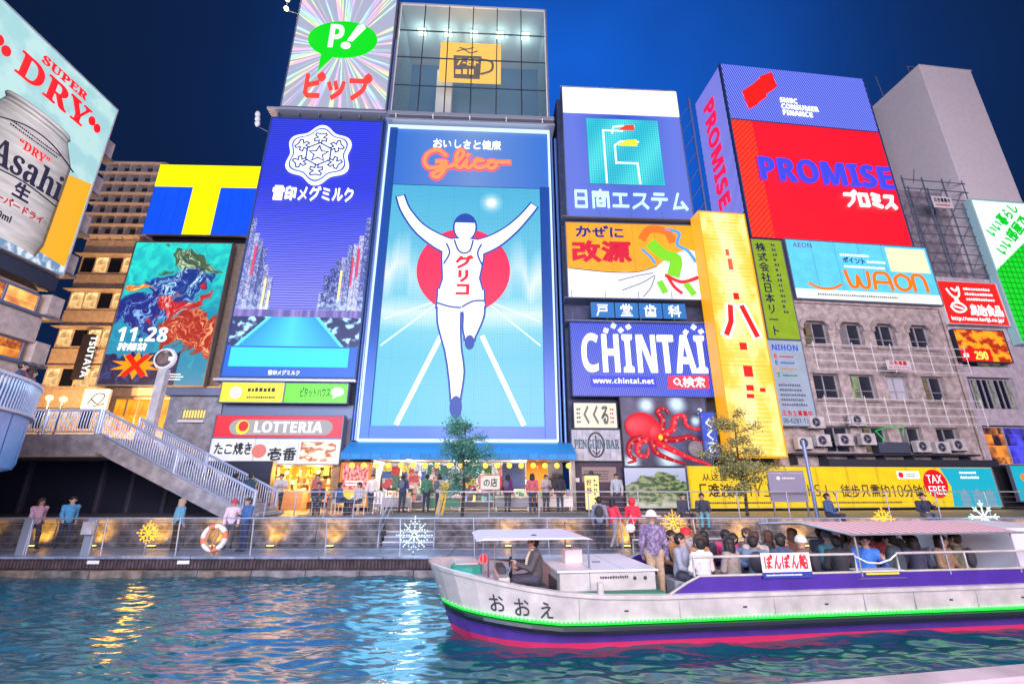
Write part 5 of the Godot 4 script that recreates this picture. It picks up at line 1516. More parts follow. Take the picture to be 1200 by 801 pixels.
func octopus_sign() -> void:
	var bk := noise(91, 1.2, 3)
	var tex := paint(128, 96, func(u, v):
		var c := Color(0.07, 0.10, 0.24).lerp(Color(0.24, 0.28, 0.46), clampf(bk.get_noise_2d(u * 2.0, v * 2.0) + 0.4, 0, 1))
		for q in [[0.3, 0.12, 0.10], [0.66, 0.10, 0.11], [0.5, 0.9, 0.14], [0.08, 0.95, 0.1], [0.86, 0.35, 0.06]]:
			c = c.lerp(Color(0.85, 0.95, 1.0), clampf(1.3 - Vector2(u - q[0], (v - q[1]) * 0.75).length() / q[2], 0, 0.9))
		return c)
	var o := sign_on(FACE_A, 5.85, 10.55, 3.65, 7.26, 0.35, 0.2, "octopus_sign", "dark lit sign with a big red octopus spreading its arms", screen(tex, 0.85), M.dark, 0.06)
	var red := glow(Color(0.86, 0.13, 0.20), 0.85)
	var deep := glow(Color(0.70, 0.06, 0.13), 0.8)
	var pink := glow(Color(0.95, 0.45, 0.45), 0.9)
	var st := begin()
	add_ball(st, Vector3(1.05, 2.05, 0.05), Vector3(0.92, 0.75, 0.22), 10)
	add_ball(st, Vector3(1.75, 1.75, 0.08), Vector3(0.5, 0.55, 0.2), 8)
	part(o, "octopus_head", st.commit(), red)
	var arms := [
		[[2.0, 1.7], [2.2, 2.4], [1.95, 2.85], [2.35, 3.0], [2.6, 2.7]], [[2.1, 1.6], [2.7, 1.9], [2.9, 2.5], [3.4, 2.6], [3.5, 2.1], [4.1, 1.9], [4.5, 2.1]],
		[[1.9, 1.4], [2.8, 1.35], [3.6, 1.5], [4.1, 1.2], [4.3, 1.35]], [[1.8, 1.2], [2.6, 0.8], [3.5, 0.4], [4.55, 0.05]],
		[[1.5, 1.3], [1.7, 0.7], [2.4, 0.35], [3.2, 0.12]], [[1.3, 1.4], [0.8, 1.1], [0.75, 0.6], [1.2, 0.5], [1.3, 0.9]],
		[[1.0, 1.5], [0.4, 1.2], [0.25, 0.6], [0.6, 0.3], [0.15, 0.15]]]
	for a in arms:
		var p := []
		for q in a:
			p.append(Vector2(q[0], q[1]))
		var sm := smooth(p, 5)
		var pts := []
		var rad := []
		for i in sm.size():
			pts.append(Vector3(sm[i].x, sm[i].y, 0.06))
			rad.append(lerpf(0.20, 0.045, float(i) / sm.size()))
		var s2 := begin()
		add_tube(s2, pts, rad, 8)
		part(o, "octopus_arm", s2.commit(), red if arms.find(a) % 2 else deep)
		var s3 := begin()
		for i in range(2, sm.size() - 2, 3):
			add_ball(s3, Vector3(sm[i].x + 0.03, sm[i].y - rad[i] * 0.4, 0.06 + rad[i] * 0.85), Vector3.ONE * rad[i] * 0.42, 4)
		part(o, "suckers", s3.commit(), pink).set_meta("kind", "stuff")
	part(o, "eye", ball(Vector3(0.12, 0.16, 0.08), 6), glow(Color(0.98, 0.75, 0.2), 0.9), Vector3(1.95, 1.45, 0.25))
	part(o, "glass_float", ball(Vector3(0.42, 0.42, 0.16), 10), glow(Color(0.55, 0.50, 0.55), 0.7), Vector3(3.85, 0.88, 0.08))
	word(o, "2F", 4.2, 2.3, 0.28, 0.75, M.lit, "sansbold", 0.02, 0.01, true)
	sign_light(o, 4.7, 3.6, Color(0.9, 0.5, 0.55), 0.12)
	var u := sign_on(FACE_A, 10.0, 10.75, 4.1, 6.4, 0.75, 0.1, "blue_name_banner", "narrow blue banner with white brush kana beside the octopus", glow(Color(0.08, 0.30, 0.80), 0.8), M.darkblue, 0.03)
	kana(u, "くくる", 0.1, 0.2, 0.55, 1.9, M.lit, 0.13, 0.02, 0.006, true)

# ---------------------------------------------------------------- block with the red finance sign
func right_block() -> void:
	var tube_tex := stripes(512, 128, Color(0.16, 0.20, 0.66), Color(0.50, 0.56, 0.97), -0.6, 8.0)
	var b := thing("finance_sign_block", "big roof sign box with blue top and red front beside the white tower", "sign", on(FACE_B, 15.0, 17.4), yaw_of(FACE_B))
	var w := 11.15
	box(b, "cabinet", M.darkblue, 0.02, 0.0, -3.6, w, 14.0, -0.05)
	part(b, "blue_front", face_mesh(w, 4.9), screen(tube_tex, 1.0), Vector3(0, 9.12, 0.0))
	var rtex := paint(128, 96, func(u, v):
		var c := Color(0.95, 0.03, 0.13)
		if u < 0.14:
			c = Color(0.99, 0.25, 0.10) if int(u * 128.0 + v * 96.0) % 4 < 2 else Color(0.85, 0.10, 0.05)
		return c.darkened(0.10) if int(v * 96.0) % 24 == 0 else c)
	part(b, "red_front", face_mesh(w, 9.1), screen(rtex, 1.0), Vector3(0, 0.0, 0.0))
	box(b, "trim", M.darkblue, -0.08, 0.0, -0.2, 0.0, 14.05, 0.06)
	box(b, "trim", M.darkblue, w, 0.0, -0.2, w + 0.08, 14.05, 0.06)
	box(b, "trim", M.darkblue, 0, 9.1, -0.1, w, 9.16, 0.05)
	var side := part(b, "blue_side", face_mesh(3.6, 12.0), screen(stripes(256, 256, Color(0.25, 0.25, 0.66), Color(0.60, 0.62, 0.96), 0.7, 9.0), 0.9), Vector3(-0.01, 2.0, -3.62), Vector3(0, -PI / 2 - yaw_of(FACE_B), 0))
	side.rotation.y = -PI / 2
	var plum := glow(Color(0.85, 0.10, 0.32), 0.95)
	var line := Node3D.new()
	line.name = "side_lettering"
	b.add_child(line, true)
	line.position = Vector3(-0.02, 0, 0)
	line.rotation.y = -PI / 2
	word(line, "PROMISE", -2.55, 12.6, 9.2, 1.25, plum, "sansbold", 0.1, 0.01, false, -PI / 2)
	# emblem: three leaning red blades
	var em := glow(Color(0.97, 0.10, 0.08), 1.0)
	plate(b, "emblem", [[1.25, 11.6], [2.0, 12.2], [2.25, 10.6], [1.5, 10.1]], em, 0.003, 0.12)
	plate(b, "emblem", [[2.05, 12.25], [2.75, 12.9], [3.0, 11.3], [2.3, 10.75]], em, 0.003, 0.12)
	plate(b, "emblem", [[2.8, 13.1], [3.75, 13.6], [3.95, 12.3], [3.05, 11.6]], em, 0.003, 0.12)
	word(b, "SMBC", 4.0, 11.0, 1.35, 0.42, M.lit, "sansbold", 0.05)
	word(b, "CONSUMER", 4.0, 10.45, 2.85, 0.42, M.lit, "sansbold", 0.05)
	word(b, "FINANCE", 4.0, 9.9, 2.3, 0.42, M.lit, "sansbold", 0.05)
	word(b, "PROMISE", 1.05, 4.25, 10.0, 1.85, glow(Color(0.75, 0.06, 0.25), 0.9), "sansbold", 0.03)
	word(b, "PROMISE", 1.15, 4.3, 9.9, 1.75, glow(Color(0.22, 0.26, 0.90), 1.0), "sansbold", 0.16, 0.04)
	kana(b, "プロミス", 7.05, 2.75, 3.8, 1.2, M.lit, 0.17, 0.12)
	sign_light(b, w, 14.0, Color(1.0, 0.25, 0.4), 0.09)
	for q in [[3.7, 1.9, 0.3], [9.3, 0.9, 1.2]]:
		part(b, "antenna", tube([Vector3(q[0], 14.0, -1.5), Vector3(q[0] - 0.3, 14.0 + q[1], -1.5)], 0.03, 5), M.rail)
	for i in 3:
		part(b, "antenna_arm", tube([Vector3(8.5, 14.6 + i * 0.12, -1.5), Vector3(10.2, 14.7 + i * 0.12, -1.2)], 0.02, 4), M.rail)

	# yellow bar sign standing out from the row
	var bn := noise(101, 2.0, 3)
	var ytex := paint(96, 320, func(u, v):
		var c := Color(0.98, 0.72, 0.16)
		var k := 0.5 + 0.5 * sin(v * 320.0 * 1.2)
		c = c.lerp(Color(1.0, 0.92, 0.66), (0.35 + 0.65 * k) * clampf(1.25 - absf(u - 0.52) * 2.3, 0, 1) * (0.95 if v < 0.45 else 0.7))
		if fposmod(v * 24.0, 1.0) < 0.05:
			c = c.darkened(0.12)
		c = c.lerp(Color(1.0, 0.95, 0.75), clampf(bn.get_noise_2d(u * 0.8, v * 2.0) * 1.2 + 0.25, 0, 0.6))
		return c)
	var y := sign_on(FACE_B, 11.1, 13.95, 4.1, 18.25, 1.0, 0.9, "bar_sign", "tall glowing yellow vertical sign with broken red tube strokes", screen(ytex, 1.05), glow(Color(0.95, 0.66, 0.05), 0.75), 0.06)
	var rd := glow(Color(0.93, 0.08, 0.06), 1.0)
	var hal := glow(Color(1.0, 0.95, 0.88), 1.1)
	for pass_no in 2:
		var mm: Material = hal if pass_no == 0 else rd
		var ww := 0.62 if pass_no == 0 else 0.3
		strokes(y, "tube_stroke", [[[1.05, 8.1], [0.95, 7.2], [0.6, 6.5]], [[1.75, 8.1], [2.35, 6.45]]], ww, mm, 0.004 + 0.02 * pass_no, 0.02 + 0.02 * pass_no, false)
	for q in [[1.35, 8.55, 0.32, 0.4], [1.25, 5.6, 0.4, 0.4], [1.25, 4.1, 0.5, 0.6], [1.25, 3.35, 0.4, 0.3], [2.0, 3.3, 0.3, 0.2], [1.2, 2.95, 0.4, 0.22], [1.35, 10.4, 0.25, 0.7], [1.3, 11.3, 0.2, 0.4]]:
		plate(y, "tube_block", [[q[0], q[1]], [q[0] + q[2], q[1]], [q[0] + q[2], q[1] + q[3]], [q[0], q[1] + q[3]]], rd if q[1] < 9 else glow(Color(0.95, 0.35, 0.25), 1.0), 0.003, 0.03)
	sign_light(y, 2.85, 14.0, Color(1.0, 0.8, 0.35), 0.14)

	var g := sign_on(FACE_B, 14.55, 16.5, 10.6, 16.95, 0.45, 0.25, "green_vertical_sign", "tall olive green board with columns of dark blue characters", lit_panel(Color(0.55, 0.66, 0.08), 0.85, 2.0, 6.3, 0), M.steel, 0.04)
	kana(g, "株式会社日本リート", 0.22, 0.2, 0.62, 6.0, glow(Color(0.04, 0.10, 0.30), 0.5), 0.12, 0.01, 0.006, true)
	fine_print(g, 1.25, 1.5, 0.3, 4.7, 14, solid(Color(0.03, 0.05, 0.1), 0.6), 0.006, 19)
	var nh := sign_on(FACE_B, 14.4, 16.5, 5.72, 10.5, 0.45, 0.25, "white_notice_sign", "tall pale notice board with coloured initials and a phone number", lit_panel(Color(0.62, 0.66, 0.76), 0.85, 2.1, 4.8, 0), M.steel, 0.04)
	word(nh, "NIHON", 0.2, 4.2, 1.65, 0.34, glow(Color(0.1, 0.3, 0.8), 0.8), "sansbold", 0.01)
	var cs := [Color(0.85, 0.1, 0.1), Color(0.1, 0.35, 0.8), Color(0.9, 0.65, 0.1), Color(0.1, 0.55, 0.2)]
	for i in 4:
		word(nh, "REIT"[i], 0.25, 3.72 - i * 0.36, 0.22, 0.26, glow(cs[i], 0.8), "sansbold", 0.01)
		fine_print(nh, 0.6, 3.74 - i * 0.36, 0.9, 0.2, 1, glow(cs[i], 0.5), 0.006, 20 + i)
	fine_print(nh, 0.25, 1.0, 1.6, 1.35, 5, solid(Color(0.1, 0.1, 0.16), 0.6), 0.006, 26)
	kana(nh, "広告主募集中", 0.15, 0.52, 1.8, 0.3, glow(Color(0.8, 0.05, 0.12), 0.7), 0.12, 0.01)
	word(nh, "06-6281-1712", 0.15, 0.14, 1.8, 0.26, M.black, "sans", 0.01)
	sign_light(nh, 2.1, 4.8, Color(0.9, 0.93, 1.0), 0.08)

	# light blue pay-card sign (its printed animal is left out)
	var wn := sign_on(FACE_B, 16.85, 26.5, 13.22, 17.12, 0.4, 0.35, "pay_card_sign", "light blue lit billboard with wavy orange lettering under the red front", lit_panel(Color(0.36, 0.76, 0.93), 1.0, 9.6, 3.9, 6), M.steel, 0.06)
	plate(wn, "white_strip", [[0, 0], [9.65, 0], [9.65, 0.62], [0, 0.62]], glow(Color(0.90, 0.95, 0.92), 1.0), 0.003, 0.01)
	var orange := glow(Color(0.95, 0.45, 0.05), 1.0)
	strokes(wn, "lettering", [[[3.55, 1.95], [3.75, 1.0], [4.15, 0.95], [4.3, 1.6], [4.5, 0.95], [4.95, 1.0], [5.05, 1.95]], [[5.35, 0.85], [5.5, 1.8], [6.0, 1.95], [6.4, 1.75], [6.5, 0.85]], [[5.45, 1.3], [6.4, 1.3]], [[7.3, 1.9], [6.85, 1.6], [6.9, 1.05], [7.3, 0.85], [7.75, 1.1], [7.75, 1.65], [7.3, 1.9]], [[8.05, 0.85], [8.1, 1.8], [8.6, 1.9], [8.85, 1.6], [8.9, 0.85]]], 0.2, orange, 0.003, 0.05)
	strokes(wn, "orange_swoosh", [[[1.0, 1.0], [1.6, 0.72], [2.4, 0.72], [3.1, 1.0]]], 0.16, orange, 0.012, 0.03)
	word(wn, "AEON", 0.45, 3.4, 1.3, 0.32, glow(Color(0.45, 0.2, 0.5), 0.7), "sans", 0.01)
	fine_print(wn, 3.5, 2.9, 2.4, 0.34, 1, M.lit, 0.006, 31)
	kana(wn, "ポイント", 3.6, 2.5, 1.6, 0.4, glow(Color(0.05, 0.15, 0.45), 0.6), 0.14, 0.01)
	fine_print(wn, 5.25, 2.5, 1.3, 0.36, 1, M.lit, 0.006, 32)
	fine_print(wn, 3.6, 2.12, 2.9, 0.32, 1, M.lit, 0.006, 33)
	fine_print(wn, 1.4, 0.18, 6.0, 0.28, 1, solid(Color(0.2, 0.2, 0.22), 0.6), 0.012, 34)
	plate(wn, "card_picture", [[6.75, 2.1], [9.5, 2.1], [9.5, 3.75], [6.75, 3.75]], glow(Color(0.88, 0.92, 0.72), 0.95), 0.003, 0.012)
	sign_light(wn, 9.6, 3.9, Color(0.6, 0.9, 1.0), 0.13)

# ---------------------------------------------------------------- the old building
func ac_unit(at: Vector3, yaw: float, label: String) -> void:
	var o := thing("air_conditioner", label, "air conditioner", at, yaw, "outdoor units on the old wall")
	box(o, "casing", solid(Color(0.74, 0.72, 0.70), 0.5, 0.0, 0.2), -0.42, 0, -0.16, 0.42, 0.62, 0.16)
	part(o, "fan_ring", lathe([[0.24, 0.0], [0.26, 0.02], [0.23, 0.03], [0.22, 0.0]], 20), M.pale, Vector3(-0.1, 0.31, 0.16), Vector3(PI / 2, 0, 0))
	part(o, "fan_opening", lathe([[0.0, 0.004], [0.22, 0.005]], 20), M.dark, Vector3(-0.1, 0.31, 0.16), Vector3(PI / 2, 0, 0))
	for i in 3:
		var a := TAU * i / 3.0
		part(o, "fan_blade", box_mesh(Vector3(0.18, 0.07, 0.012)), M.steel, Vector3(-0.1 + cos(a) * 0.1, 0.31 + sin(a) * 0.1, 0.175), Vector3(0, 0, a))
	part(o, "fan_hub", lathe([[0.0, 0.03], [0.05, 0.02], [0.05, 0.0]], 10), M.pale, Vector3(-0.1, 0.31, 0.17), Vector3(PI / 2, 0, 0))
	for x in [-0.3, 0.3]:
		box(o, "foot", M.dark, x - 0.03, -0.06, -0.2, x + 0.03, 0, 0.18)

func old_building() -> void:
	var wall := solid(Color(0.70, 0.60, 0.56), 0.85, 0.0, 0.35)
	var o := thing("old_brick_front", "worn brown-grey front with three rows of windows below the light blue billboard", "building", on(FACE_B, 14.3, STREET), yaw_of(FACE_B))
	box(o, "back_wall", M.dark, 0, 0, -7, 12.5, 12.4, -0.5)
	var cols := [[2.9, 4.5], [5.2, 6.75], [7.5, 8.9], [9.8, 11.25]]
	var rows := [[2.9, 4.3], [5.8, 7.28], [8.95, 10.45]]
	# piers between the windows, bands above and below, all real depth
	var xs := [0.0, 2.9, 4.5, 5.2, 6.75, 7.5, 8.9, 9.8, 11.25, 12.5]
	var bands := [0.0, 2.9, 4.3, 5.8, 7.28, 8.95, 10.45, 12.2]
	for r in range(0, 8, 2):
		if r + 1 < bands.size():
			box(o, "spandrel", wall, 0, bands[r], -0.5, 12.5, bands[r + 1], 0.0)
	for r in rows:
		for i in range(0, xs.size(), 2):
			box(o, "pier", wall, xs[i], r[0], -0.5, xs[i + 1], r[1], -0.012)
	var glass2 := solid(Color(0.03, 0.035, 0.05), 0.05)
	var curtain := solid(Color(0.5, 0.52, 0.58), 0.9)
	var stained := interior_glow(111, Color(0.55, 0.62, 0.45), Color(0.16, 0.18, 0.16))
	var drape := solid(Color(0.2, 0.19, 0.2), 0.9)
	var dim_room := interior_glow(113, Color(0.42, 0.36, 0.26), Color(0.05, 0.05, 0.06))
	for ri in 3:
		for ci in 4:
			var c: Array = cols[ci]
			var r: Array = rows[ri]
			var glass: Material = [glass2, drape, glass2, dim_room, glass2][(ri * 4 + ci * 3) % 5]
			if ri == 1 and ci == 2:
				glass = curtain
			if ri == 1 and ci == 1:
				glass = stained
			var mid: float = (c[0] + c[1]) / 2.0
			box(o, "pane", glass, c[0] + 0.06, r[0] + 0.06, -0.36, mid - 0.03, r[1] - 0.06, -0.33)
			box(o, "pane", glass2 if ri != 1 or ci != 2 else glass, mid + 0.03, r[0] + 0.06, -0.34, c[1] - 0.06, r[1] - 0.06, -0.31)
			box(o, "window_frame", M.pale, c[0], r[0], -0.4, c[0] + 0.06, r[1], -0.25)
			box(o, "window_frame", M.pale, c[1] - 0.06, r[0], -0.4, c[1], r[1], -0.25)
			box(o, "window_frame", M.pale, c[0] + 0.06, r[1] - 0.06, -0.4, c[1] - 0.06, r[1], -0.25)
			box(o, "window_frame", M.pale, c[0] + 0.06, r[0], -0.4, c[1] - 0.06, r[0] + 0.06, -0.25)
			box(o, "window_frame", M.pale, mid - 0.03, r[0] + 0.06, -0.39, mid + 0.03, r[1] - 0.06, -0.27)
			box(o, "glazing_bar", M.pale, c[0] + 0.06, r[0] + 0.55, -0.32, c[1] - 0.06, r[0] + 0.59, -0.28)
			box(o, "window_sill", wall, c[0] - 0.1, r[0] - 0.12, -0.1, c[1] + 0.1, r[0] - 0.004, 0.14)
			if ri == 2:
				# top windows have stone heads with cut corners
				plate(o, "window_head", [[c[0] - 0.22, r[1] - 0.5], [c[0], r[1] - 0.5], [c[0], r[1] - 0.25], [c[0] + 0.25, r[1]], [c[1] - 0.25, r[1]], [c[1], r[1] - 0.25], [c[1], r[1] - 0.5], [c[1] + 0.22, r[1] - 0.5], [c[1] + 0.22, r[1] - 0.15], [c[1] - 0.12, r[1] + 0.25], [c[0] + 0.12, r[1] + 0.25], [c[0] - 0.22, r[1] - 0.15]], solid(Color(0.6, 0.51, 0.48), 0.8, 0.0, 0.3), -0.03, 0.1)
	# pipe frames in front of the bands
	for q in [[7.35, 8.8], [4.4, 5.72]]:
		for j in 4:
			var y: float = lerpf(q[0], q[1], j / 3.0)
			part(o, "pipe_rail", tube([Vector3(2.6, y, 0.7), Vector3(12.4, y, 0.7)], 0.028, 6), M.white)
		for i in 9:
			var x := 2.7 + i * 1.2
			part(o, "pipe_post", tube([Vector3(x, q[0] - 0.1, 0.72), Vector3(x, q[1] + 0.15, 0.72)], 0.026, 6), M.white)
	part(o, "drain_pipe", tube([Vector3(12.3, 2.5, 0.1), Vector3(12.3, 12, 0.1)], 0.08, 8), wall)
	box(o, "canopy", M.dark, 2.2, 2.15, -0.5, 12.2, 2.5, 0.75)
	box(o, "cornice", wall, -0.1, 11.55, -0.5, 12.5, 11.72, 0.16)
	var nt := sign_on(FACE_B, 21.2, 22.7, 8.9, 9.45, 0.8, 0.03, "red_print_notice", "small white notice with red characters tied to the pipe frame", solid(Color(0.7, 0.68, 0.7), 0.6), M.white, 0.0, "notice")
	kana(nt, "広告募集", 0.2, 0.28, 1.1, 0.24, M.red, 0.14, 0.005)
	word(nt, "06-6281-1712", 0.1, 0.06, 1.3, 0.15, M.red, "sans", 0.005)
	var spots := [[15.45, 4.5, "lowest at the yellow sign's foot"], [16.55, 4.65, "second along the ledge"], [16.4, 5.6, "hung above the second one"], [17.85, 4.7, "small one third along the ledge"], [18.85, 5.75, "hung highest beside the green cable"], [19.2, 4.75, "with the large fan below the highest"], [22.4, 4.4, "right of the dark grille"], [23.55, 4.35, "small one fifth along the ledge"], [24.6, 4.5, "largest at the end of the ledge"]]
	for q in spots:
		ac_unit(on(FACE_B, q[0], q[1], 0.45), yaw_of(FACE_B), "pale outdoor air conditioner, " + q[2])
	var shelf := thing("equipment_ledge", "dark steel ledge carrying the air conditioners on the old front", "ledge", on(FACE_B, 14.6, 4.2), yaw_of(FACE_B))
	box(shelf, "shelf", M.dark, 0, 0, 0.0, 11.0, 0.1, 0.7)
	for i in 7:
		box(shelf, "bracket", M.dark, 0.2 + i * 1.7, -0.5, 0.02, 0.26 + i * 1.7, 0, 0.6)
	var gr := thing("dark_grille", "dark louvred box on the ledge between the air conditioners", "grille", on(FACE_B, 20.5, 4.32, 0.3), yaw_of(FACE_B))
	box(gr, "casing", M.dark, -0.8, 0, -0.2, 1.1, 0.6, 0.25)
	for i in 5:
		box(gr, "slat", M.steel, -0.75, 0.06 + i * 0.11, 0.25, 1.05, 0.12 + i * 0.11, 0.29)
	var gw := thing("green_cable", "tangled green lit cable hanging above the dark grille", "cable", on(FACE_B, 19.9, 4.4, 0.5), yaw_of(FACE_B))
	part(gw, "cable", tube([Vector3(0.1, 0, 0), Vector3(0.2, 0.7, 0.05), Vector3(-0.1, 1.1, 0), Vector3(0.7, 1.35, 0), Vector3(1.6, 1.3, 0.05), Vector3(1.5, 0.9, 0)], 0.03, 5), glow(Color(0.1, 0.8, 0.3), 0.7))

	# long yellow hoarding along the street
	var h := thing("yellow_hoarding", "long yellow printed hoarding with brown characters and turquoise end", "hoarding", on(FACE_B, 8.63, 1.62, 0.8), yaw_of(FACE_B))
	fill_sign(h, 17.2, 1.98, 0.12, lit_panel(Color(0.98, 0.80, 0.03), 0.85, 17.2, 2.0, 10), M.steel, 0.03)
	plate(h, "turquoise_end", [[14.1, 1.96], [14.5, 1.0], [14.35, 0.02], [17.18, 0.02], [17.18, 1.96]], glow(Color(0.10, 0.66, 0.76), 0.85), 0.003, 0.008)
	var brown := solid(Color(0.10, 0.05, 0.02), 0.7)
	kana(h, "从这里", 0.75, 1.28, 1.35, 0.34, brown, 0.12, 0.005, 0.008)
	kana(h, "「难波", 0.35, 0.5, 1.9, 0.66, brown, 0.12, 0.005, 0.008)
	word(h, "CITY", 2.3, 0.55, 1.5, 0.55, brown, "sans", 0.005, 0.008)
	kana(h, "」「", 3.85, 0.5, 1.2, 0.66, brown, 0.1, 0.005, 0.008)
	word(h, "PARKS", 5.0, 0.55, 2.0, 0.55, brown, "sans", 0.005, 0.008)
	kana(h, "」、徒步只需约", 7.0, 0.5, 3.9, 0.62, brown, 0.12, 0.005, 0.008)
	word(h, "10", 10.9, 0.52, 0.75, 0.55, brown, "sans", 0.005, 0.008)
	kana(h, "分钟", 11.65, 0.5, 1.15, 0.62, brown, 0.12, 0.005, 0.008)
	word(h, "!", 12.8, 0.52, 0.15, 0.55, brown, "sans", 0.005, 0.008)
	fine_print(h, 0.8, 0.15, 3.6, 0.2, 1, brown, 0.008, 41)
	fine_print(h, 7.2, 0.15, 5.4, 0.2, 1, brown, 0.008, 42)
	plate(h, "red_badge", oval(13.62, 1.15, 0.7, 0.72, 28), glow(Color(0.85, 0.05, 0.12), 0.9), 0.008, 0.014)
	word(h, "TAX", 13.15, 1.18, 0.9, 0.42, M.lit, "sans", 0.005, 0.016)
	word(h, "FREE", 13.1, 0.62, 1.05, 0.42, M.lit, "sans", 0.005, 0.016)
	plate(h, "white_label", [[11.5, 1.4], [12.8, 1.4], [12.8, 1.78], [11.5, 1.78]], M.lit, 0.008, 0.012)
	plate(h, "label_dot", oval(11.72, 1.59, 0.15, 0.15, 14), glow(Color(0.85, 0.1, 0.15), 0.9), 0.012, 0.016)
	fine_print(h, 12.0, 1.48, 0.7, 0.22, 2, M.black, 0.014, 44)
	fine_print(h, 15.2, 1.35, 1.2, 0.5, 2, M.lit, 0.012, 43)
	for i in 3:
		plate(h, "building_picture", [[14.9 + i * 0.75, 0.05], [15.45 + i * 0.75, 0.05], [15.45 + i * 0.75, 0.5 + 0.2 * (i % 2)], [15.2 + i * 0.75, 0.95], [14.9 + i * 0.75, 0.6]], glow(Color(0.45, 0.62, 0.72), 0.8), 0.008, 0.012)
	sign_light(h, 17.2, 1.98, Color(1.0, 0.85, 0.3), 0.12)
	var h2 := thing("turquoise_hoarding", "short turquoise hoarding with an orange mark past the dark doorway", "hoarding", on(FACE_B, 27.0, 1.9, 0.8), yaw_of(FACE_B))
	fill_sign(h2, 5.0, 1.8, 0.12, glow(Color(0.10, 0.66, 0.76), 0.85), M.steel, 0.03)
	plate(h2, "orange_mark", oval(0.7, 1.2, 0.22, 0.2, 14), glow(Color(0.95, 0.5, 0.2), 0.9), 0.003, 0.008)

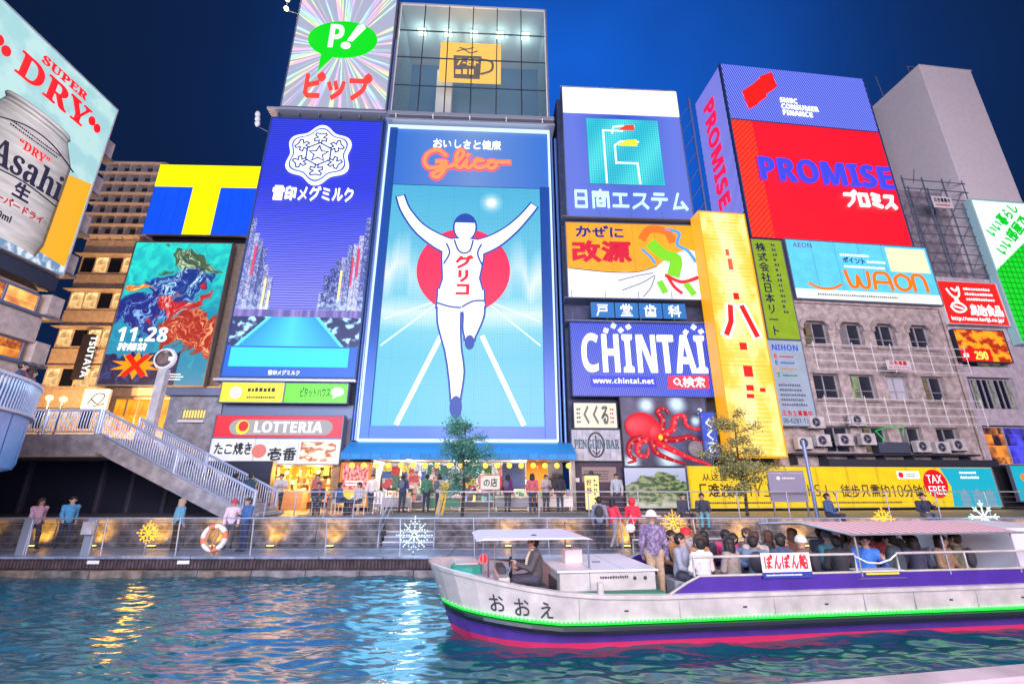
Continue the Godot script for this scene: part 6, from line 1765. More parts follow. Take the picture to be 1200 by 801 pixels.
# ---------------------------------------------------------------- far right
func far_right() -> void:
	var lilac := solid(Color(0.68, 0.62, 0.68), 0.75, 0.0, 0.2)
	var o := thing("pale_shop_building", "pale lilac building with barred upper window and lit restaurant window", "building", on(FACE_B, 26.75, STREET), yaw_of(FACE_B))
	box(o, "back_wall", M.dark, 0.1, 0, -8, 14, 13.7, -0.55)
	for q in [[0.0, 0.0, 0.45, 13.9], [3.6, 0.0, 4.2, 13.9], [0.45, 4.5, 3.6, 5.45], [0.45, 7.35, 3.6, 8.0], [0.45, 10.3, 3.6, 10.55], [0.45, 13.2, 3.6, 13.9], [4.2, 0.0, 14.0, 13.9]]:
		box(o, "wall_panel", lilac, q[0], q[1], -0.55, q[2], q[3], -0.05 - q[0] * 0.001)
	window_row(o, 0.45, 3.55, 5.45, 7.3, -0.3, 8, M.pale, [M.glass_dark, M.glass_dark, interior_glow(121, Color(0.5, 0.5, 0.46), Color(0.1, 0.1, 0.12))], 0.07)
	window_row(o, 0.45, 3.55, 2.3, 4.45, -0.3, 2, M.pale, [interior_glow(123, Color(0.95, 0.55, 0.2), Color(0.08, 0.04, 0.14)), interior_glow(124, Color(0.3, 0.3, 0.95), Color(0.1, 0.06, 0.16))], 0.07)
	box(o, "doorway", M.black, 0.0, 0.0, -0.05, 0.9, 2.2, 0.2)
	box(o, "window", interior_glow(125, Color(0.35, 0.33, 0.3), Color(0.05, 0.05, 0.06)), 1.9, 8.05, -0.4, 3.4, 8.6, -0.3)
	var red := sign_on(FACE_B, 26.7, 30.9, 12.08, 14.88, 0.3, 0.25, "chicken_shop_sign", "red lit sign with white bird mark, white characters and web address", lit_panel(Color(0.92, 0.10, 0.06), 1.0, 4.2, 2.8, 3), M.white, 0.05)
	kana(red, "鳥治食品", 1.75, 0.58, 2.3, 0.72, M.lit, 0.15, 0.03)
	word(red, "http://www.toriji.co.jp/", 0.25, 0.22, 3.7, 0.24, M.lit, "sansbold", 0.01)
	strokes(red, "bird_mark", [[[0.55, 2.3], [0.75, 1.9], [1.0, 1.75], [1.3, 1.9], [1.4, 2.45], [1.15, 2.2], [0.9, 2.35]], [[0.95, 1.75], [0.95, 1.4]], [[1.05, 1.75], [1.15, 1.4]], [[0.5, 1.1], [0.75, 0.8], [1.2, 0.8], [1.5, 1.05], [1.2, 1.35], [0.75, 1.35], [0.5, 1.1]], [[0.75, 1.15], [1.25, 1.0]]], 0.12, M.lit, 0.003, 0.02)
	fine_print(red, 1.75, 1.5, 2.2, 1.05, 3, M.lit, 0.006, 51)
	sign_light(red, 4.2, 2.8, Color(1.0, 0.3, 0.2), 0.15)
	var fd := noise(127, 3.0, 3)
	var ft := paint(64, 40, func(u, v): return (Color(0.85, 0.05, 0.03) if v > 0.6 and u < 0.62 else Color(0.98, 0.62, 0.10).lerp(Color(0.65, 0.14, 0.02), clampf(fd.get_noise_2d(u * 1.3, v * 1.0) * 2.2 + 0.3, 0, 1))))
	var os := sign_on(FACE_B, 26.8, 30.2, 9.72, 11.68, 0.3, 0.2, "menu_price_sign", "orange food picture sign with a white price strip", screen(ft, 1.0), M.dark, 0.04)
	word(os, "290", 0.95, 0.12, 0.9, 0.5, glow(Color(1, 0.9, 0.4), 1.0), "sansbold", 0.02)
	fine_print(os, 0.2, 0.12, 0.6, 0.5, 1, M.lit, 0.006, 57)
	# steel frame carrying an empty hoarding
	var sc := thing("billboard_scaffold", "open steel billboard frame with grey sheeting left of the white tower", "scaffold", on(FACE_B, 26.85, 15.45), yaw_of(FACE_B))
	box(sc, "sheeting", solid(Color(0.46, 0.43, 0.48), 0.8, 0.0, 0.4), 0.1, 0, -1.4, 4.7, 7.4, -1.3)
	for i in 4:
		part(sc, "upright", tube([Vector3(0.05 + i * 1.55, 0, 0), Vector3(0.05 + i * 1.55, 7.5, 0)], 0.05, 6), M.steel)
		part(sc, "upright", tube([Vector3(0.05 + i * 1.55, 0, -1.0), Vector3(0.05 + i * 1.55, 7.5, -1.0)], 0.05, 6), M.steel)
	for j in 11:
		part(sc, "crossbar", tube([Vector3(-0.1, 0.2 + j * 0.7, 0.06), Vector3(4.85, 0.2 + j * 0.7, 0.06)], 0.035, 5), M.steel)
	for j in 3:
		for i in 3:
			part(sc, "brace", tube([Vector3(0.05 + i * 1.55, 0.2 + j * 2.2, -0.1), Vector3(1.6 + i * 1.55, 2.4 + j * 2.2, -0.1)], 0.03, 5), M.rail)
	for q in [[0.05, -0.5], [1.5, 0.4], [4.2, 0.9]]:
		part(sc, "prop", tube([Vector3(q[0], 7.4, -0.5), Vector3(q[0] + q[1], 8.6, -0.5)], 0.03, 5), M.rail)
	var nt := sign_on(FACE_B, 28.4, 29.9, 20.4, 21.3, 0.25, 0.03, "scaffold_notice", "small white notice with dark and red print on the steel frame", solid(Color(0.75, 0.72, 0.74), 0.6), M.white, 0.0, "notice")
	kana(nt, "広告募集中", 0.12, 0.45, 1.26, 0.32, M.black, 0.13, 0.005)
	fine_print(nt, 0.15, 0.12, 1.2, 0.22, 1, M.red, 0.006, 53)
	# white tower
	var tw := thing("white_tower", "plain white rooftop tower with a thin railing on top", "tower", on(FACE_B, 31.45, 13.0), yaw_of(FACE_B))
	var wm := solid(Color(0.84, 0.80, 0.82), 0.75, 0.0, 0.05)
	box(tw, "shaft", wm, 0, 0, -4.6, 4.5, 20.4, 0)
	box(tw, "cap", solid(Color(0.68, 0.64, 0.68), 0.7), -0.05, 20.4, -4.65, 4.55, 20.5, 0.05)
	part(tw, "handrail", tube([Vector3(0.3, 21.5, -1), Vector3(4.6, 21.5, -1)], 0.04, 6), M.rail)
	for i in 4:
		part(tw, "rail_post", tube([Vector3(0.4 + i * 1.35, 20.5, -1), Vector3(0.4 + i * 1.35, 21.5, -1)], 0.03, 5), M.rail)
	part(tw, "antenna", tube([Vector3(-0.05, 20.45, -3.0), Vector3(-0.2, 22.6, -3.0)], 0.035, 5), M.rail)
	part(tw, "antenna", tube([Vector3(0.0, 19.6, -4.4), Vector3(-0.7, 21.8, -4.4)], 0.03, 5), M.rail)
	box(o, "upper_wall", lilac, 4.7, 13.9, -6, 14.0, 15.0, -0.2)
	# white and green housing sign at the edge
	var gtex := paint(128, 160, func(u, v):
		var diag = (1.0 - v) * 10.1 < 4.8 + 0.76 * u * 7.8
		var c := Color(0.88, 0.97, 0.97)
		if diag:
			c = Color(0.05, 0.80, 0.12)
			if int(u * 128.0) % 6 == 0 or int(v * 160.0) % 6 == 0:
				c = Color(0.02, 0.50, 0.06)
		return c)
	var gs := sign_on(FACE_B, 31.2, 39.0, 11.0, 21.1, 0.4, 0.4, "housing_sign", "white sign with green slanting characters and green gridded lower part", screen(gtex, 1.0), solid(Color(0.4, 0.7, 0.72), 0.5), 0.1)
	var gt := glow(Color(0.02, 0.72, 0.14), 1.0)
	kana(gs, "いい暮らし", 0.75, 7.2, 3.7, 0.85, gt, 0.15, 0.02, 0.006, false, 0.7)
	kana(gs, "いい部屋で", 1.05, 5.85, 4.1, 0.85, gt, 0.15, 0.02, 0.006, false, 0.76)
	sign_light(gs, 7.0, 10.0, Color(0.6, 1.0, 0.7), 0.12)

# ---------------------------------------------------------------- shops along the street
func goods(at: Vector3, yaw: float, n: int, wide: float, sd: int, where: String) -> void:
	# small wares set out side by side; nothing in the photograph tells one from the next
	rng.seed = sd
	var names := ["red", "yellow", "blue", "white", "green", "pink", "turquoise"]
	var order := ["first", "second", "third", "fourth", "fifth", "sixth", "last"]
	var cols := [Color(0.75, 0.12, 0.12), Color(0.85, 0.75, 0.2), Color(0.1, 0.35, 0.6), Color(0.85, 0.83, 0.8), Color(0.1, 0.45, 0.25), Color(0.8, 0.4, 0.6), Color(0.2, 0.7, 0.7)]
	for i in n:
		var tint := rng.randi() % 7
		var o := thing("souvenir_pack", "small %s souvenir pack, %s from the left %s" % [names[tint], order[i], where], "souvenir", at + Basis(Vector3.UP, yaw) * Vector3(wide * (i + 0.5) / n, 0, rng.randf_range(-0.08, 0.08)), yaw + rng.randf_range(-0.2, 0.2), "souvenirs " + where)
		var w := wide / n * 0.4
		var h := rng.randf_range(0.16, 0.34)
		box(o, "carton", solid(cols[tint], 0.5), -w, 0, -0.08, w, h, 0.08)
		box(o, "label_band", solid(cols[rng.randi() % 7], 0.5), -w * 0.8, h * 0.3, 0.08, w * 0.8, h * 0.65, 0.085)

func shops() -> void:
	var yaw := yaw_of(FACE_A)
	# warm snack shop under the burger sign
	var o := thing("snack_shop", "open snack shop glowing amber under the white brush-lettered fascia", "shop", on(FACE_A, -15.1, STREET), yaw)
	var wood := solid(Color(0.45, 0.27, 0.13), 0.6, 0.0, 0.3)
	box(o, "back_wall", wood, 0, 0, -3.2, 6.4, 2.2, -3.0)
	box(o, "ceiling", wood, 0, 2.14, -3.0, 6.4, 2.2, 0.4)
	box(o, "side_wall", wood, -0.15, 0, -3.2, 0, 2.2, 0.3)
	box(o, "side_wall", wood, 6.0, 0, -3.2, 6.4, 2.2, 0.3)
	box(o, "counter", solid(Color(0.5, 0.33, 0.2), 0.5), 0.6, 0, -1.3, 4.4, 0.95, -0.6)
	rng.seed = 31
	for i in 15:
		var x := 0.3 + i * 0.38
		var h := rng.randf_range(0.25, 0.75)
		box(o, "paper_strip", glow(Color(1.0, rng.randf_range(0.55, 0.8), rng.randf_range(0.1, 0.3)), 0.85), x, 2.1 - h, -0.5 - 0.3 * (i % 3), x + 0.27, 2.1, -0.48 - 0.3 * (i % 3))
	for q in [[1.0, -0.2], [3.2, -1.2], [5.1, -0.4]]:
		var p := Vector3(q[0], 1.85, q[1])
		part(o, "bulb", ball(Vector3.ONE * 0.09, 6), glow(Color(1.0, 0.8, 0.4), 8.0), p)
		bulb_light(o, p, Color(1.0, 0.7, 0.3), 14.0, 0.08)
	for i in 4:
		box(o, "menu_board", glow(Color(0.9, 0.75, 0.5), 0.5), 0.4 + i * 1.1, 1.15, -2.98, 1.2 + i * 1.1, 1.75, -2.95)
		fine_print(o, 0.5 + i * 1.1, 1.2, 0.6, 0.5, 3, M.red, -2.945, 60 + i)
	# menu poster between the shops
	var pn := noise(131, 2.2, 3)
	var pt := paint(48, 80, func(u, v): return (Color(0.98, 0.78, 0.05) if v > 0.62 else Color(0.95, 0.62, 0.55).lerp(Color(0.72, 0.12, 0.16), clampf(pn.get_noise_2d(u * 3.0, v * 3.0) * 2.0 + 0.1, 0, 1))))
	var mp := sign_on(FACE_A, -8.55, -7.25, 1.75, 3.7, 0.3, 0.12, "menu_poster", "pink and yellow lit menu poster at the left end of the awning", screen(pt, 0.9), glow(Color(0.95, 0.55, 0.1), 0.6), 0.1, "poster")
	fine_print(mp, 0.55, 0.25, 0.6, 0.3, 1, M.lit, 0.006, 64)
	fine_print(mp, 0.2, 0.9, 0.9, 0.3, 2, M.lit, 0.006, 65)
	sign_light(mp, 1.3, 1.95, Color(1.0, 0.7, 0.4), 0.2)
	# souvenir shop under the awning
	var s := thing("souvenir_shop", "open souvenir shop with crowded shelves under the wide blue awning", "shop", on(FACE_A, -7.1, STREET), yaw)
	box(s, "back_wall", solid(Color(0.16, 0.16, 0.22), 0.7), 0, 0, -3.0, 10.2, 2.5, -2.8)
	box(s, "ceiling", M.pale, 0, 2.44, -2.8, 10.2, 2.5, 0.2)
	box(s, "side_wall", M.pale, -0.1, 0, -3.0, 0.0, 2.5, 0.2)
	box(s, "corner_post", M.pale, 10.1, 0, -0.1, 10.3, 2.4, 0.6)
	var pic := noise(133, 2.6, 4)
	for i in 7:
		var patches := []
		for k in 9:
			patches.append([rng.randf(), rng.randf(), rng.randf_range(0.12, 0.4), rng.randf_range(0.08, 0.3), [Color(0.82, 0.16, 0.14), Color(0.95, 0.82, 0.3), Color(0.2, 0.35, 0.6), Color(0.55, 0.3, 0.15), Color(0.9, 0.55, 0.5), Color(0.2, 0.42, 0.25), Color(0.95, 0.93, 0.9)][rng.randi() % 7]])
		var t := paint(40, 52, func(u, v):
			var c := Color(0.86, 0.84, 0.82)
			for q in patches:
				if absf(u - q[0]) < q[2] and absf(v - q[1]) < q[3]:
					c = q[4]
			return c.darkened(clampf(pic.get_noise_2d(u * 3.0 + i * 9.0, v * 3.0), 0, 0.6)))
		var x := 0.35 + i * 1.0
		part(s, "picture_panel", face_mesh(0.9, 1.15), screen(t, 0.8), Vector3(x, 1.05, -0.6 + 0.12 * (i % 2)))
		box(s, "panel_back", M.dark, x, 1.05, -0.66 + 0.12 * (i % 2), x + 0.9, 2.2, -0.61 + 0.12 * (i % 2))
	box(s, "orange_curtain", solid(Color(0.85, 0.36, 0.03), 0.8), 7.85, 0.35, 0.0, 8.4, 2.45, 0.05)
	box(s, "orange_curtain", solid(Color(0.85, 0.36, 0.03), 0.8), 8.43, 0.35, 0.02, 8.95, 2.45, 0.07)
	box(s, "blue_shade", solid(Color(0.05, 0.10, 0.28), 0.7), 6.6, 1.0, -0.3, 7.8, 2.3, -0.25)
	for i in 3:
		var q := Vector3(1.6 + i * 3.0, 2.38, -1.0)
		box(s, "tube_lamp", glow(Color(1.0, 0.95, 0.85), 5.0), q.x - 0.5, 2.40, -1.06, q.x + 0.5, 2.44, -0.94)
		bulb_light(s, q + Vector3(0, -0.12, 0), Color(1.0, 0.93, 0.82), 9.0, 0.1)
	for i in 4:
		var st := thing("display_stall", "low stall of stacked wares under the awning, %s from the stairs end" % ["first", "second", "third", "fourth"][i], "stall", on(FACE_A, [-6.6, -4.2, -0.9, 1.2][i], STREET, 1.0), yaw, "display stalls")
		box(st, "table_top", M.white, 0, 0.62, -0.35, 1.7, 0.68, 0.35)
		for x in [0.05, 1.6]:
			for z in [-0.3, 0.26]:
				box(st, "leg", M.white, x, 0, z, x + 0.05, 0.62, z + 0.05)
		box(st, "front_cloth", [M.pale, solid(Color(0.1, 0.3, 0.2), 0.7), solid(Color(0.3, 0.33, 0.4), 0.7), M.white][i], 0.02, 0.2, 0.36, 1.68, 0.6, 0.38)
		goods(on(FACE_A, [-6.6, -4.2, -0.9, 1.2][i] + 0.05, STREET + 0.68, 1.0), yaw, 7, 1.6, 70 + i, ["on the first stall", "on the second stall", "on the third stall", "on the fourth stall"][i])
	# cafe furniture by the snack shop
	for i in 4:
		var ch := thing("cafe_chair", "white metal cafe chair at the railing, %s from the stair foot" % ["first", "second", "third", "fourth"][i], "chair", Vector3([-8.1, -7.5, -6.4, -5.8][i], STREET, [-20.0, -20.7, -20.1, -20.8][i]), [0.4, 2.4, -0.6, 3.4][i], "cafe chairs")
		box(ch, "seat", M.white, -0.2, 0.42, -0.2, 0.2, 0.45, 0.2)
		for q in [[-0.18, -0.18], [0.15, -0.18], [-0.18, 0.15], [0.15, 0.15]]:
			box(ch, "leg", M.white, q[0], 0, q[1], q[0] + 0.03, 0.42, q[1] + 0.03)
		for k in 3:
			box(ch, "back_slat", M.white, -0.18 + k * 0.14, 0.45, -0.2, -0.1 + k * 0.14, 0.86, -0.18)
		box(ch, "back_rail", M.white, -0.2, 0.86, -0.2, 0.2, 0.9, -0.18)
	for i in 2:
		var tb := thing("cafe_table", ["round cafe table between the first two white chairs", "round cafe table between the last two white chairs"][i], "table", Vector3([-7.8, -6.1][i], STREET, -20.4), 0.0, "cafe tables")
		part(tb, "top", lathe([[0.0, 0.70], [0.36, 0.70], [0.37, 0.72], [0.0, 0.73]], 20), M.pale)
		part(tb, "stem", lathe([[0.03, 0.0], [0.03, 0.7]], 8), M.steel)
		part(tb, "base", lathe([[0.24, 0.0], [0.22, 0.03], [0.03, 0.05]], 16), M.steel)
	var yb := thing("leaning_banner", "slanting yellow banner board by the top of the stone steps", "banner", Vector3(-2.75, STREET, -19.0), 0.2)
	part(yb, "board", box_mesh(Vector3(0.3, 1.25, 0.03)), glow(Color(0.95, 0.75, 0.1), 0.5), Vector3(0, 0.68, 0), Vector3(0, 0, -0.18))
	part(yb, "stand", tube([Vector3(-0.1, 0, 0.1), Vector3(0.1, 0.9, -0.02)], 0.02, 5), M.dark)
	var ws := sign_on(FACE_A, -1.6, -0.65, 2.5, 3.15, 0.9, 0.06, "small_shop_board", "small white board with dark characters hanging behind the tree", glow(Color(0.9, 0.88, 0.86), 0.7), M.red, 0.03)
	kana(ws, "の店", 0.12, 0.12, 0.75, 0.4, M.black, 0.13, 0.005)
	# shelving with small stock in both shops
	rng.seed = 91
	var hues := [solid(Color(0.7, 0.12, 0.1), 0.5), solid(Color(0.85, 0.7, 0.15), 0.5), solid(Color(0.8, 0.78, 0.75), 0.5), solid(Color(0.12, 0.4, 0.3), 0.5), solid(Color(0.15, 0.25, 0.6), 0.5)]
	for i in 5:
		var sh := thing("goods_shelf", ["stock shelf in the snack shop nearest the stairs", "stock shelf in the snack shop next to its right wall", "stock shelf at the left end of the souvenir shop", "stock shelf in the souvenir shop behind the tree", "stock shelf in the souvenir shop by the orange curtain"][i], "shelf", on(FACE_A, [-14.6, -11.9, -6.9, -3.2, -0.2][i], STREET, -1.9), yaw, "shop shelves")
		for k in 4:
			box(sh, "shelf_board", M.pale, 0, 0.35 + k * 0.45, -0.2, 2.3, 0.38 + k * 0.45, 0.2)
		for x in [0.0, 2.27]:
			box(sh, "side_panel", M.pale, x, 0, -0.2, x + 0.03, 1.9, 0.2)
		for h in hues.size():
			var list := []
			for k in 4:
				for j in 14:
					if rng.randi() % hues.size() == h:
						var x := 0.08 + j * 0.155
						list.append([x, 0.382 + k * 0.45, -0.12, x + 0.12, 0.382 + k * 0.45 + rng.randf_range(0.14, 0.34), 0.12])
			part(sh, "stock", joined(list), hues[h]).set_meta("kind", "stuff")
	# awning
	var aw := thing("blue_awning", "wide blue sloping awning below the runner sign", "awning", on(FACE_A, -8.3, 3.85), yaw)
	var st2 := begin()
	var p := [Vector3(0, 0.95, 0.42), Vector3(11.4, 0.95, 0.42), Vector3(11.4, 0.3, 1.75), Vector3(0, 0.3, 1.75)]
	var n = (p[1] - p[0]).cross(p[3] - p[0]).normalized()
	if n.y < 0:
		n = -n
	quad(st2, p[0], p[1], p[2], p[3], n)
	var dn := Vector3(0, -0.035, -0.01)
	quad(st2, p[0] + dn, p[1] + dn, p[2] + dn, p[3] + dn, -n)
	var cloth := solid(Color(0.02, 0.26, 0.62), 0.6)
	part(aw, "canopy", st2.commit(), cloth)
	for i in 24:
		box(aw, "valance_panel", cloth if i % 2 else solid(Color(0.025, 0.22, 0.55), 0.6), i * 0.475 + 0.004, 0.02, 1.72, i * 0.475 + 0.471, 0.3, 1.74)
	for x in [0.06, 5.7, 11.34]:
		part(aw, "arm", tube([Vector3(x, 0.2, 0.3), Vector3(x, 0.32, 1.7)], 0.03, 6), M.steel)
	var sl := thing("globe_string", "string of round warm globe lamps along the awning edge", "string lights", on(FACE_A, -8.0, 3.55, 1.6), yaw)
	part(sl, "cord", tube([Vector3(0, 0.22, 0), Vector3(10.8, 0.22, 0)], 0.012, 5), M.dark)
	for i in 19:
		var at := Vector3(0.25 + i * 0.58, 0.05, 0.06 * (i % 2))
		part(sl, "globe", ball(Vector3.ONE * 0.13, 7), glow(Color(1.0, 0.78, 0.28), 1.6), at)
		if i % 3 == 1:
			bulb_light(sl, at, Color(1.0, 0.75, 0.35), 0.9, 0.12)
	# bar entrance
	var be := thing("bar_entrance", "dark purple entrance wall with pale menu panel under the plank sign", "shop front", on(FACE_A, 3.1, STREET), yaw)
	box(be, "wall", solid(Color(0.06, 0.04, 0.08), 0.6, 0.0, 0.3), 0, 0, -0.3, 2.7, 2.4, 0.25)
	box(be, "menu_panel", glow(Color(0.62, 0.50, 0.50), 0.6), 0.5, 1.35, 0.25, 2.3, 2.1, 0.27)
	fine_print(be, 0.6, 1.45, 1.5, 0.5, 4, M.dark, 0.272, 81)
	box(be, "notice", M.white, 0.12, 1.35, 0.25, 0.36, 1.55, 0.265)
	var ln := thing("tall_lantern", "tall square paper lantern with black characters before the bar entrance", "lantern", Vector3(3.75, STREET, -22.4))
	box(ln, "base", M.dark, -0.25, 0, -0.25, 0.25, 0.12, 0.25)
	box(ln, "paper_body", glow(Color(1.0, 0.88, 0.56), 0.9), -0.3, 0.12, -0.2, 0.3, 1.62, 0.2)
	box(ln, "roof", M.dark, -0.4, 1.62, -0.28, 0.4, 1.68, 0.28)
	part(ln, "finial", lathe([[0.18, 1.68], [0.05, 1.85], [0.0, 1.86]], 8), M.dark)
	kana(ln, "好好", -0.28, 0.8, 0.24, 0.7, M.black, 0.13, 0.004, 0.203, true)
	fine_print(ln, 0.06, 0.3, 0.18, 1.2, 6, M.black, 0.203, 66)

# ---------------------------------------------------------------- things on the walk
func flake_light(at: Vector3, r: float, m: Material, light: Color, label: String, dotted: bool) -> void:
	var o := thing("star_light", label, "light ornament", at, 0.0, "star ornaments on the railing")
	part(o, "post", tube([Vector3(0, -0.62, 0), Vector3(0, -0.1, 0)], 0.03, 6), M.steel)
	var st := begin()
	for i in 8:
		var a := TAU * i / 8.0
		var d := Vector3(cos(a), sin(a), 0)
		var e := Vector3(-d.y, d.x, 0)
		var rr := r * (1.0 if i % 2 == 0 else 0.82)
		if dotted:
			for k in 7:
				add_ball(st, d * rr * (0.15 + 0.85 * k / 6.0) + Vector3(0, 0, 0.02 * (k % 2)), Vector3.ONE * 0.022, 4)
			for sg in [-1.0, 1.0]:
				for k in 2:
					add_ball(st, d * rr * (0.62 + 0.12 * k) + e * sg * rr * (0.12 + 0.12 * k), Vector3.ONE * 0.02, 4)
		else:
			add_tube(st, [d * rr * 0.1, d * rr], [0.02, 0.012], 5)
			for sg in [-1.0, 1.0]:
				add_tube(st, [d * rr * 0.6, d * rr * 0.82 + e * sg * rr * 0.16], [0.014], 4)
	part(o, "star_lights", st.commit(), m)
	bulb_light(o, Vector3(0, 0, 0.12), light, 0.8, 0.25)

const ORDER := ["first", "second", "third", "fourth", "fifth", "sixth", "seventh", "eighth", "ninth", "tenth", "eleventh", "twelfth", "thirteenth", "fourteenth", "fifteenth", "sixteenth", "seventeenth", "eighteenth", "nineteenth", "twentieth", "twenty-first", "twenty-second"]

func promenade_things() -> void:
	var wire := solid(Color(0.5, 0.52, 0.55), 0.3, 0.8)
	var post := solid(Color(0.36, 0.40, 0.50), 0.4, 0.5)
	var r := thing("promenade_railing", "long steel wire railing along the water's edge", "railing", Vector3(0, DECK, -15.68))
	rail_run(r, -34.2, 34.2, 1.1, 5, 2.36, post, wire, -0.06)
	for x in [-15.5, -13.45]:
		box(r, "broad_post", post, x - 0.14, 0, -0.03, x + 0.14, 1.08, 0.06)
	box(r, "control_box", M.pale, -13.62, 0.62, 0.07, -13.28, 1.0, 0.2)
	var u1 := thing("street_railing", "steel wire railing on the wall between the stair foot and the stone steps", "railing", Vector3(0, STREET + 0.02, -18.2))
	rail_run(u1, -9.3, -4.85, 0.92, 4, 1.12, post, wire)
	var u2 := thing("street_railing", "steel wire railing on the wall right of the stone steps", "railing", Vector3(0, STREET + 0.02, -18.2))
	rail_run(u2, -2.75, 33.0, 0.92, 4, 1.9, post, wire)
	for x in [-4.8, -2.8]:
		var h := thing("step_handrail", "blue tube handrail on the %s side of the stone steps" % ("left" if x < -4 else "right"), "handrail", Vector3(x, DECK, -18.0))
		part(h, "rail", tube([Vector3(0, 0, 0.3), Vector3(0, 0.85, 0.3), Vector3(0, 1.85, -1.5), Vector3(0, 0.9, -1.5)], 0.025, 6), post)
		part(h, "rail", tube([Vector3(0, 0.45, 0.3), Vector3(0, 1.4, -1.5)], 0.018, 6), post)
	# uplights at the foot of the wall
	var k := 0
	for i in 22:
		var x := -19.3 + i * 2.13
		if x > -5.6 and x < -2.2:
			continue
		var o := thing("wall_uplight", "small amber uplight at the wall foot, %s from the left" % ORDER[k], "wall light", Vector3(x, DECK, -17.7), 0.0, "amber uplights along the wall")
		box(o, "housing", M.dark, -0.12, 0, -0.1, 0.12, 0.05, 0.1)
		box(o, "lens", glow(Color(1.0, 0.80, 0.28), 5.0), -0.1, 0.05, -0.08, 0.1, 0.065, 0.08)
		var l := SpotLight3D.new()
		l.name = "lamp_light"
		l.light_color = Color(1.0, 0.72, 0.22)
		l.light_energy = 2.2
		l.spot_angle = 62.0
		l.spot_range = 10.0
		l.light_size = 0.08
		l.shadow_enabled = true
		o.add_child(l, true)
		l.position = Vector3(0, 0.12, 0)
		l.rotation = Vector3(55 * DEG, 0, 0)
		k += 1
	var gold := glow(Color(1.0, 0.70, 0.08), 1.5)
	var ice := glow(Color(0.78, 0.95, 1.0), 1.6)
	flake_light(Vector3(-11.55, 1.22, -15.6), 0.36, gold, Color(1.0, 0.72, 0.2), "golden bead star on the railing left of the life ring", true)
	flake_light(Vector3(-3.1, 1.15, -15.6), 0.56, ice, Color(0.75, 0.92, 1.0), "large white bead snowflake in front of the stone steps", true)
	flake_light(Vector3(5.15, 1.5, -15.6), 0.40, gold, Color(1.0, 0.72, 0.2), "golden bead star right behind the standing boat guide's hat", true)
	flake_light(Vector3(11.9, 1.62, -15.6), 0.36, gold, Color(1.0, 0.72, 0.2), "golden bead star just above the striped boat canopy", true)
	flake_light(Vector3(15.15, 1.7, -15.6), 0.5, ice, Color(0.7, 0.95, 1.0), "white eight-rayed star near the end of the boat canopy", false)
	var lr := thing("life_ring", "white and orange life ring hung on the promenade railing", "life ring", Vector3(-9.37, 1.08, -15.5))
	for i in 12:
		var st := begin()
		var pts := []
		for j in 4:
			var a := TAU * (i + j / 3.0) / 12.0
			pts.append(Vector3(cos(a) * 0.34, sin(a) * 0.34, 0))
		add_tube(st, pts, [0.085], 8, false)
		part(lr, "ring_segment", st.commit(), solid(Color(0.7, 0.2, 0.1), 0.6) if i % 3 == 0 else M.white)
	part(lr, "rope", tube([Vector3(-0.1, 0.3, 0.08), Vector3(-0.2, -0.1, 0.1), Vector3(0.0, -0.3, 0.1), Vector3(0.15, 0.1, 0.1), Vector3(0.1, 0.3, 0.08)], 0.05, 6), solid(Color(0.5, 0.24, 0.12), 0.8))
	part(lr, "hook", tube([Vector3(0.1, -0.3, 0), Vector3(0.1, -0.52, 0)], 0.02, 5), M.steel)
	var ib := thing("map_board", "slate grey information board on two legs by the upper railing", "board", Vector3(10.1, STREET, -18.75))
	box(ib, "panel", solid(Color(0.22, 0.22, 0.30), 0.5), 0, 0.55, -0.04, 1.45, 1.72, 0.04)
	box(ib, "header_line", M.pale, 0.0, 1.60, 0.04, 1.45, 1.64, 0.05)
	box(ib, "shelf", solid(Color(0.16, 0.16, 0.22), 0.5), 0.05, 0.86, 0.04, 1.4, 0.92, 0.09)
	fine_print(ib, 0.55, 1.38, 0.6, 0.12, 1, M.white, 0.045, 83)
	plate(ib, "info_mark", oval(0.4, 1.44, 0.07, 0.07, 12), M.white, 0.041, 0.046)
	for x in [0.05, 1.35]:
		box(ib, "leg", M.steel, x, 0, -0.03, x + 0.06, 0.55, 0.03)
	var lp := thing("blue_pole", "slim blue pole standing beside the information board", "pole", Vector3(11.75, STREET, -18.7))
	part(lp, "shaft", tube([Vector3(0, 0, 0), Vector3(0, 2.9, 0)], 0.07, 8), solid(Color(0.2, 0.28, 0.5), 0.4, 0.4))
	box(lp, "foot_plate", M.steel, -0.15, 0, -0.15, 0.15, 0.03, 0.15)

# ---------------------------------------------------------------- trees
func trees() -> void:
	make_tree(Vector3(-1.95, STREET, -19.1), 5.45, 1.05, 17, "slender green street tree in front of the runner sign", Color(0.06, 0.24, 0.18), false)
	make_tree(Vector3(9.5, STREET, -19.6), 5.65, 1.15, 29, "slender street tree in front of the yellow hoarding", Color(0.22, 0.26, 0.10), true)

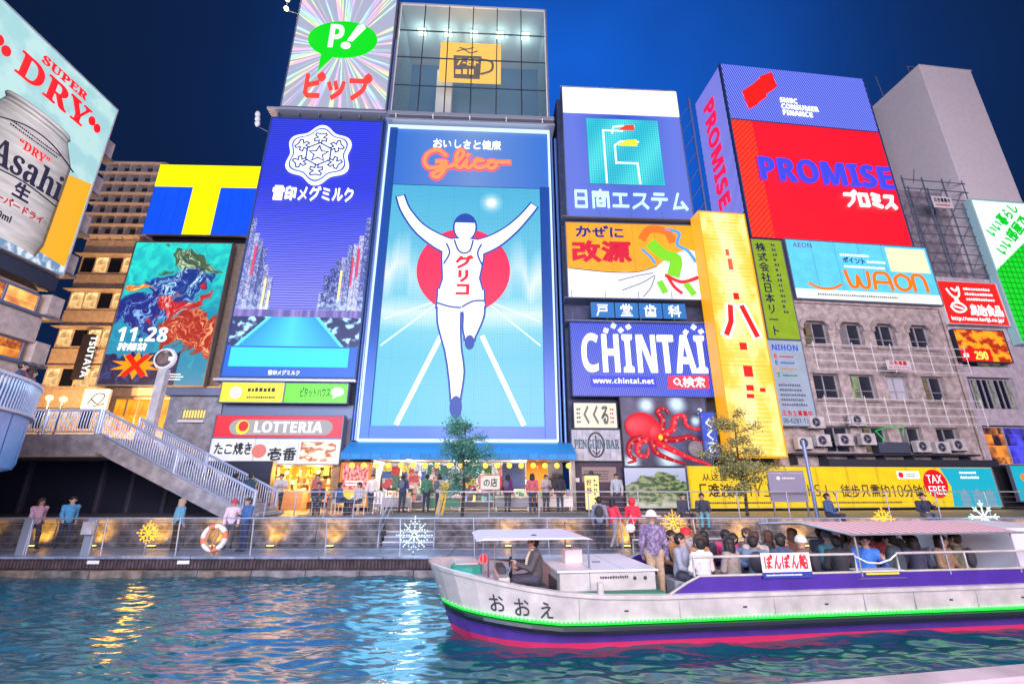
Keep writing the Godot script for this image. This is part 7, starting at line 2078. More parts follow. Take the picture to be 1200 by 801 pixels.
func make_tree(at: Vector3, top: float, wide: float, sd: int, label: String, c: Color, lights: bool) -> void:
	rng.seed = sd
	var o := thing("street_tree", label, "tree", at, 0.0, "street trees")
	var h := top - at.y
	var bark := solid(Color(0.07, 0.05, 0.04), 0.9, 0.0, 0.4)
	var st := begin()
	var trunk := [Vector3.ZERO, Vector3(0.04, h * 0.25, 0.02), Vector3(-0.03, h * 0.55, -0.02), Vector3(0.03, h * 0.85, 0.0), Vector3(0.02, h, 0)]
	add_tube(st, trunk, [0.07, 0.06, 0.045, 0.02, 0.008], 7)
	var tips := []
	for i in 38:
		var t := rng.randf_range(0.18, 0.97)
		var a := rng.randf() * TAU
		var p := Vector3(0, h * t, 0)
		var l := wide * (1.05 - absf(t - 0.45) * 1.1) * rng.randf_range(0.4, 1.35)
		var tip := p + Vector3(cos(a) * l, rng.randf_range(0.1, 0.5) * l, sin(a) * l)
		add_tube(st, [p, p.lerp(tip, 0.5) + Vector3(0, -0.04, 0), tip], [0.022, 0.015, 0.006], 5)
		tips.append([p, tip])
	part(o, "trunk", st.commit(), bark)
	var leaf := StandardMaterial3D.new()
	leaf.albedo_color = Color.WHITE
	leaf.vertex_color_use_as_albedo = true
	leaf.roughness = 0.6
	leaf.backlight_enabled = true
	leaf.backlight = Color(0.3, 0.4, 0.2)
	var lv := begin()
	for q in tips:
		var n := 230
		for i in n:
			var s := pow(rng.randf(), 0.6)
			var p: Vector3 = q[0].lerp(q[1], 0.35 + 0.75 * s) + Vector3(rng.randfn(), rng.randfn() * 0.8, rng.randfn()) * 0.14
			var d := Vector3(rng.randfn(), rng.randfn() - 0.4, rng.randfn()).normalized()
			var e := d.cross(Vector3(rng.randfn(), rng.randfn(), rng.randfn())).normalized()
			var l := rng.randf_range(0.055, 0.11)
			var nn := d.cross(e).normalized()
			var tone := rng.randf_range(0.55, 1.6)
			lv.set_color(Color(c.r * tone * rng.randf_range(0.8, 1.6), c.g * tone, c.b * tone))
			tri(lv, p, p + d * l * 0.5 + e * l * 0.3, p + d * l, nn)
			tri(lv, p, p + d * l, p + d * l * 0.5 - e * l * 0.3, nn)
	part(o, "crown", lv.commit(), leaf)
	if lights:
		var s2 := begin()
		for i in 120:
			var q: Array = tips[rng.randi() % tips.size()]
			if q[1].y < h * 0.55:
				continue
			add_ball(s2, q[0].lerp(q[1], rng.randf_range(0.4, 1.1)) + Vector3(rng.randfn(), rng.randfn(), rng.randfn()) * 0.08, Vector3.ONE * 0.014, 3)
		part(o, "fairy_lights", s2.commit(), glow(Color(1.0, 0.78, 0.2), 2.5))

# ---------------------------------------------------------------- people
# Bodies are meshed from a skeleton of tapered capsules blended into one surface.
var bodies := {}
const SKIN := 0
const TOP := 1
const LEGS := 2
const SHOE := 3
const DARK := 4

func mesh_field(bones: Array, cell: float, k: float, out: Dictionary) -> void:
	var lo := Vector3.INF
	var hi := -Vector3.INF
	for b in bones:
		var r: float = maxf(b[2], b[3]) + 2.5 * k + cell * 2.0
		lo = lo.min(b[0] - Vector3.ONE * r).min(b[1] - Vector3.ONE * r)
		hi = hi.max(b[0] + Vector3.ONE * r).max(b[1] + Vector3.ONE * r)
	var nx := int((hi.x - lo.x) / cell) + 2
	var ny := int((hi.y - lo.y) / cell) + 2
	var nz := int((hi.z - lo.z) / cell) + 2
	var f := PackedFloat32Array()
	var near := PackedFloat32Array()
	var reg := PackedByteArray()
	f.resize(nx * ny * nz)
	near.resize(f.size())
	near.fill(9.0)
	reg.resize(f.size())
	for b in bones:
		var a: Vector3 = b[0]
		var ab: Vector3 = b[1] - a
		var l2 := maxf(ab.length_squared(), 1e-8)
		var ra: float = b[2]
		var rb: float = b[3]
		var m: float = maxf(ra, rb) + 3.0 * k + cell
		var p0 := ((a.min(b[1]) - Vector3.ONE * m - lo) / cell).floor()
		var p1 := ((a.max(b[1]) + Vector3.ONE * m - lo) / cell).ceil()
		for iy in range(maxi(0, int(p0.y)), mini(ny, int(p1.y) + 1)):
			for iz in range(maxi(0, int(p0.z)), mini(nz, int(p1.z) + 1)):
				var row := (iy * nz + iz) * nx
				for ix in range(maxi(0, int(p0.x)), mini(nx, int(p1.x) + 1)):
					var q := lo + Vector3(ix, iy, iz) * cell - a
					var t := clampf(q.dot(ab) / l2, 0.0, 1.0)
					var d := (q - ab * t).length() - lerpf(ra, rb, t)
					if d < m:
						f[row + ix] += exp(-d / k)
						if d < near[row + ix]:
							near[row + ix] = d
							reg[row + ix] = b[4]
	for i in f.size():
		f[i] = -k * log(f[i]) if f[i] > 1e-12 else 1.0
	var at := {}
	var V: PackedVector3Array = out.v
	var N: PackedVector3Array = out.n
	var R: PackedByteArray = out.r
	var I: PackedInt32Array = out.i
	var sx := 1
	var sz := nx
	var sy := nx * nz
	var corner := [0, sx, sz, sx + sz, sy, sy + sx, sy + sz, sy + sx + sz]
	var off := [Vector3(0, 0, 0), Vector3(1, 0, 0), Vector3(0, 0, 1), Vector3(1, 0, 1), Vector3(0, 1, 0), Vector3(1, 1, 0), Vector3(0, 1, 1), Vector3(1, 1, 1)]
	var edges := [[0, 1], [2, 3], [4, 5], [6, 7], [0, 2], [1, 3], [4, 6], [5, 7], [0, 4], [1, 5], [2, 6], [3, 7]]
	for iy in range(1, ny - 2):
		for iz in range(1, nz - 2):
			for ix in range(1, nx - 2):
				var c := iy * sy + iz * sz + ix
				var inside := 0
				for o in corner:
					if f[c + o] < 0.0:
						inside += 1
				if inside == 0 or inside == 8:
					continue
				var p := Vector3.ZERO
				var n := 0
				for e in edges:
					var fa := f[c + corner[e[0]]]
					var fb := f[c + corner[e[1]]]
					if (fa < 0.0) != (fb < 0.0):
						p += off[e[0]].lerp(off[e[1]], fa / (fa - fb))
						n += 1
				p /= n
				at[c] = V.size()
				V.append(lo + (Vector3(ix, iy, iz) + p) * cell)
				var g := Vector3(f[c + 1] + f[c + 1 + sz] + f[c + 1 + sy] + f[c + 1 + sy + sz] - f[c] - f[c + sz] - f[c + sy] - f[c + sy + sz],
					f[c + sy] + f[c + sy + 1] + f[c + sy + sz] + f[c + sy + sz + 1] - f[c] - f[c + 1] - f[c + sz] - f[c + sz + 1],
					f[c + sz] + f[c + sz + 1] + f[c + sz + sy] + f[c + sz + sy + 1] - f[c] - f[c + 1] - f[c + sy] - f[c + sy + 1])
				N.append(g.normalized())
				var best := 0
				for o in corner:
					if near[c + o] < near[c + corner[best]]:
						best = corner.find(o)
				R.append(reg[c + corner[best]])
	for iy in range(2, ny - 2):
		for iz in range(2, nz - 2):
			for ix in range(2, nx - 2):
				var c := iy * sy + iz * sz + ix
				for e in [[sx, sz, sy], [sz, sy, sx], [sy, sx, sz]]:
					if (f[c] < 0.0) != (f[c + e[0]] < 0.0):
						var q := [c, c - e[1], c - e[1] - e[2], c - e[2]]
						if at.has(q[0]) and at.has(q[1]) and at.has(q[2]) and at.has(q[3]):
							var w := [at[q[0]], at[q[1]], at[q[2]], at[q[3]]]
							var nn := (V[w[1]] - V[w[0]]).cross(V[w[2]] - V[w[0]])
							if nn.dot(N[w[0]] + N[w[2]]) > 0.0:
								w.reverse()
							I.append_array(PackedInt32Array([w[0], w[1], w[2], w[0], w[2], w[3]]))
	out.v = V
	out.n = N
	out.r = R
	out.i = I

func append_tool(out: Dictionary, st: SurfaceTool, region: int) -> void:
	var a := st.commit().surface_get_arrays(0)
	var base: int = out.v.size()
	var V: PackedVector3Array = out.v
	var N: PackedVector3Array = out.n
	var R: PackedByteArray = out.r
	var I: PackedInt32Array = out.i
	V.append_array(a[Mesh.ARRAY_VERTEX])
	N.append_array(a[Mesh.ARRAY_NORMAL])
	for i in a[Mesh.ARRAY_VERTEX].size():
		R.append(region)
		I.append(base + i)
	out.v = V
	out.n = N
	out.r = R
	out.i = I

func make_body(called: String, j: Dictionary) -> void:
	# j: joints in metres, facing +z. p pelvis, c chest, k neck, h head; sl el wl gl = shoulder elbow wrist grip; hl kl al tl = hip knee ankle toe
	var b := []
	b.append([j.p + (j.c - j.p) * 0.08, j.c, 0.140, 0.150, TOP])
	b.append([j.c, j.k - Vector3(0, 0.06, 0), 0.150, 0.085, TOP])
	b.append([j.hl.lerp(j.hr, 0.15), j.hr.lerp(j.hl, 0.15), 0.108, 0.108, LEGS])
	b.append([j.k - Vector3(0, 0.06, 0), j.k + Vector3(0, 0.05, 0.015), 0.055, 0.05, SKIN])
	b.append([j.k - Vector3(0, 0.055, 0), j.k - Vector3(0, 0.02, 0), 0.085, 0.07, TOP])
	for s in ["l", "r"]:
		b.append([j.c.lerp(j.k, 0.55), j["s" + s], 0.075, 0.07, TOP])
		b.append([j["s" + s], j["e" + s], 0.066, 0.052, TOP])
		b.append([j["e" + s], j["w" + s], 0.052, 0.040, TOP])
		b.append([j["w" + s], j["w" + s].lerp(j["g" + s], 0.6), 0.030, 0.034, SKIN])
		b.append([j["h" + s], j["k" + s], 0.092, 0.066, LEGS])
		b.append([j["k" + s], j["a" + s], 0.064, 0.045, LEGS])
		b.append([j["a" + s] - Vector3(0, 0.02, 0), j["t" + s], 0.046, 0.038, SHOE])
	var out := {"v": PackedVector3Array(), "n": PackedVector3Array(), "r": PackedByteArray(), "i": PackedInt32Array()}
	mesh_field(b, 0.026, 0.016, out)
	# head with brow, nose, jaw and ears on a finer grid
	var h: Vector3 = j.h
	var hb := [
		[h + Vector3(0, 0.025, -0.012), h + Vector3(0, 0.02, 0.005), 0.092, 0.088, SKIN], [h + Vector3(0, -0.035, 0.02), h + Vector3(0, -0.075, 0.035), 0.066, 0.045, SKIN],
		[h + Vector3(0, 0.0, 0.085), h + Vector3(0, -0.03, 0.105), 0.010, 0.016, SKIN], [h + Vector3(-0.092, -0.01, 0.0), h + Vector3(-0.095, 0.02, -0.005), 0.014, 0.018, SKIN], [h + Vector3(0.092, -0.01, 0.0), h + Vector3(0.095, 0.02, -0.005), 0.014, 0.018, SKIN],
		[h + Vector3(0, -0.06, -0.01), j.k + Vector3(0, 0.0, 0.01), 0.052, 0.052, SKIN]]
	mesh_field(hb, 0.013, 0.008, out)
	for s in [-1.0, 1.0]:
		var st := begin()
		add_ball(st, h + Vector3(s * 0.035, 0.005, 0.086), Vector3(0.014, 0.009, 0.008), 5)
		append_tool(out, st, DARK)
		var sb := begin()
		add_tube(sb, [h + Vector3(s * 0.018, 0.030, 0.093), h + Vector3(s * 0.052, 0.032, 0.080)], [0.006], 4)
		append_tool(out, sb, DARK)
	var mo := begin()
	add_tube(mo, [h + Vector3(-0.024, -0.062, 0.083), h + Vector3(0, -0.064, 0.091), h + Vector3(0.024, -0.062, 0.083)], [0.006], 4)
	append_tool(out, mo, 5)
	# fingers: four bent and a thumb leaving the side of the palm
	for s in ["l", "r"]:
		var w: Vector3 = j["w" + s]
		var d: Vector3 = (j["g" + s] - w).normalized()
		var side := d.cross(Vector3(0, 0.2, 1)).normalized()
		var palm := side.cross(d).normalized()
		for i in 4:
			var o := w + d * 0.075 + side * (0.027 - 0.018 * i)
			var l: float = [0.062, 0.074, 0.070, 0.054][i]
			var fs := begin()
			add_tube(fs, [o, o + d * l * 0.55 + palm * 0.008, o + d * l * 0.9 + palm * 0.030], [0.0098, 0.009, 0.0075], 5)
			append_tool(out, fs, SKIN)
		var th := begin()
		var o2 := w + d * 0.035 + side * 0.03
		add_tube(th, [o2, o2 + d * 0.03 + side * 0.022 + palm * 0.01, o2 + d * 0.062 + side * 0.02 + palm * 0.022], [0.012, 0.011, 0.008], 5)
		append_tool(out, th, SKIN)
	bodies[called] = [out, j]

func make_bodies() -> void:
	var stand := {"p": Vector3(0, 0.93, 0), "c": Vector3(0, 1.24, 0.0), "k": Vector3(0, 1.42, 0), "h": Vector3(0, 1.555, 0.02),
		"sl": Vector3(0.18, 1.35, 0), "el": Vector3(0.24, 1.08, -0.02), "wl": Vector3(0.23, 0.86, 0.07), "gl": Vector3(0.22, 0.76, 0.10),
		"sr": Vector3(-0.18, 1.35, 0), "er": Vector3(-0.24, 1.08, -0.02), "wr": Vector3(-0.23, 0.86, 0.07), "gr": Vector3(-0.22, 0.76, 0.10),
		"hl": Vector3(0.085, 0.9, 0), "kl": Vector3(0.095, 0.49, 0.02), "al": Vector3(0.10, 0.08, -0.02), "tl": Vector3(0.12, 0.035, 0.13),
		"hr": Vector3(-0.085, 0.9, 0), "kr": Vector3(-0.095, 0.49, 0.02), "ar": Vector3(-0.10, 0.08, -0.02), "tr": Vector3(-0.12, 0.035, 0.13)}
	make_body("stand", stand)
	var look := stand.duplicate()
	look.merge({"el": Vector3(0.23, 1.10, 0.05), "wl": Vector3(0.10, 1.14, 0.27), "gl": Vector3(0.04, 1.19, 0.34), "er": Vector3(-0.23, 1.10, 0.05), "wr": Vector3(-0.10, 1.12, 0.27), "gr": Vector3(-0.04, 1.17, 0.34), "h": Vector3(0, 1.54, 0.045)}, true)
	make_body("look", look)
	var walk := stand.duplicate()
	walk.merge({"el": Vector3(0.22, 1.10, -0.13), "wl": Vector3(0.22, 0.90, -0.05), "gl": Vector3(0.22, 0.81, -0.01), "er": Vector3(-0.22, 1.10, 0.10), "wr": Vector3(-0.2, 0.93, 0.26), "gr": Vector3(-0.19, 0.86, 0.33),
		"kl": Vector3(0.09, 0.50, 0.16), "al": Vector3(0.09, 0.10, 0.24), "tl": Vector3(0.10, 0.05, 0.40), "kr": Vector3(-0.09, 0.50, -0.03), "ar": Vector3(-0.09, 0.14, -0.27), "tr": Vector3(-0.09, 0.04, -0.15)}, true)
	make_body("walk", walk)
	# seated: the seat is at y 0
	var sit := {"p": Vector3(0, 0.10, 0), "c": Vector3(0, 0.41, 0.02), "k": Vector3(0, 0.59, 0.03), "h": Vector3(0, 0.725, 0.055),
		"sl": Vector3(0.18, 0.52, 0.02), "el": Vector3(0.24, 0.26, 0.07), "wl": Vector3(0.13, 0.17, 0.28), "gl": Vector3(0.06, 0.16, 0.35),
		"sr": Vector3(-0.18, 0.52, 0.02), "er": Vector3(-0.24, 0.26, 0.07), "wr": Vector3(-0.13, 0.17, 0.28), "gr": Vector3(-0.06, 0.16, 0.35),
		"hl": Vector3(0.09, 0.09, 0.03), "kl": Vector3(0.11, 0.08, 0.44), "al": Vector3(0.11, -0.34, 0.42), "tl": Vector3(0.12, -0.385, 0.57),
		"hr": Vector3(-0.09, 0.09, 0.03), "kr": Vector3(-0.11, 0.08, 0.44), "ar": Vector3(-0.11, -0.34, 0.42), "tr": Vector3(-0.12, -0.385, 0.57)}
	make_body("sit", sit)
	var turn := sit.duplicate()
	turn.merge({"h": Vector3(0.02, 0.725, 0.06), "el": Vector3(0.28, 0.30, 0.10), "wl": Vector3(0.22, 0.42, 0.30), "gl": Vector3(0.18, 0.50, 0.34), "c": Vector3(0, 0.41, 0.06), "k": Vector3(0.01, 0.58, 0.10)}, true)
	make_body("point", turn)
	var steer := sit.duplicate()
	steer.merge({"el": Vector3(0.22, 0.28, 0.14), "wl": Vector3(0.14, 0.36, 0.38), "gl": Vector3(0.11, 0.40, 0.45), "er": Vector3(-0.24, 0.28, 0.12), "wr": Vector3(-0.18, 0.24, 0.34), "gr": Vector3(-0.15, 0.26, 0.42)}, true)
	make_body("steer", steer)

var cloth_mat: StandardMaterial3D
var skin_tones := [Color(0.50, 0.30, 0.21), Color(0.55, 0.35, 0.25), Color(0.44, 0.26, 0.18)]

func person(pose: String, at: Vector3, yaw: float, top: Color, legs: Color, hair: String, hair_color: Color, label: String, group := "", tall := 1.0, speckle := false) -> Node3D:
	if cloth_mat == null:
		cloth_mat = StandardMaterial3D.new()
		cloth_mat.vertex_color_use_as_albedo = true
		cloth_mat.roughness = 0.75
		cloth_mat.rim_enabled = true
		cloth_mat.rim = 0.2
	var o := thing("person", label, "person", at, yaw, group)
	var out: Dictionary = bodies[pose][0]
	var skin: Color = skin_tones[int(absf(at.x * 7.0)) % 3]
	var pal := [skin, top, legs, Color(0.03, 0.03, 0.035), Color(0.02, 0.015, 0.015), Color(0.35, 0.12, 0.10)]
	var cols := PackedColorArray()
	cols.resize(out.r.size())
	var nz := noise(int(at.x * 100.0), 14.0, 3)
	var V: PackedVector3Array = out.v
	for i in cols.size():
		var c: Color = pal[out.r[i]]
		if out.r[i] == TOP or out.r[i] == LEGS:
			var k := nz.get_noise_3dv(V[i])
			if speckle and out.r[i] == TOP:
				c = c.lerp(Color(0.30, 0.24, 0.34), clampf(k * 4.0, 0, 1))
			else:
				c = c * (1.35 + 0.5 * k)
		cols[i] = c
	var arr := []
	arr.resize(Mesh.ARRAY_MAX)
	arr[Mesh.ARRAY_VERTEX] = out.v
	arr[Mesh.ARRAY_NORMAL] = out.n
	arr[Mesh.ARRAY_COLOR] = cols
	arr[Mesh.ARRAY_INDEX] = out.i
	var m := ArrayMesh.new()
	m.add_surface_from_arrays(Mesh.PRIMITIVE_TRIANGLES, arr)
	part(o, "body", m, cloth_mat)
	o.scale = Vector3.ONE * tall
	var j: Dictionary = bodies[pose][1]
	var h: Vector3 = j.h
	var st := begin()
	var hm := solid(hair_color, 0.6)
	var what := "hair"
	match hair:
		"short":
			add_ball(st, h + Vector3(0, 0.035, -0.022), Vector3(0.107, 0.105, 0.112), 9, 0.0, 0.58)
			add_ball(st, h + Vector3(0, 0.0, -0.045), Vector3(0.098, 0.10, 0.085), 8)
		"long":
			add_ball(st, h + Vector3(0, 0.035, -0.022), Vector3(0.112, 0.108, 0.115), 9, 0.0, 0.6)
			add_ball(st, h + Vector3(0, -0.075, -0.065), Vector3(0.105, 0.19, 0.07), 9)
			for s in [-1.0, 1.0]:
				add_ball(st, h + Vector3(s * 0.09, -0.08, -0.01), Vector3(0.03, 0.15, 0.055), 7)
		"beanie":
			what = "knit_cap"
			add_ball(st, h + Vector3(0, 0.04, -0.01), Vector3(0.115, 0.13, 0.12), 9, 0.0, 0.55)
			add_ball(st, h + Vector3(0, 0.03, -0.01), Vector3(0.122, 0.035, 0.126), 8)
		"hood":
			what = "hood"
			add_ball(st, h + Vector3(0, 0.03, -0.04), Vector3(0.125, 0.15, 0.115), 9)
		"sunhat":
			what = "sun_hat"
			add_ball(st, h + Vector3(0, 0.055, -0.01), Vector3(0.112, 0.12, 0.118), 9, 0.0, 0.52)
			add_ball(st, h + Vector3(0, 0.045, -0.005), Vector3(0.21, 0.022, 0.22), 10)
	part(o, what, st.commit(), hm)
	var extra := int(absf(at.x * 13.0 + at.z * 7.0)) % 4
	if extra == 1:
		var sc := begin()
		add_ball(sc, j.k + Vector3(0, -0.005, 0.01), Vector3(0.095, 0.045, 0.09), 8)
		add_tube(sc, [j.k + Vector3(0.05, -0.02, 0.09), j.k + Vector3(0.06, -0.15, 0.15), j.k + Vector3(0.05, -0.27, 0.165)], [0.03, 0.032, 0.03], 6)
		part(o, "scarf", sc.commit(), solid([Color(0.45, 0.1, 0.1), Color(0.5, 0.42, 0.3), Color(0.2, 0.25, 0.35)][int(absf(at.x * 3.0)) % 3], 0.9))
	elif extra == 2:
		var bk := begin()
		add_ball(bk, j.c + Vector3(0, -0.03, -0.19), Vector3(0.15, 0.2, 0.085), 9)
		part(o, "backpack", bk.commit(), solid([Color(0.04, 0.04, 0.05), Color(0.12, 0.14, 0.2), Color(0.3, 0.12, 0.06)][int(absf(at.x * 5.0)) % 3], 0.8))
	return o

func crowd() -> void:
	var blk := Color(0.015, 0.012, 0.012)
	var brn := Color(0.05, 0.025, 0.015)
	var navy := Color(0.02, 0.035, 0.09)
	var jean := Color(0.04, 0.07, 0.16)
	person("walk", Vector3(-16.6, DECK, -17.0), 1.2, Color(0.42, 0.26, 0.34), Color(0.03, 0.03, 0.05), "long", brn, "person in a pink-grey coat walking along the walk under the bridge bay")
	person("walk", Vector3(-15.6, DECK, -17.1), 1.0, Color(0.05, 0.22, 0.42), Color(0.02, 0.03, 0.06), "short", blk, "person in a bright blue jacket walking beside the pink-grey coat", "", 1.03)
	person("stand", Vector3(-11.5, DECK, -16.8), 2.6, Color(0.06, 0.2, 0.32), blk, "long", Color(0.35, 0.26, 0.2), "person in a teal quilted jacket and black trousers near the golden star")
	person("look", Vector3(-9.1, DECK, -16.7), -0.5, Color(0.03, 0.09, 0.24), navy, "short", brn, "person in a dark blue coat standing beside the life ring", "", 1.02)
	person("stand", Vector3(-9.95, DECK, -17.3), 0.4, Color(0.5, 0.4, 0.48), Color(0.05, 0.05, 0.07), "beanie", Color(0.5, 0.03, 0.08), "person in a pale pink coat and red cap behind the life ring", "", 0.96)
	person("stand", Vector3(3.05, DECK, -16.9), 2.9, Color(0.16, 0.17, 0.22), Color(0.015, 0.02, 0.04), "short", blk, "person in a grey top and dark trousers standing left of the red jackets", "", 1.03)
	person("walk", Vector3(3.55, DECK, -17.1), 2.2, Color(0.55, 0.03, 0.07), Color(0.2, 0.19, 0.22), "long", blk, "person in a red jacket and grey trousers on the lower walk")
	person("look", Vector3(4.2, DECK, -16.9), 2.8, Color(0.60, 0.02, 0.05), Color(0.02, 0.02, 0.04), "hood", Color(0.60, 0.02, 0.05), "person in a red hooded jacket carrying a white bag on the lower walk")
	var bag := thing("shoulder_bag", "white cloth bag held by the red hooded person", "bag", Vector3(4.02, 1.28, -16.62))
	part(bag, "pouch", ball(Vector3(0.17, 0.15, 0.07), 8), M.white)
	part(bag, "strap", tube([Vector3(-0.12, 0.1, 0), Vector3(0.05, 0.42, 0.02), Vector3(0.14, 0.1, 0)], 0.012, 5), M.white)
	person("sit", Vector3(6.45, STREET + 0.03, -18.25), 0.3, Color(0.03, 0.035, 0.06), Color(0.02, 0.02, 0.04), "short", blk, "person in black seated on the wall before the garden poster")
	person("sit", Vector3(7.2, STREET + 0.03, -18.25), -0.3, Color(0.025, 0.03, 0.05), Color(0.05, 0.25, 0.32), "short", blk, "person in a dark top and turquoise trousers seated on the wall")
	person("sit", Vector3(11.9, STREET + 0.03, -18.2), 0.5, Color(0.03, 0.07, 0.17), Color(0.02, 0.02, 0.05), "short", blk, "person in a blue coat seated on the wall below the information board")
	person("point", Vector3(15.5, STREET + 0.03, -18.2), -0.2, Color(0.015, 0.02, 0.045), jean, "short", blk, "person in a dark shirt and jeans seated on the wall by the white star")
	# around the shops
	var shop := [
		[-12.0, -20.6, 3.0, "stand", Color(0.02, 0.03, 0.06), "short", "person in a black coat at the snack shop, furthest left of three"], [-11.2, -20.3, 2.8, "look", Color(0.02, 0.05, 0.07), "short", "person in a dark green coat at the snack shop counter"],
		[-12.9, -20.9, -2.6, "stand", Color(0.12, 0.18, 0.28), "long", "person in a grey-blue coat near the stair foot"], [-10.3, -21.2, 0.4, "look", Color(0.35, 0.34, 0.36), "short", "person in a pale shirt facing out of the snack shop"],
		[-9.0, -22.0, 0.2, "stand", Color(0.3, 0.1, 0.08), "short", "person in a rust shirt in the snack shop"], [-5.1, -22.3, 3.0, "look", Color(0.03, 0.04, 0.1), "short", "person in navy looking at the souvenir pictures"],
		[-0.2, -22.2, 2.7, "stand", Color(0.1, 0.02, 0.12), "long", "person in plum browsing behind the tree"], [2.2, -22.0, 3.2, "stand", Color(0.02, 0.02, 0.03), "short", "person in black by the orange curtain"],
		[-3.3, -21.6, 2.6, "look", Color(0.4, 0.36, 0.3), "long", "person in a beige coat between the second stall and the tree"], [-4.0, -22.4, 3.3, "stand", Color(0.05, 0.16, 0.1), "short", "person in dark green in front of the hanging pictures"], [0.9, -21.3, 3.0, "stand", Color(0.4, 0.08, 0.1), "long", "person in a red coat right of the tree"], [1.6, -22.6, 0.3, "look", Color(0.3, 0.3, 0.34), "short", "shop keeper in grey behind the fourth stall"], [-6.6, -22.5, 0.2, "stand", Color(0.5, 0.48, 0.46), "short", "shop keeper in white behind the first stall"], [4.7, -21.4, -0.3, "stand", Color(0.3, 0.33, 0.36), "short", "person in a grey jacket next to the tall lantern"]]
	for s in shop:
		person(s[3], Vector3(s[0], STREET, s[1]), s[2], s[4], Color(0.03, 0.035, 0.06), s[5], blk, s[6], "people at the shops")
	var seated := [[-8.1, -20.0, 0.4, Color(0.02, 0.03, 0.05), "person in black seated on the first cafe chair"], [-7.5, -20.7, 2.4, Color(0.03, 0.08, 0.2), "person in dark blue seated on the second cafe chair"], [-6.4, -20.1, -0.6, Color(0.35, 0.33, 0.36), "person in pale grey seated on the third cafe chair"]]
	for q in seated:
		person("sit", Vector3(q[0], STREET + 0.45, q[1]), q[2], q[3], Color(0.03, 0.035, 0.06), "short", blk, q[4], "people at the cafe tables")
	# on the rounded bay of the bridge
	person("stand", Vector3(-15.0, 4.57, -13.5), 2.3, Color(0.03, 0.03, 0.06), blk, "short", blk, "dark-haired person looking over the rounded bay of the bridge")
	person("look", Vector3(-15.25, 4.57, -14.05), 2.0, Color(0.12, 0.08, 0.08), blk, "long", brn, "person with brown hair beside the other one on the bridge bay", "", 0.95)

# ---------------------------------------------------------------- the sightseeing boat
const BOAT_AT := Vector3(-1.62, 0, -9.85)
const BOAT_YAW := 0.129
const ST_X := [0.0, 0.06, 0.2, 0.45, 0.8, 1.2, 1.7, 2.3, 3.0, 4.0, 5.5, 7.0, 9.0, 11.0, 13.0, 15.0]
const ST_B := [0.02, 0.30, 0.55, 0.85, 1.08, 1.25, 1.38, 1.44, 1.45, 1.45, 1.45, 1.45, 1.45, 1.45, 1.42, 1.36]
const ST_G := [1.19, 1.185, 1.17, 1.14, 1.09, 1.02, 0.94, 0.86, 0.80, 0.77, 0.77, 0.77, 0.77, 0.77, 0.78, 0.80]

func bp(x: float, y: float, z: float) -> Vector3:
	return BOAT_AT + Basis(Vector3.UP, BOAT_YAW) * Vector3(x, y, z)

func hull_strip(levels: Array, closed_stern := true) -> Mesh:
	# levels: [mode, height, inset] from top to bottom; mode 1 takes the height from the gunwale line, 2 from the light strip line
	var st := begin()
	st.set_smooth_group(1)
	for side in [-1.0, 1.0]:
		for i in ST_X.size() - 1:
			for k in levels.size() - 1:
				var p := []
				for e in [[i, k], [i + 1, k], [i + 1, k + 1], [i, k + 1]]:
					p.append(hull_point(e[0], levels[e[1]], side))
				var n: Vector3 = (p[1] - p[0]).cross(p[3] - p[0]).normalized()
				if n.z * side < 0.0 or (absf(n.z) < 0.05 and n.x > 0.0):
					n = -n
				quad(st, p[0], p[1], p[2], p[3], n)
	if closed_stern:
		for k in levels.size() - 1:
			var e := ST_X.size() - 1
			quad(st, hull_point(e, levels[k], -1), hull_point(e, levels[k], 1), hull_point(e, levels[k + 1], 1), hull_point(e, levels[k + 1], -1), Vector3(1, 0, 0))
	return st.commit()

func hull_point(i: int, level: Array, side: float) -> Vector3:
	var x: float = ST_X[i]
	var y: float = level[1]
	if level[0] == 1:
		y += ST_G[i]
	elif level[0] == 2:
		y += lerpf(0.56, 0.37, clampf(x / 2.4, 0, 1))
	elif level[0] == 3:
		y *= lerpf(1.8, 1.0, clampf(x / 2.4, 0, 1))
	var rake := (1.17 - y) * 0.42 * maxf(0.0, 1.0 - x / 2.2)
	var b: float = maxf(0.0, ST_B[i] - level[2] - 0.25 * maxf(0.0, 0.5 - y) * maxf(0.0, 1.0 - x / 3.0))
	return Vector3(x + rake, y, b * side)

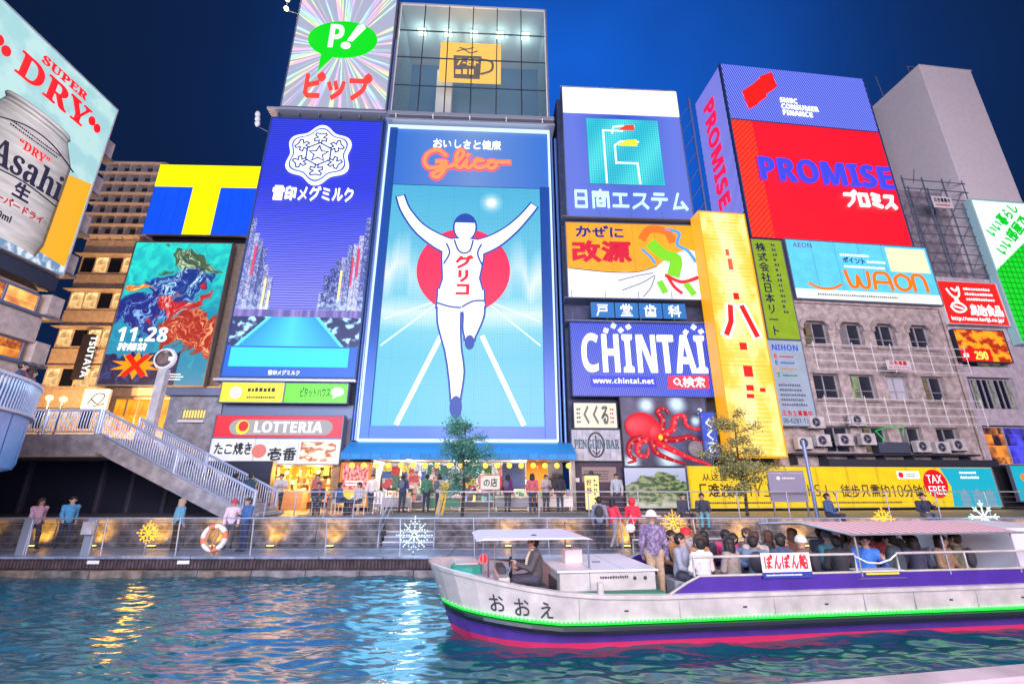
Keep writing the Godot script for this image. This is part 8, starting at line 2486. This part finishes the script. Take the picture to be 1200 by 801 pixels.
func boat() -> void:
	var o := thing("sightseeing_boat", "white open sightseeing boat with purple band and green light strip full of passengers", "boat", BOAT_AT, BOAT_YAW)
	var white := solid(Color(0.58, 0.56, 0.54), 0.35, 0.0, 0.22)
	var purple := solid(Color(0.07, 0.03, 0.30), 0.35, 0.0, 0.15)
	var lower := solid(Color(0.13, 0.06, 0.40), 0.35, 0.0, 0.2)
	part(o, "hull", hull_strip([[1, 0.0, 0.0], [2, 0.03, 0.02]]), white)
	part(o, "gunwale_rim", hull_strip([[1, 0.0, 0.06], [1, 0.045, 0.03], [1, 0.03, -0.035], [1, -0.03, -0.04], [1, -0.035, 0.0]]), white)
	part(o, "inner_side", hull_strip([[1, 0.02, 0.06], [0, 0.42, 0.10]]), solid(Color(0.5, 0.49, 0.52), 0.5))
	part(o, "light_strip", hull_strip([[2, 0.026, 0.018], [2, 0.024, -0.012], [2, 0.008, -0.012], [2, 0.006, 0.02]], false), glow(Color(0.05, 0.95, 0.22), 1.3))
	var bd := begin()
	for i in range(1, 170):
		var x := i * 0.075
		var k := 0
		while k < ST_X.size() - 2 and ST_X[k + 1] < x:
			k += 1
		var f: float = (x - ST_X[k]) / (ST_X[k + 1] - ST_X[k])
		var p := hull_point(k, [2, 0.05, -0.01], 1).lerp(hull_point(k + 1, [2, 0.05, -0.01], 1), f)
		add_ball(bd, p, Vector3.ONE * 0.018, 3)
	part(o, "light_beads", bd.commit(), glow(Color(0.15, 1.0, 0.30), 2.6))
	part(o, "rubbing_strake", hull_strip([[2, -0.005, 0.02], [2, -0.015, -0.07], [2, -0.06, -0.10], [2, -0.12, -0.08], [2, -0.135, 0.05]]), solid(Color(0.012, 0.016, 0.03), 0.4))
	part(o, "lower_hull", hull_strip([[2, -0.13, 0.06], [3, 0.075, 0.16]]), lower)
	part(o, "boot_stripe", hull_strip([[3, 0.075, 0.158], [0, -0.3, 0.3]]), solid(Color(0.62, 0.03, 0.12), 0.4))
	sign_light(o, 12.0, 0.03, Color(0.1, 1.0, 0.3), 0.08, 2.6, 0.37, 1.5)
	# decks
	box(o, "floor", solid(Color(0.2, 0.22, 0.24), 0.7, 0.0, 0.3), 1.2, 0.36, -1.22, 14.8, 0.43, 1.22)
	var fd := begin()
	add_extruded(fd, PackedVector2Array([Vector2(0.2, -0.35), Vector2(0.7, -0.85), Vector2(1.4, -1.12), Vector2(1.4, 1.12), Vector2(0.7, 0.85), Vector2(0.2, 0.35)]), -0.03, 0.0)
	part(o, "fore_deck", fd.commit(), white, Vector3(0, 0.82, 0), Vector3(PI / 2, 0, 0))
	# raised purple sides of the passenger well
	for s in [-1.0, 1.0]:
		var pz = 1.43 * s
		var st := begin()
		add_extruded(st, PackedVector2Array([Vector2(4.25, 0.79), Vector2(4.42, 0.84), Vector2(4.6, 0.96), Vector2(4.85, 1.07), Vector2(14.9, 1.07), Vector2(14.9, 0.79)]), -0.06, 0.0)
		part(o, "purple_side", st.commit(), purple, Vector3(0, 0, pz + (0.0 if s > 0 else 0.06)))
		part(o, "side_rim", tube([Vector3(4.25, 0.80, pz), Vector3(4.6, 0.98, pz), Vector3(4.85, 1.08, pz), Vector3(14.9, 1.08, pz)], 0.022, 6), white)
		for run in [[4.75, 8.0], [8.9, 14.6]]:
			part(o, "hand_rail", tube([Vector3(run[0], 1.08, pz), Vector3(run[0], 1.39, pz), Vector3(run[1], 1.39, pz), Vector3(run[1], 1.08, pz)], 0.024, 7), white)
			var x: float = run[0] + 1.5
			while x < run[1] - 0.3:
				part(o, "rail_post", tube([Vector3(x, 1.08, pz), Vector3(x, 1.39, pz)], 0.02, 6), white)
				x += 1.5
		part(o, "safety_rope", tube([Vector3(8.0, 1.36, pz), Vector3(8.25, 1.24, pz), Vector3(8.5, 1.22, pz), Vector3(8.75, 1.28, pz), Vector3(8.9, 1.37, pz)], 0.016, 6), M.white)
	box(o, "gangway_step", solid(Color(0.6, 0.6, 0.64), 0.5), 8.05, 1.085, 1.2, 8.95, 1.11, 1.5)
	box(o, "yellow_edge", solid(Color(0.6, 0.55, 0.05), 0.5), 8.15, 1.03, 1.44, 8.85, 1.07, 1.47)
	box(o, "gate_outline", M.steel, 8.0, 0.96, 1.435, 9.0, 0.975, 1.45)
	for x in [8.0, 9.05]:
		box(o, "gate_seam", M.pale, x, 0.42, 1.44, x + 0.012, 0.78, 1.462)
	# benches along both sides
	for z in [-0.55, 0.1, 0.66]:
		box(o, "bench", solid(Color(0.3, 0.31, 0.36), 0.6), 4.9, 0.43, z - 0.2, 11.9, 0.80, z + 0.2)
	# engine box behind the wheel
	box(o, "engine_box", white, 2.35, 0.43, -0.85, 4.15, 1.13, 1.12)
	box(o, "engine_lid", solid(Color(0.7, 0.68, 0.72), 0.4), 2.3, 1.132, -0.9, 4.2, 1.17, 1.16)
	box(o, "side_deck", solid(Color(0.02, 0.20, 0.12), 0.6), 2.0, 0.80, 1.14, 4.2, 0.835, 1.40)
	box(o, "vent", M.dark, 2.33, 0.62, 0.2, 2.348, 0.98, 0.9)
	fine_print(o, 3.1, 1.0, 0.62, 0.09, 1, M.dark, 1.122, 91)
	for x in [2.95, 3.55]:
		box(o, "hatch_seam", M.pale, x, 1.171, -0.85, x + 0.012, 1.174, 1.1)
	box(o, "hatch_handle", M.steel, 3.2, 1.17, 0.3, 3.36, 1.2, 0.34)
	box(o, "panel_seam", M.steel, 2.9, 0.84, 1.121, 2.91, 1.13, 1.126)
	for q in [[3.75, 1.02], [3.95, 1.02]]:
		plate(o, "round_sticker", oval(q[0], q[1], 0.035, 0.035, 10), M.dark, 1.121, 1.125)
	box(o, "bollard", white, 2.95, 0.8, 1.36, 3.05, 1.02, 1.46)
	box(o, "gauge_box", solid(Color(0.75, 0.55, 0.55), 0.5), 2.65, 1.17, 0.1, 3.0, 1.42, 0.35)
	# wheel and console
	box(o, "console", white, 1.25, 0.43, 0.1, 1.45, 1.08, 1.15)
	part(o, "steering_wheel", tube(ring_points(0.17, 18), 0.018, 6), M.black, Vector3(1.54, 1.15, 0.5), Vector3(0, PI / 2, 0.5))
	part(o, "wheel_stem", tube([Vector3(1.42, 1.05, 0.5), Vector3(1.54, 1.15, 0.5)], 0.02, 6), M.steel)
	box(o, "instrument", M.dark, 1.28, 1.08, 0.2, 1.42, 1.2, 0.8)
	box(o, "driver_seat", M.dark, 1.85, 0.43, 0.2, 2.2, 0.86, 0.8)
	# awning over the wheel
	var aw := begin()
	add_extruded(aw, PackedVector2Array([Vector2(0.85, 0.0), Vector2(1.0, 0.045), Vector2(2.9, 0.045), Vector2(3.05, 0.0), Vector2(2.9, 0.012), Vector2(1.0, 0.012)]), -1.9, 0.0)
	part(o, "wheel_awning", aw.commit(), solid(Color(0.66, 0.56, 0.66), 0.6), Vector3(0, 1.66, 1.0), Vector3.ZERO)
	for q in [[0.98, 0.95], [2.95, 0.95], [0.98, -0.85], [2.95, -0.85]]:
		part(o, "awning_post", tube([Vector3(q[0], 0.5, q[1]), Vector3(q[0], 1.68, q[1])], 0.016, 6), M.steel)
	# bow gear
	var tarp := begin()
	for i in 10:
		var a := TAU * i / 10.0
		var b2 := TAU * (i + 1) / 10.0
		var f0 := 1.0 + 0.08 * (i % 2)
		var f1 := 1.0 + 0.08 * ((i + 1) % 2)
		var t0 := Vector3(cos(a) * 0.3, 0.33, sin(a) * 0.45)
		var t1 := Vector3(cos(b2) * 0.3, 0.33, sin(b2) * 0.45)
		var g0 := Vector3(cos(a) * 0.36 * f0, 0.0, sin(a) * 0.52 * f0)
		var g1 := Vector3(cos(b2) * 0.36 * f1, 0.0, sin(b2) * 0.52 * f1)
		quad(tarp, t0, t1, g1, g0, Vector3(cos((a + b2) / 2), 0.3, sin((a + b2) / 2)).normalized())
		tri(tarp, t0, t1, Vector3(0, 0.34, 0), Vector3.UP)
	part(o, "green_tarp", tarp.commit(), solid(Color(0.01, 0.28, 0.20), 0.7), Vector3(0.72, 0.82, 0.1))
	box(o, "tarp_lid", white, 0.5, 1.155, -0.3, 0.95, 1.18, 0.15)
	part(o, "lamp_post", tube([Vector3(1.2, 0.82, -0.5), Vector3(1.2, 1.2, -0.5)], 0.02, 6), M.steel)
	part(o, "red_lamp", ball(Vector3(0.07, 0.09, 0.07), 7), glow(Color(1.0, 0.12, 0.08), 2.5), Vector3(1.05, 1.25, 0.1))
	bulb_light(o, Vector3(1.05, 1.25, 0.1), Color(1.0, 0.15, 0.1), 0.25, 0.07)
	part(o, "anchor_light", tube([Vector3(1.35, 0.8, -0.7), Vector3(1.35, 1.55, -0.7)], 0.014, 5), M.rail)
	# striped canopy aft
	for i in 40:
		var x := 7.95 + i * 0.095
		var st := begin()
		var prev := Vector3(x, 1.74, 1.55)
		for k in 6:
			var z := lerpf(1.55, -1.15, (k + 1) / 6.0)
			var nxt := Vector3(x, 1.74 + 0.12 * sin(PI * (k + 1) / 6.0), z)
			quad(st, prev, nxt, nxt + Vector3(0.0945, 0, 0), prev + Vector3(0.0945, 0, 0), Vector3(0, 1, 0.1).normalized())
			quad(st, prev - Vector3(0, 0.02, 0), nxt - Vector3(0, 0.02, 0), nxt + Vector3(0.0945, -0.02, 0), prev + Vector3(0.0945, -0.02, 0), Vector3(0, -1, 0))
			prev = nxt
		part(o, "canopy_stripe", st.commit(), solid(Color(0.62, 0.20, 0.26), 0.6) if i % 2 else solid(Color(0.74, 0.66, 0.68), 0.6))
	part(o, "canopy_pole", tube([Vector3(7.9, 1.74, 1.55), Vector3(11.8, 1.74, 1.55)], 0.02, 6), M.rail)
	part(o, "canopy_pole", tube([Vector3(7.93, 1.74, 1.55), Vector3(7.93, 1.86, 0.2), Vector3(7.93, 1.74, -1.15)], 0.03, 6), M.rail)
	for x in [8.1, 10.0, 11.6]:
		for z in [1.42, -1.1]:
			part(o, "canopy_post", tube([Vector3(x, 1.0, z), Vector3(x, 1.76, z)], 0.018, 6), M.rail)
	box(o, "stern_cabin", solid(Color(0.62, 0.64, 0.72), 0.5), 12.0, 0.43, -1.2, 14.2, 1.78, 1.1)
	# plate seams, scupper holes, ropes and draft mark
	for x in [2.6, 4.4, 6.2, 10.4, 12.2]:
		box(o, "plate_seam", M.pale, x, 0.42, 1.436, x + 0.008, 0.77, 1.4535)
	for x in [3.4, 5.6, 7.2, 9.8, 11.4]:
		box(o, "scupper", M.dark, x, 0.56, 1.436, x + 0.07, 0.585, 1.455)
	part(o, "mooring_rope", tube([Vector3(0.95, 1.06, 1.0), Vector3(1.05, 0.98, 1.16), Vector3(1.3, 0.96, 1.24), Vector3(1.5, 1.0, 1.2)], 0.016, 6), solid(Color(0.5, 0.45, 0.35), 0.9))
	part(o, "cleat", box_mesh(Vector3(0.16, 0.04, 0.05)), M.steel, Vector3(0.95, 1.1, 0.95))
	for q in [[1.6, 0.0], [1.75, 0.25]]:
		part(o, "throttle", tube([Vector3(1.4, 1.05, 0.75 + q[1]), Vector3(1.48, 1.22, 0.75 + q[1])], 0.014, 5), M.steel)
	# name and side board
	var ink := solid(Color(0.03, 0.03, 0.04), 0.5)
	var nb := Node3D.new()
	nb.name = "name_lettering"
	o.add_child(nb, true)
	for i in 3:
		var x: float = [0.98, 1.42, 1.86][i]
		var a := hull_at(x, 0.83)
		var b := hull_at(x + 0.26, 0.83)
		var low := hull_at(x, 0.60)
		var right := (b - a).normalized()
		var up := (a - low).normalized()
		var out := right.cross(up).normalized()
		var ch := part(nb, "character", glyph(["お", "お", "え"][i], 0.1), ink)
		ch.transform = Transform3D(Basis(right * 0.27, up * 0.27, out * 0.006), low - up * 0.02 - up * 0.05 * i + out * 0.012)
	var bd2 := thing("boat_name_board", "white board with red brush kana on the boat's handrail", "sign", bp(6.05, 1.02, 1.47), BOAT_YAW)
	box(bd2, "board", solid(Color(0.8, 0.78, 0.78), 0.5), 0, 0.10, 0, 0.98, 0.42, 0.015)
	box(bd2, "blue_strip", solid(Color(0.02, 0.04, 0.28), 0.5), 0, 0.0, 0.0, 0.98, 0.098, 0.014)
	kana(bd2, "ぽんぽん船", 0.05, 0.15, 0.88, 0.24, solid(Color(0.7, 0.02, 0.03), 0.5), 0.15, 0.004, 0.017)
	fine_print(bd2, 0.06, 0.03, 0.86, 0.05, 1, M.white, 0.016, 93)
	boat_people()

func hull_at(x: float, y: float) -> Vector3:
	# a point on the near side of the white hull
	var k := 0
	while k < ST_X.size() - 2 and ST_X[k + 1] < x:
		k += 1
	var f: float = (x - ST_X[k]) / (ST_X[k + 1] - ST_X[k])
	var a := hull_point(k, [1, 0.0, 0.0], 1).lerp(hull_point(k + 1, [1, 0.0, 0.0], 1), f)
	var b := hull_point(k, [2, 0.03, 0.02], 1).lerp(hull_point(k + 1, [2, 0.03, 0.02], 1), f)
	var t := (a.y - y) / maxf(0.01, a.y - b.y)
	return a.lerp(b, t)

func ring_points(r: float, n: int) -> Array:
	var out := []
	for i in n + 1:
		out.append(Vector3(cos(TAU * i / n) * r, sin(TAU * i / n) * r, 0))
	return out

func boat_people() -> void:
	var blk := Color(0.014, 0.011, 0.011)
	var brn := Color(0.07, 0.03, 0.018)
	var g := "passengers on the sightseeing boat"
	person("steer", bp(2.03, 0.86, 0.5), -PI / 2 + BOAT_YAW, Color(0.05, 0.045, 0.05), Color(0.03, 0.03, 0.05), "short", blk, "person in a dark jacket steering the boat under the small awning")
	person("stand", bp(4.5, 0.43, 0.35), PI * 0.86 + BOAT_YAW, Color(0.12, 0.09, 0.19), Color(0.33, 0.24, 0.15), "sunhat", Color(0.7, 0.66, 0.6), "guide in a patterned purple jacket, khaki trousers and white hat standing in the boat", "", 1.0, true)
	var near := [
		[5.35, Color(0.55, 0.52, 0.5), "short", blk, "cream jacket and dark hair, first in the near row"], [5.95, Color(0.24, 0.2, 0.17), "long", blk, "taupe coat with long hair, second in the near row"], [6.5, Color(0.10, 0.14, 0.2), "short", blk, "slate jacket behind the red and white board"],
		[7.05, Color(0.03, 0.05, 0.10), "short", blk, "navy jacket right of the red and white board"], [7.6, Color(0.12, 0.07, 0.05), "beanie", Color(0.7, 0.68, 0.64), "brown coat and white knit cap"], [8.3, Color(0.02, 0.02, 0.025), "short", blk, "black coat under the canopy front"],
		[8.95, Color(0.04, 0.16, 0.5), "short", blk, "bright blue jacket under the canopy"], [9.6, Color(0.03, 0.05, 0.06), "short", blk, "dark jacket right of the bright blue one"], [10.15, Color(0.03, 0.03, 0.06), "long", blk, "black jacket with long hair under the canopy"],
		[10.7, Color(0.20, 0.12, 0.07), "long", blk, "brown coat looking back at the near bank"], [11.25, Color(0.10, 0.10, 0.06), "short", brn, "olive coat at the end of the canopy"]]
	var i := 0
	for q in near:
		var facing := PI + (0.5 if i % 3 == 1 else -0.45 if i % 3 == 2 else 0.1)
		if i == 6:
			facing = -0.5
		if i == 9:
			facing = 0.2
		person("point" if i % 4 == 2 else "sit", bp(q[0], 0.80, 0.66 + 0.06 * (i % 2)), facing + BOAT_YAW, q[1], Color(0.03, 0.03, 0.05), q[2], q[3], "passenger in a " + q[4] if q[4][0] != "o" else "passenger in an " + q[4], g, 0.97 + 0.02 * (i % 4))
		i += 1
	var far := [
		[4.95, Color(0.02, 0.05, 0.14), "short", blk, "dark blue coat next to the standing guide"], [5.3, Color(0.35, 0.18, 0.07), "short", blk, "tan jacket left of the red cap"], [5.7, Color(0.35, 0.34, 0.36), "beanie", Color(0.75, 0.02, 0.03), "pale jacket and bright red cap"],
		[6.15, Color(0.02, 0.02, 0.04), "long", blk, "black coat right of the red cap"], [6.6, Color(0.45, 0.04, 0.12), "short", blk, "crimson jacket in the far row"], [7.15, Color(0.1, 0.08, 0.08), "short", brn, "dark brown jacket in the far row before the canopy"],
		[7.7, Color(0.05, 0.05, 0.07), "long", brn, "charcoal coat and brown hair at the canopy front, far row"], [8.35, Color(0.18, 0.08, 0.05), "long", Color(0.12, 0.045, 0.02), "russet coat and auburn hair in the far row"], [9.0, Color(0.06, 0.06, 0.09), "short", blk, "grey-black jacket in the far row under the canopy"],
		[9.65, Color(0.05, 0.12, 0.14), "long", blk, "dark teal jacket in the far row under the canopy"], [10.3, Color(0.3, 0.16, 0.18), "short", blk, "dusty rose jacket in the far row under the canopy"], [10.95, Color(0.04, 0.04, 0.05), "short", blk, "black anorak at the far end of the far row"]]
	var mid := [
		[5.1, Color(0.22, 0.24, 0.3), "short", blk, "grey parka in the middle of the boat beside the guide"], [5.6, Color(0.4, 0.2, 0.1), "long", brn, "orange-brown scarf and coat, middle of the boat"], [6.35, Color(0.1, 0.16, 0.3), "short", blk, "denim blue coat, middle of the boat behind the board"],
		[6.9, Color(0.42, 0.38, 0.34), "short", brn, "beige coat, middle of the boat behind the board"], [7.4, Color(0.14, 0.05, 0.1), "long", blk, "wine coat, middle of the boat before the canopy"], [8.6, Color(0.05, 0.2, 0.22), "beanie", Color(0.1, 0.1, 0.14), "teal coat and dark knit cap under the canopy"],
		[9.25, Color(0.28, 0.26, 0.3), "long", brn, "light grey coat and brown hair under the canopy"], [9.9, Color(0.3, 0.06, 0.06), "short", blk, "brick red coat under the canopy, middle row"], [10.5, Color(0.16, 0.18, 0.1), "short", blk, "moss green coat under the canopy, middle row"]]
	for q in mid:
		person("point" if i % 2 else "sit", bp(q[0], 0.80, 0.08 + 0.1 * (i % 2)), [0.2, -1.2, 2.6, 0.9][i % 4] + BOAT_YAW, q[1], Color(0.03, 0.03, 0.05), q[2], q[3], "passenger in a " + q[4] if q[4][0] != "o" else "passenger in an " + q[4], g, 1.0 + 0.02 * (i % 3))
		i += 1
	i = 0
	for q in far:
		person("sit" if i % 3 else "point", bp(q[0], 0.80, -0.52 - 0.07 * (i % 2)), [2.4, 0.3, -2.5, PI][i % 4] + BOAT_YAW, q[1], Color(0.03, 0.03, 0.05), q[2], q[3], "passenger in a " + q[4], g, 1.0 + 0.03 * (i % 3))
		i += 1
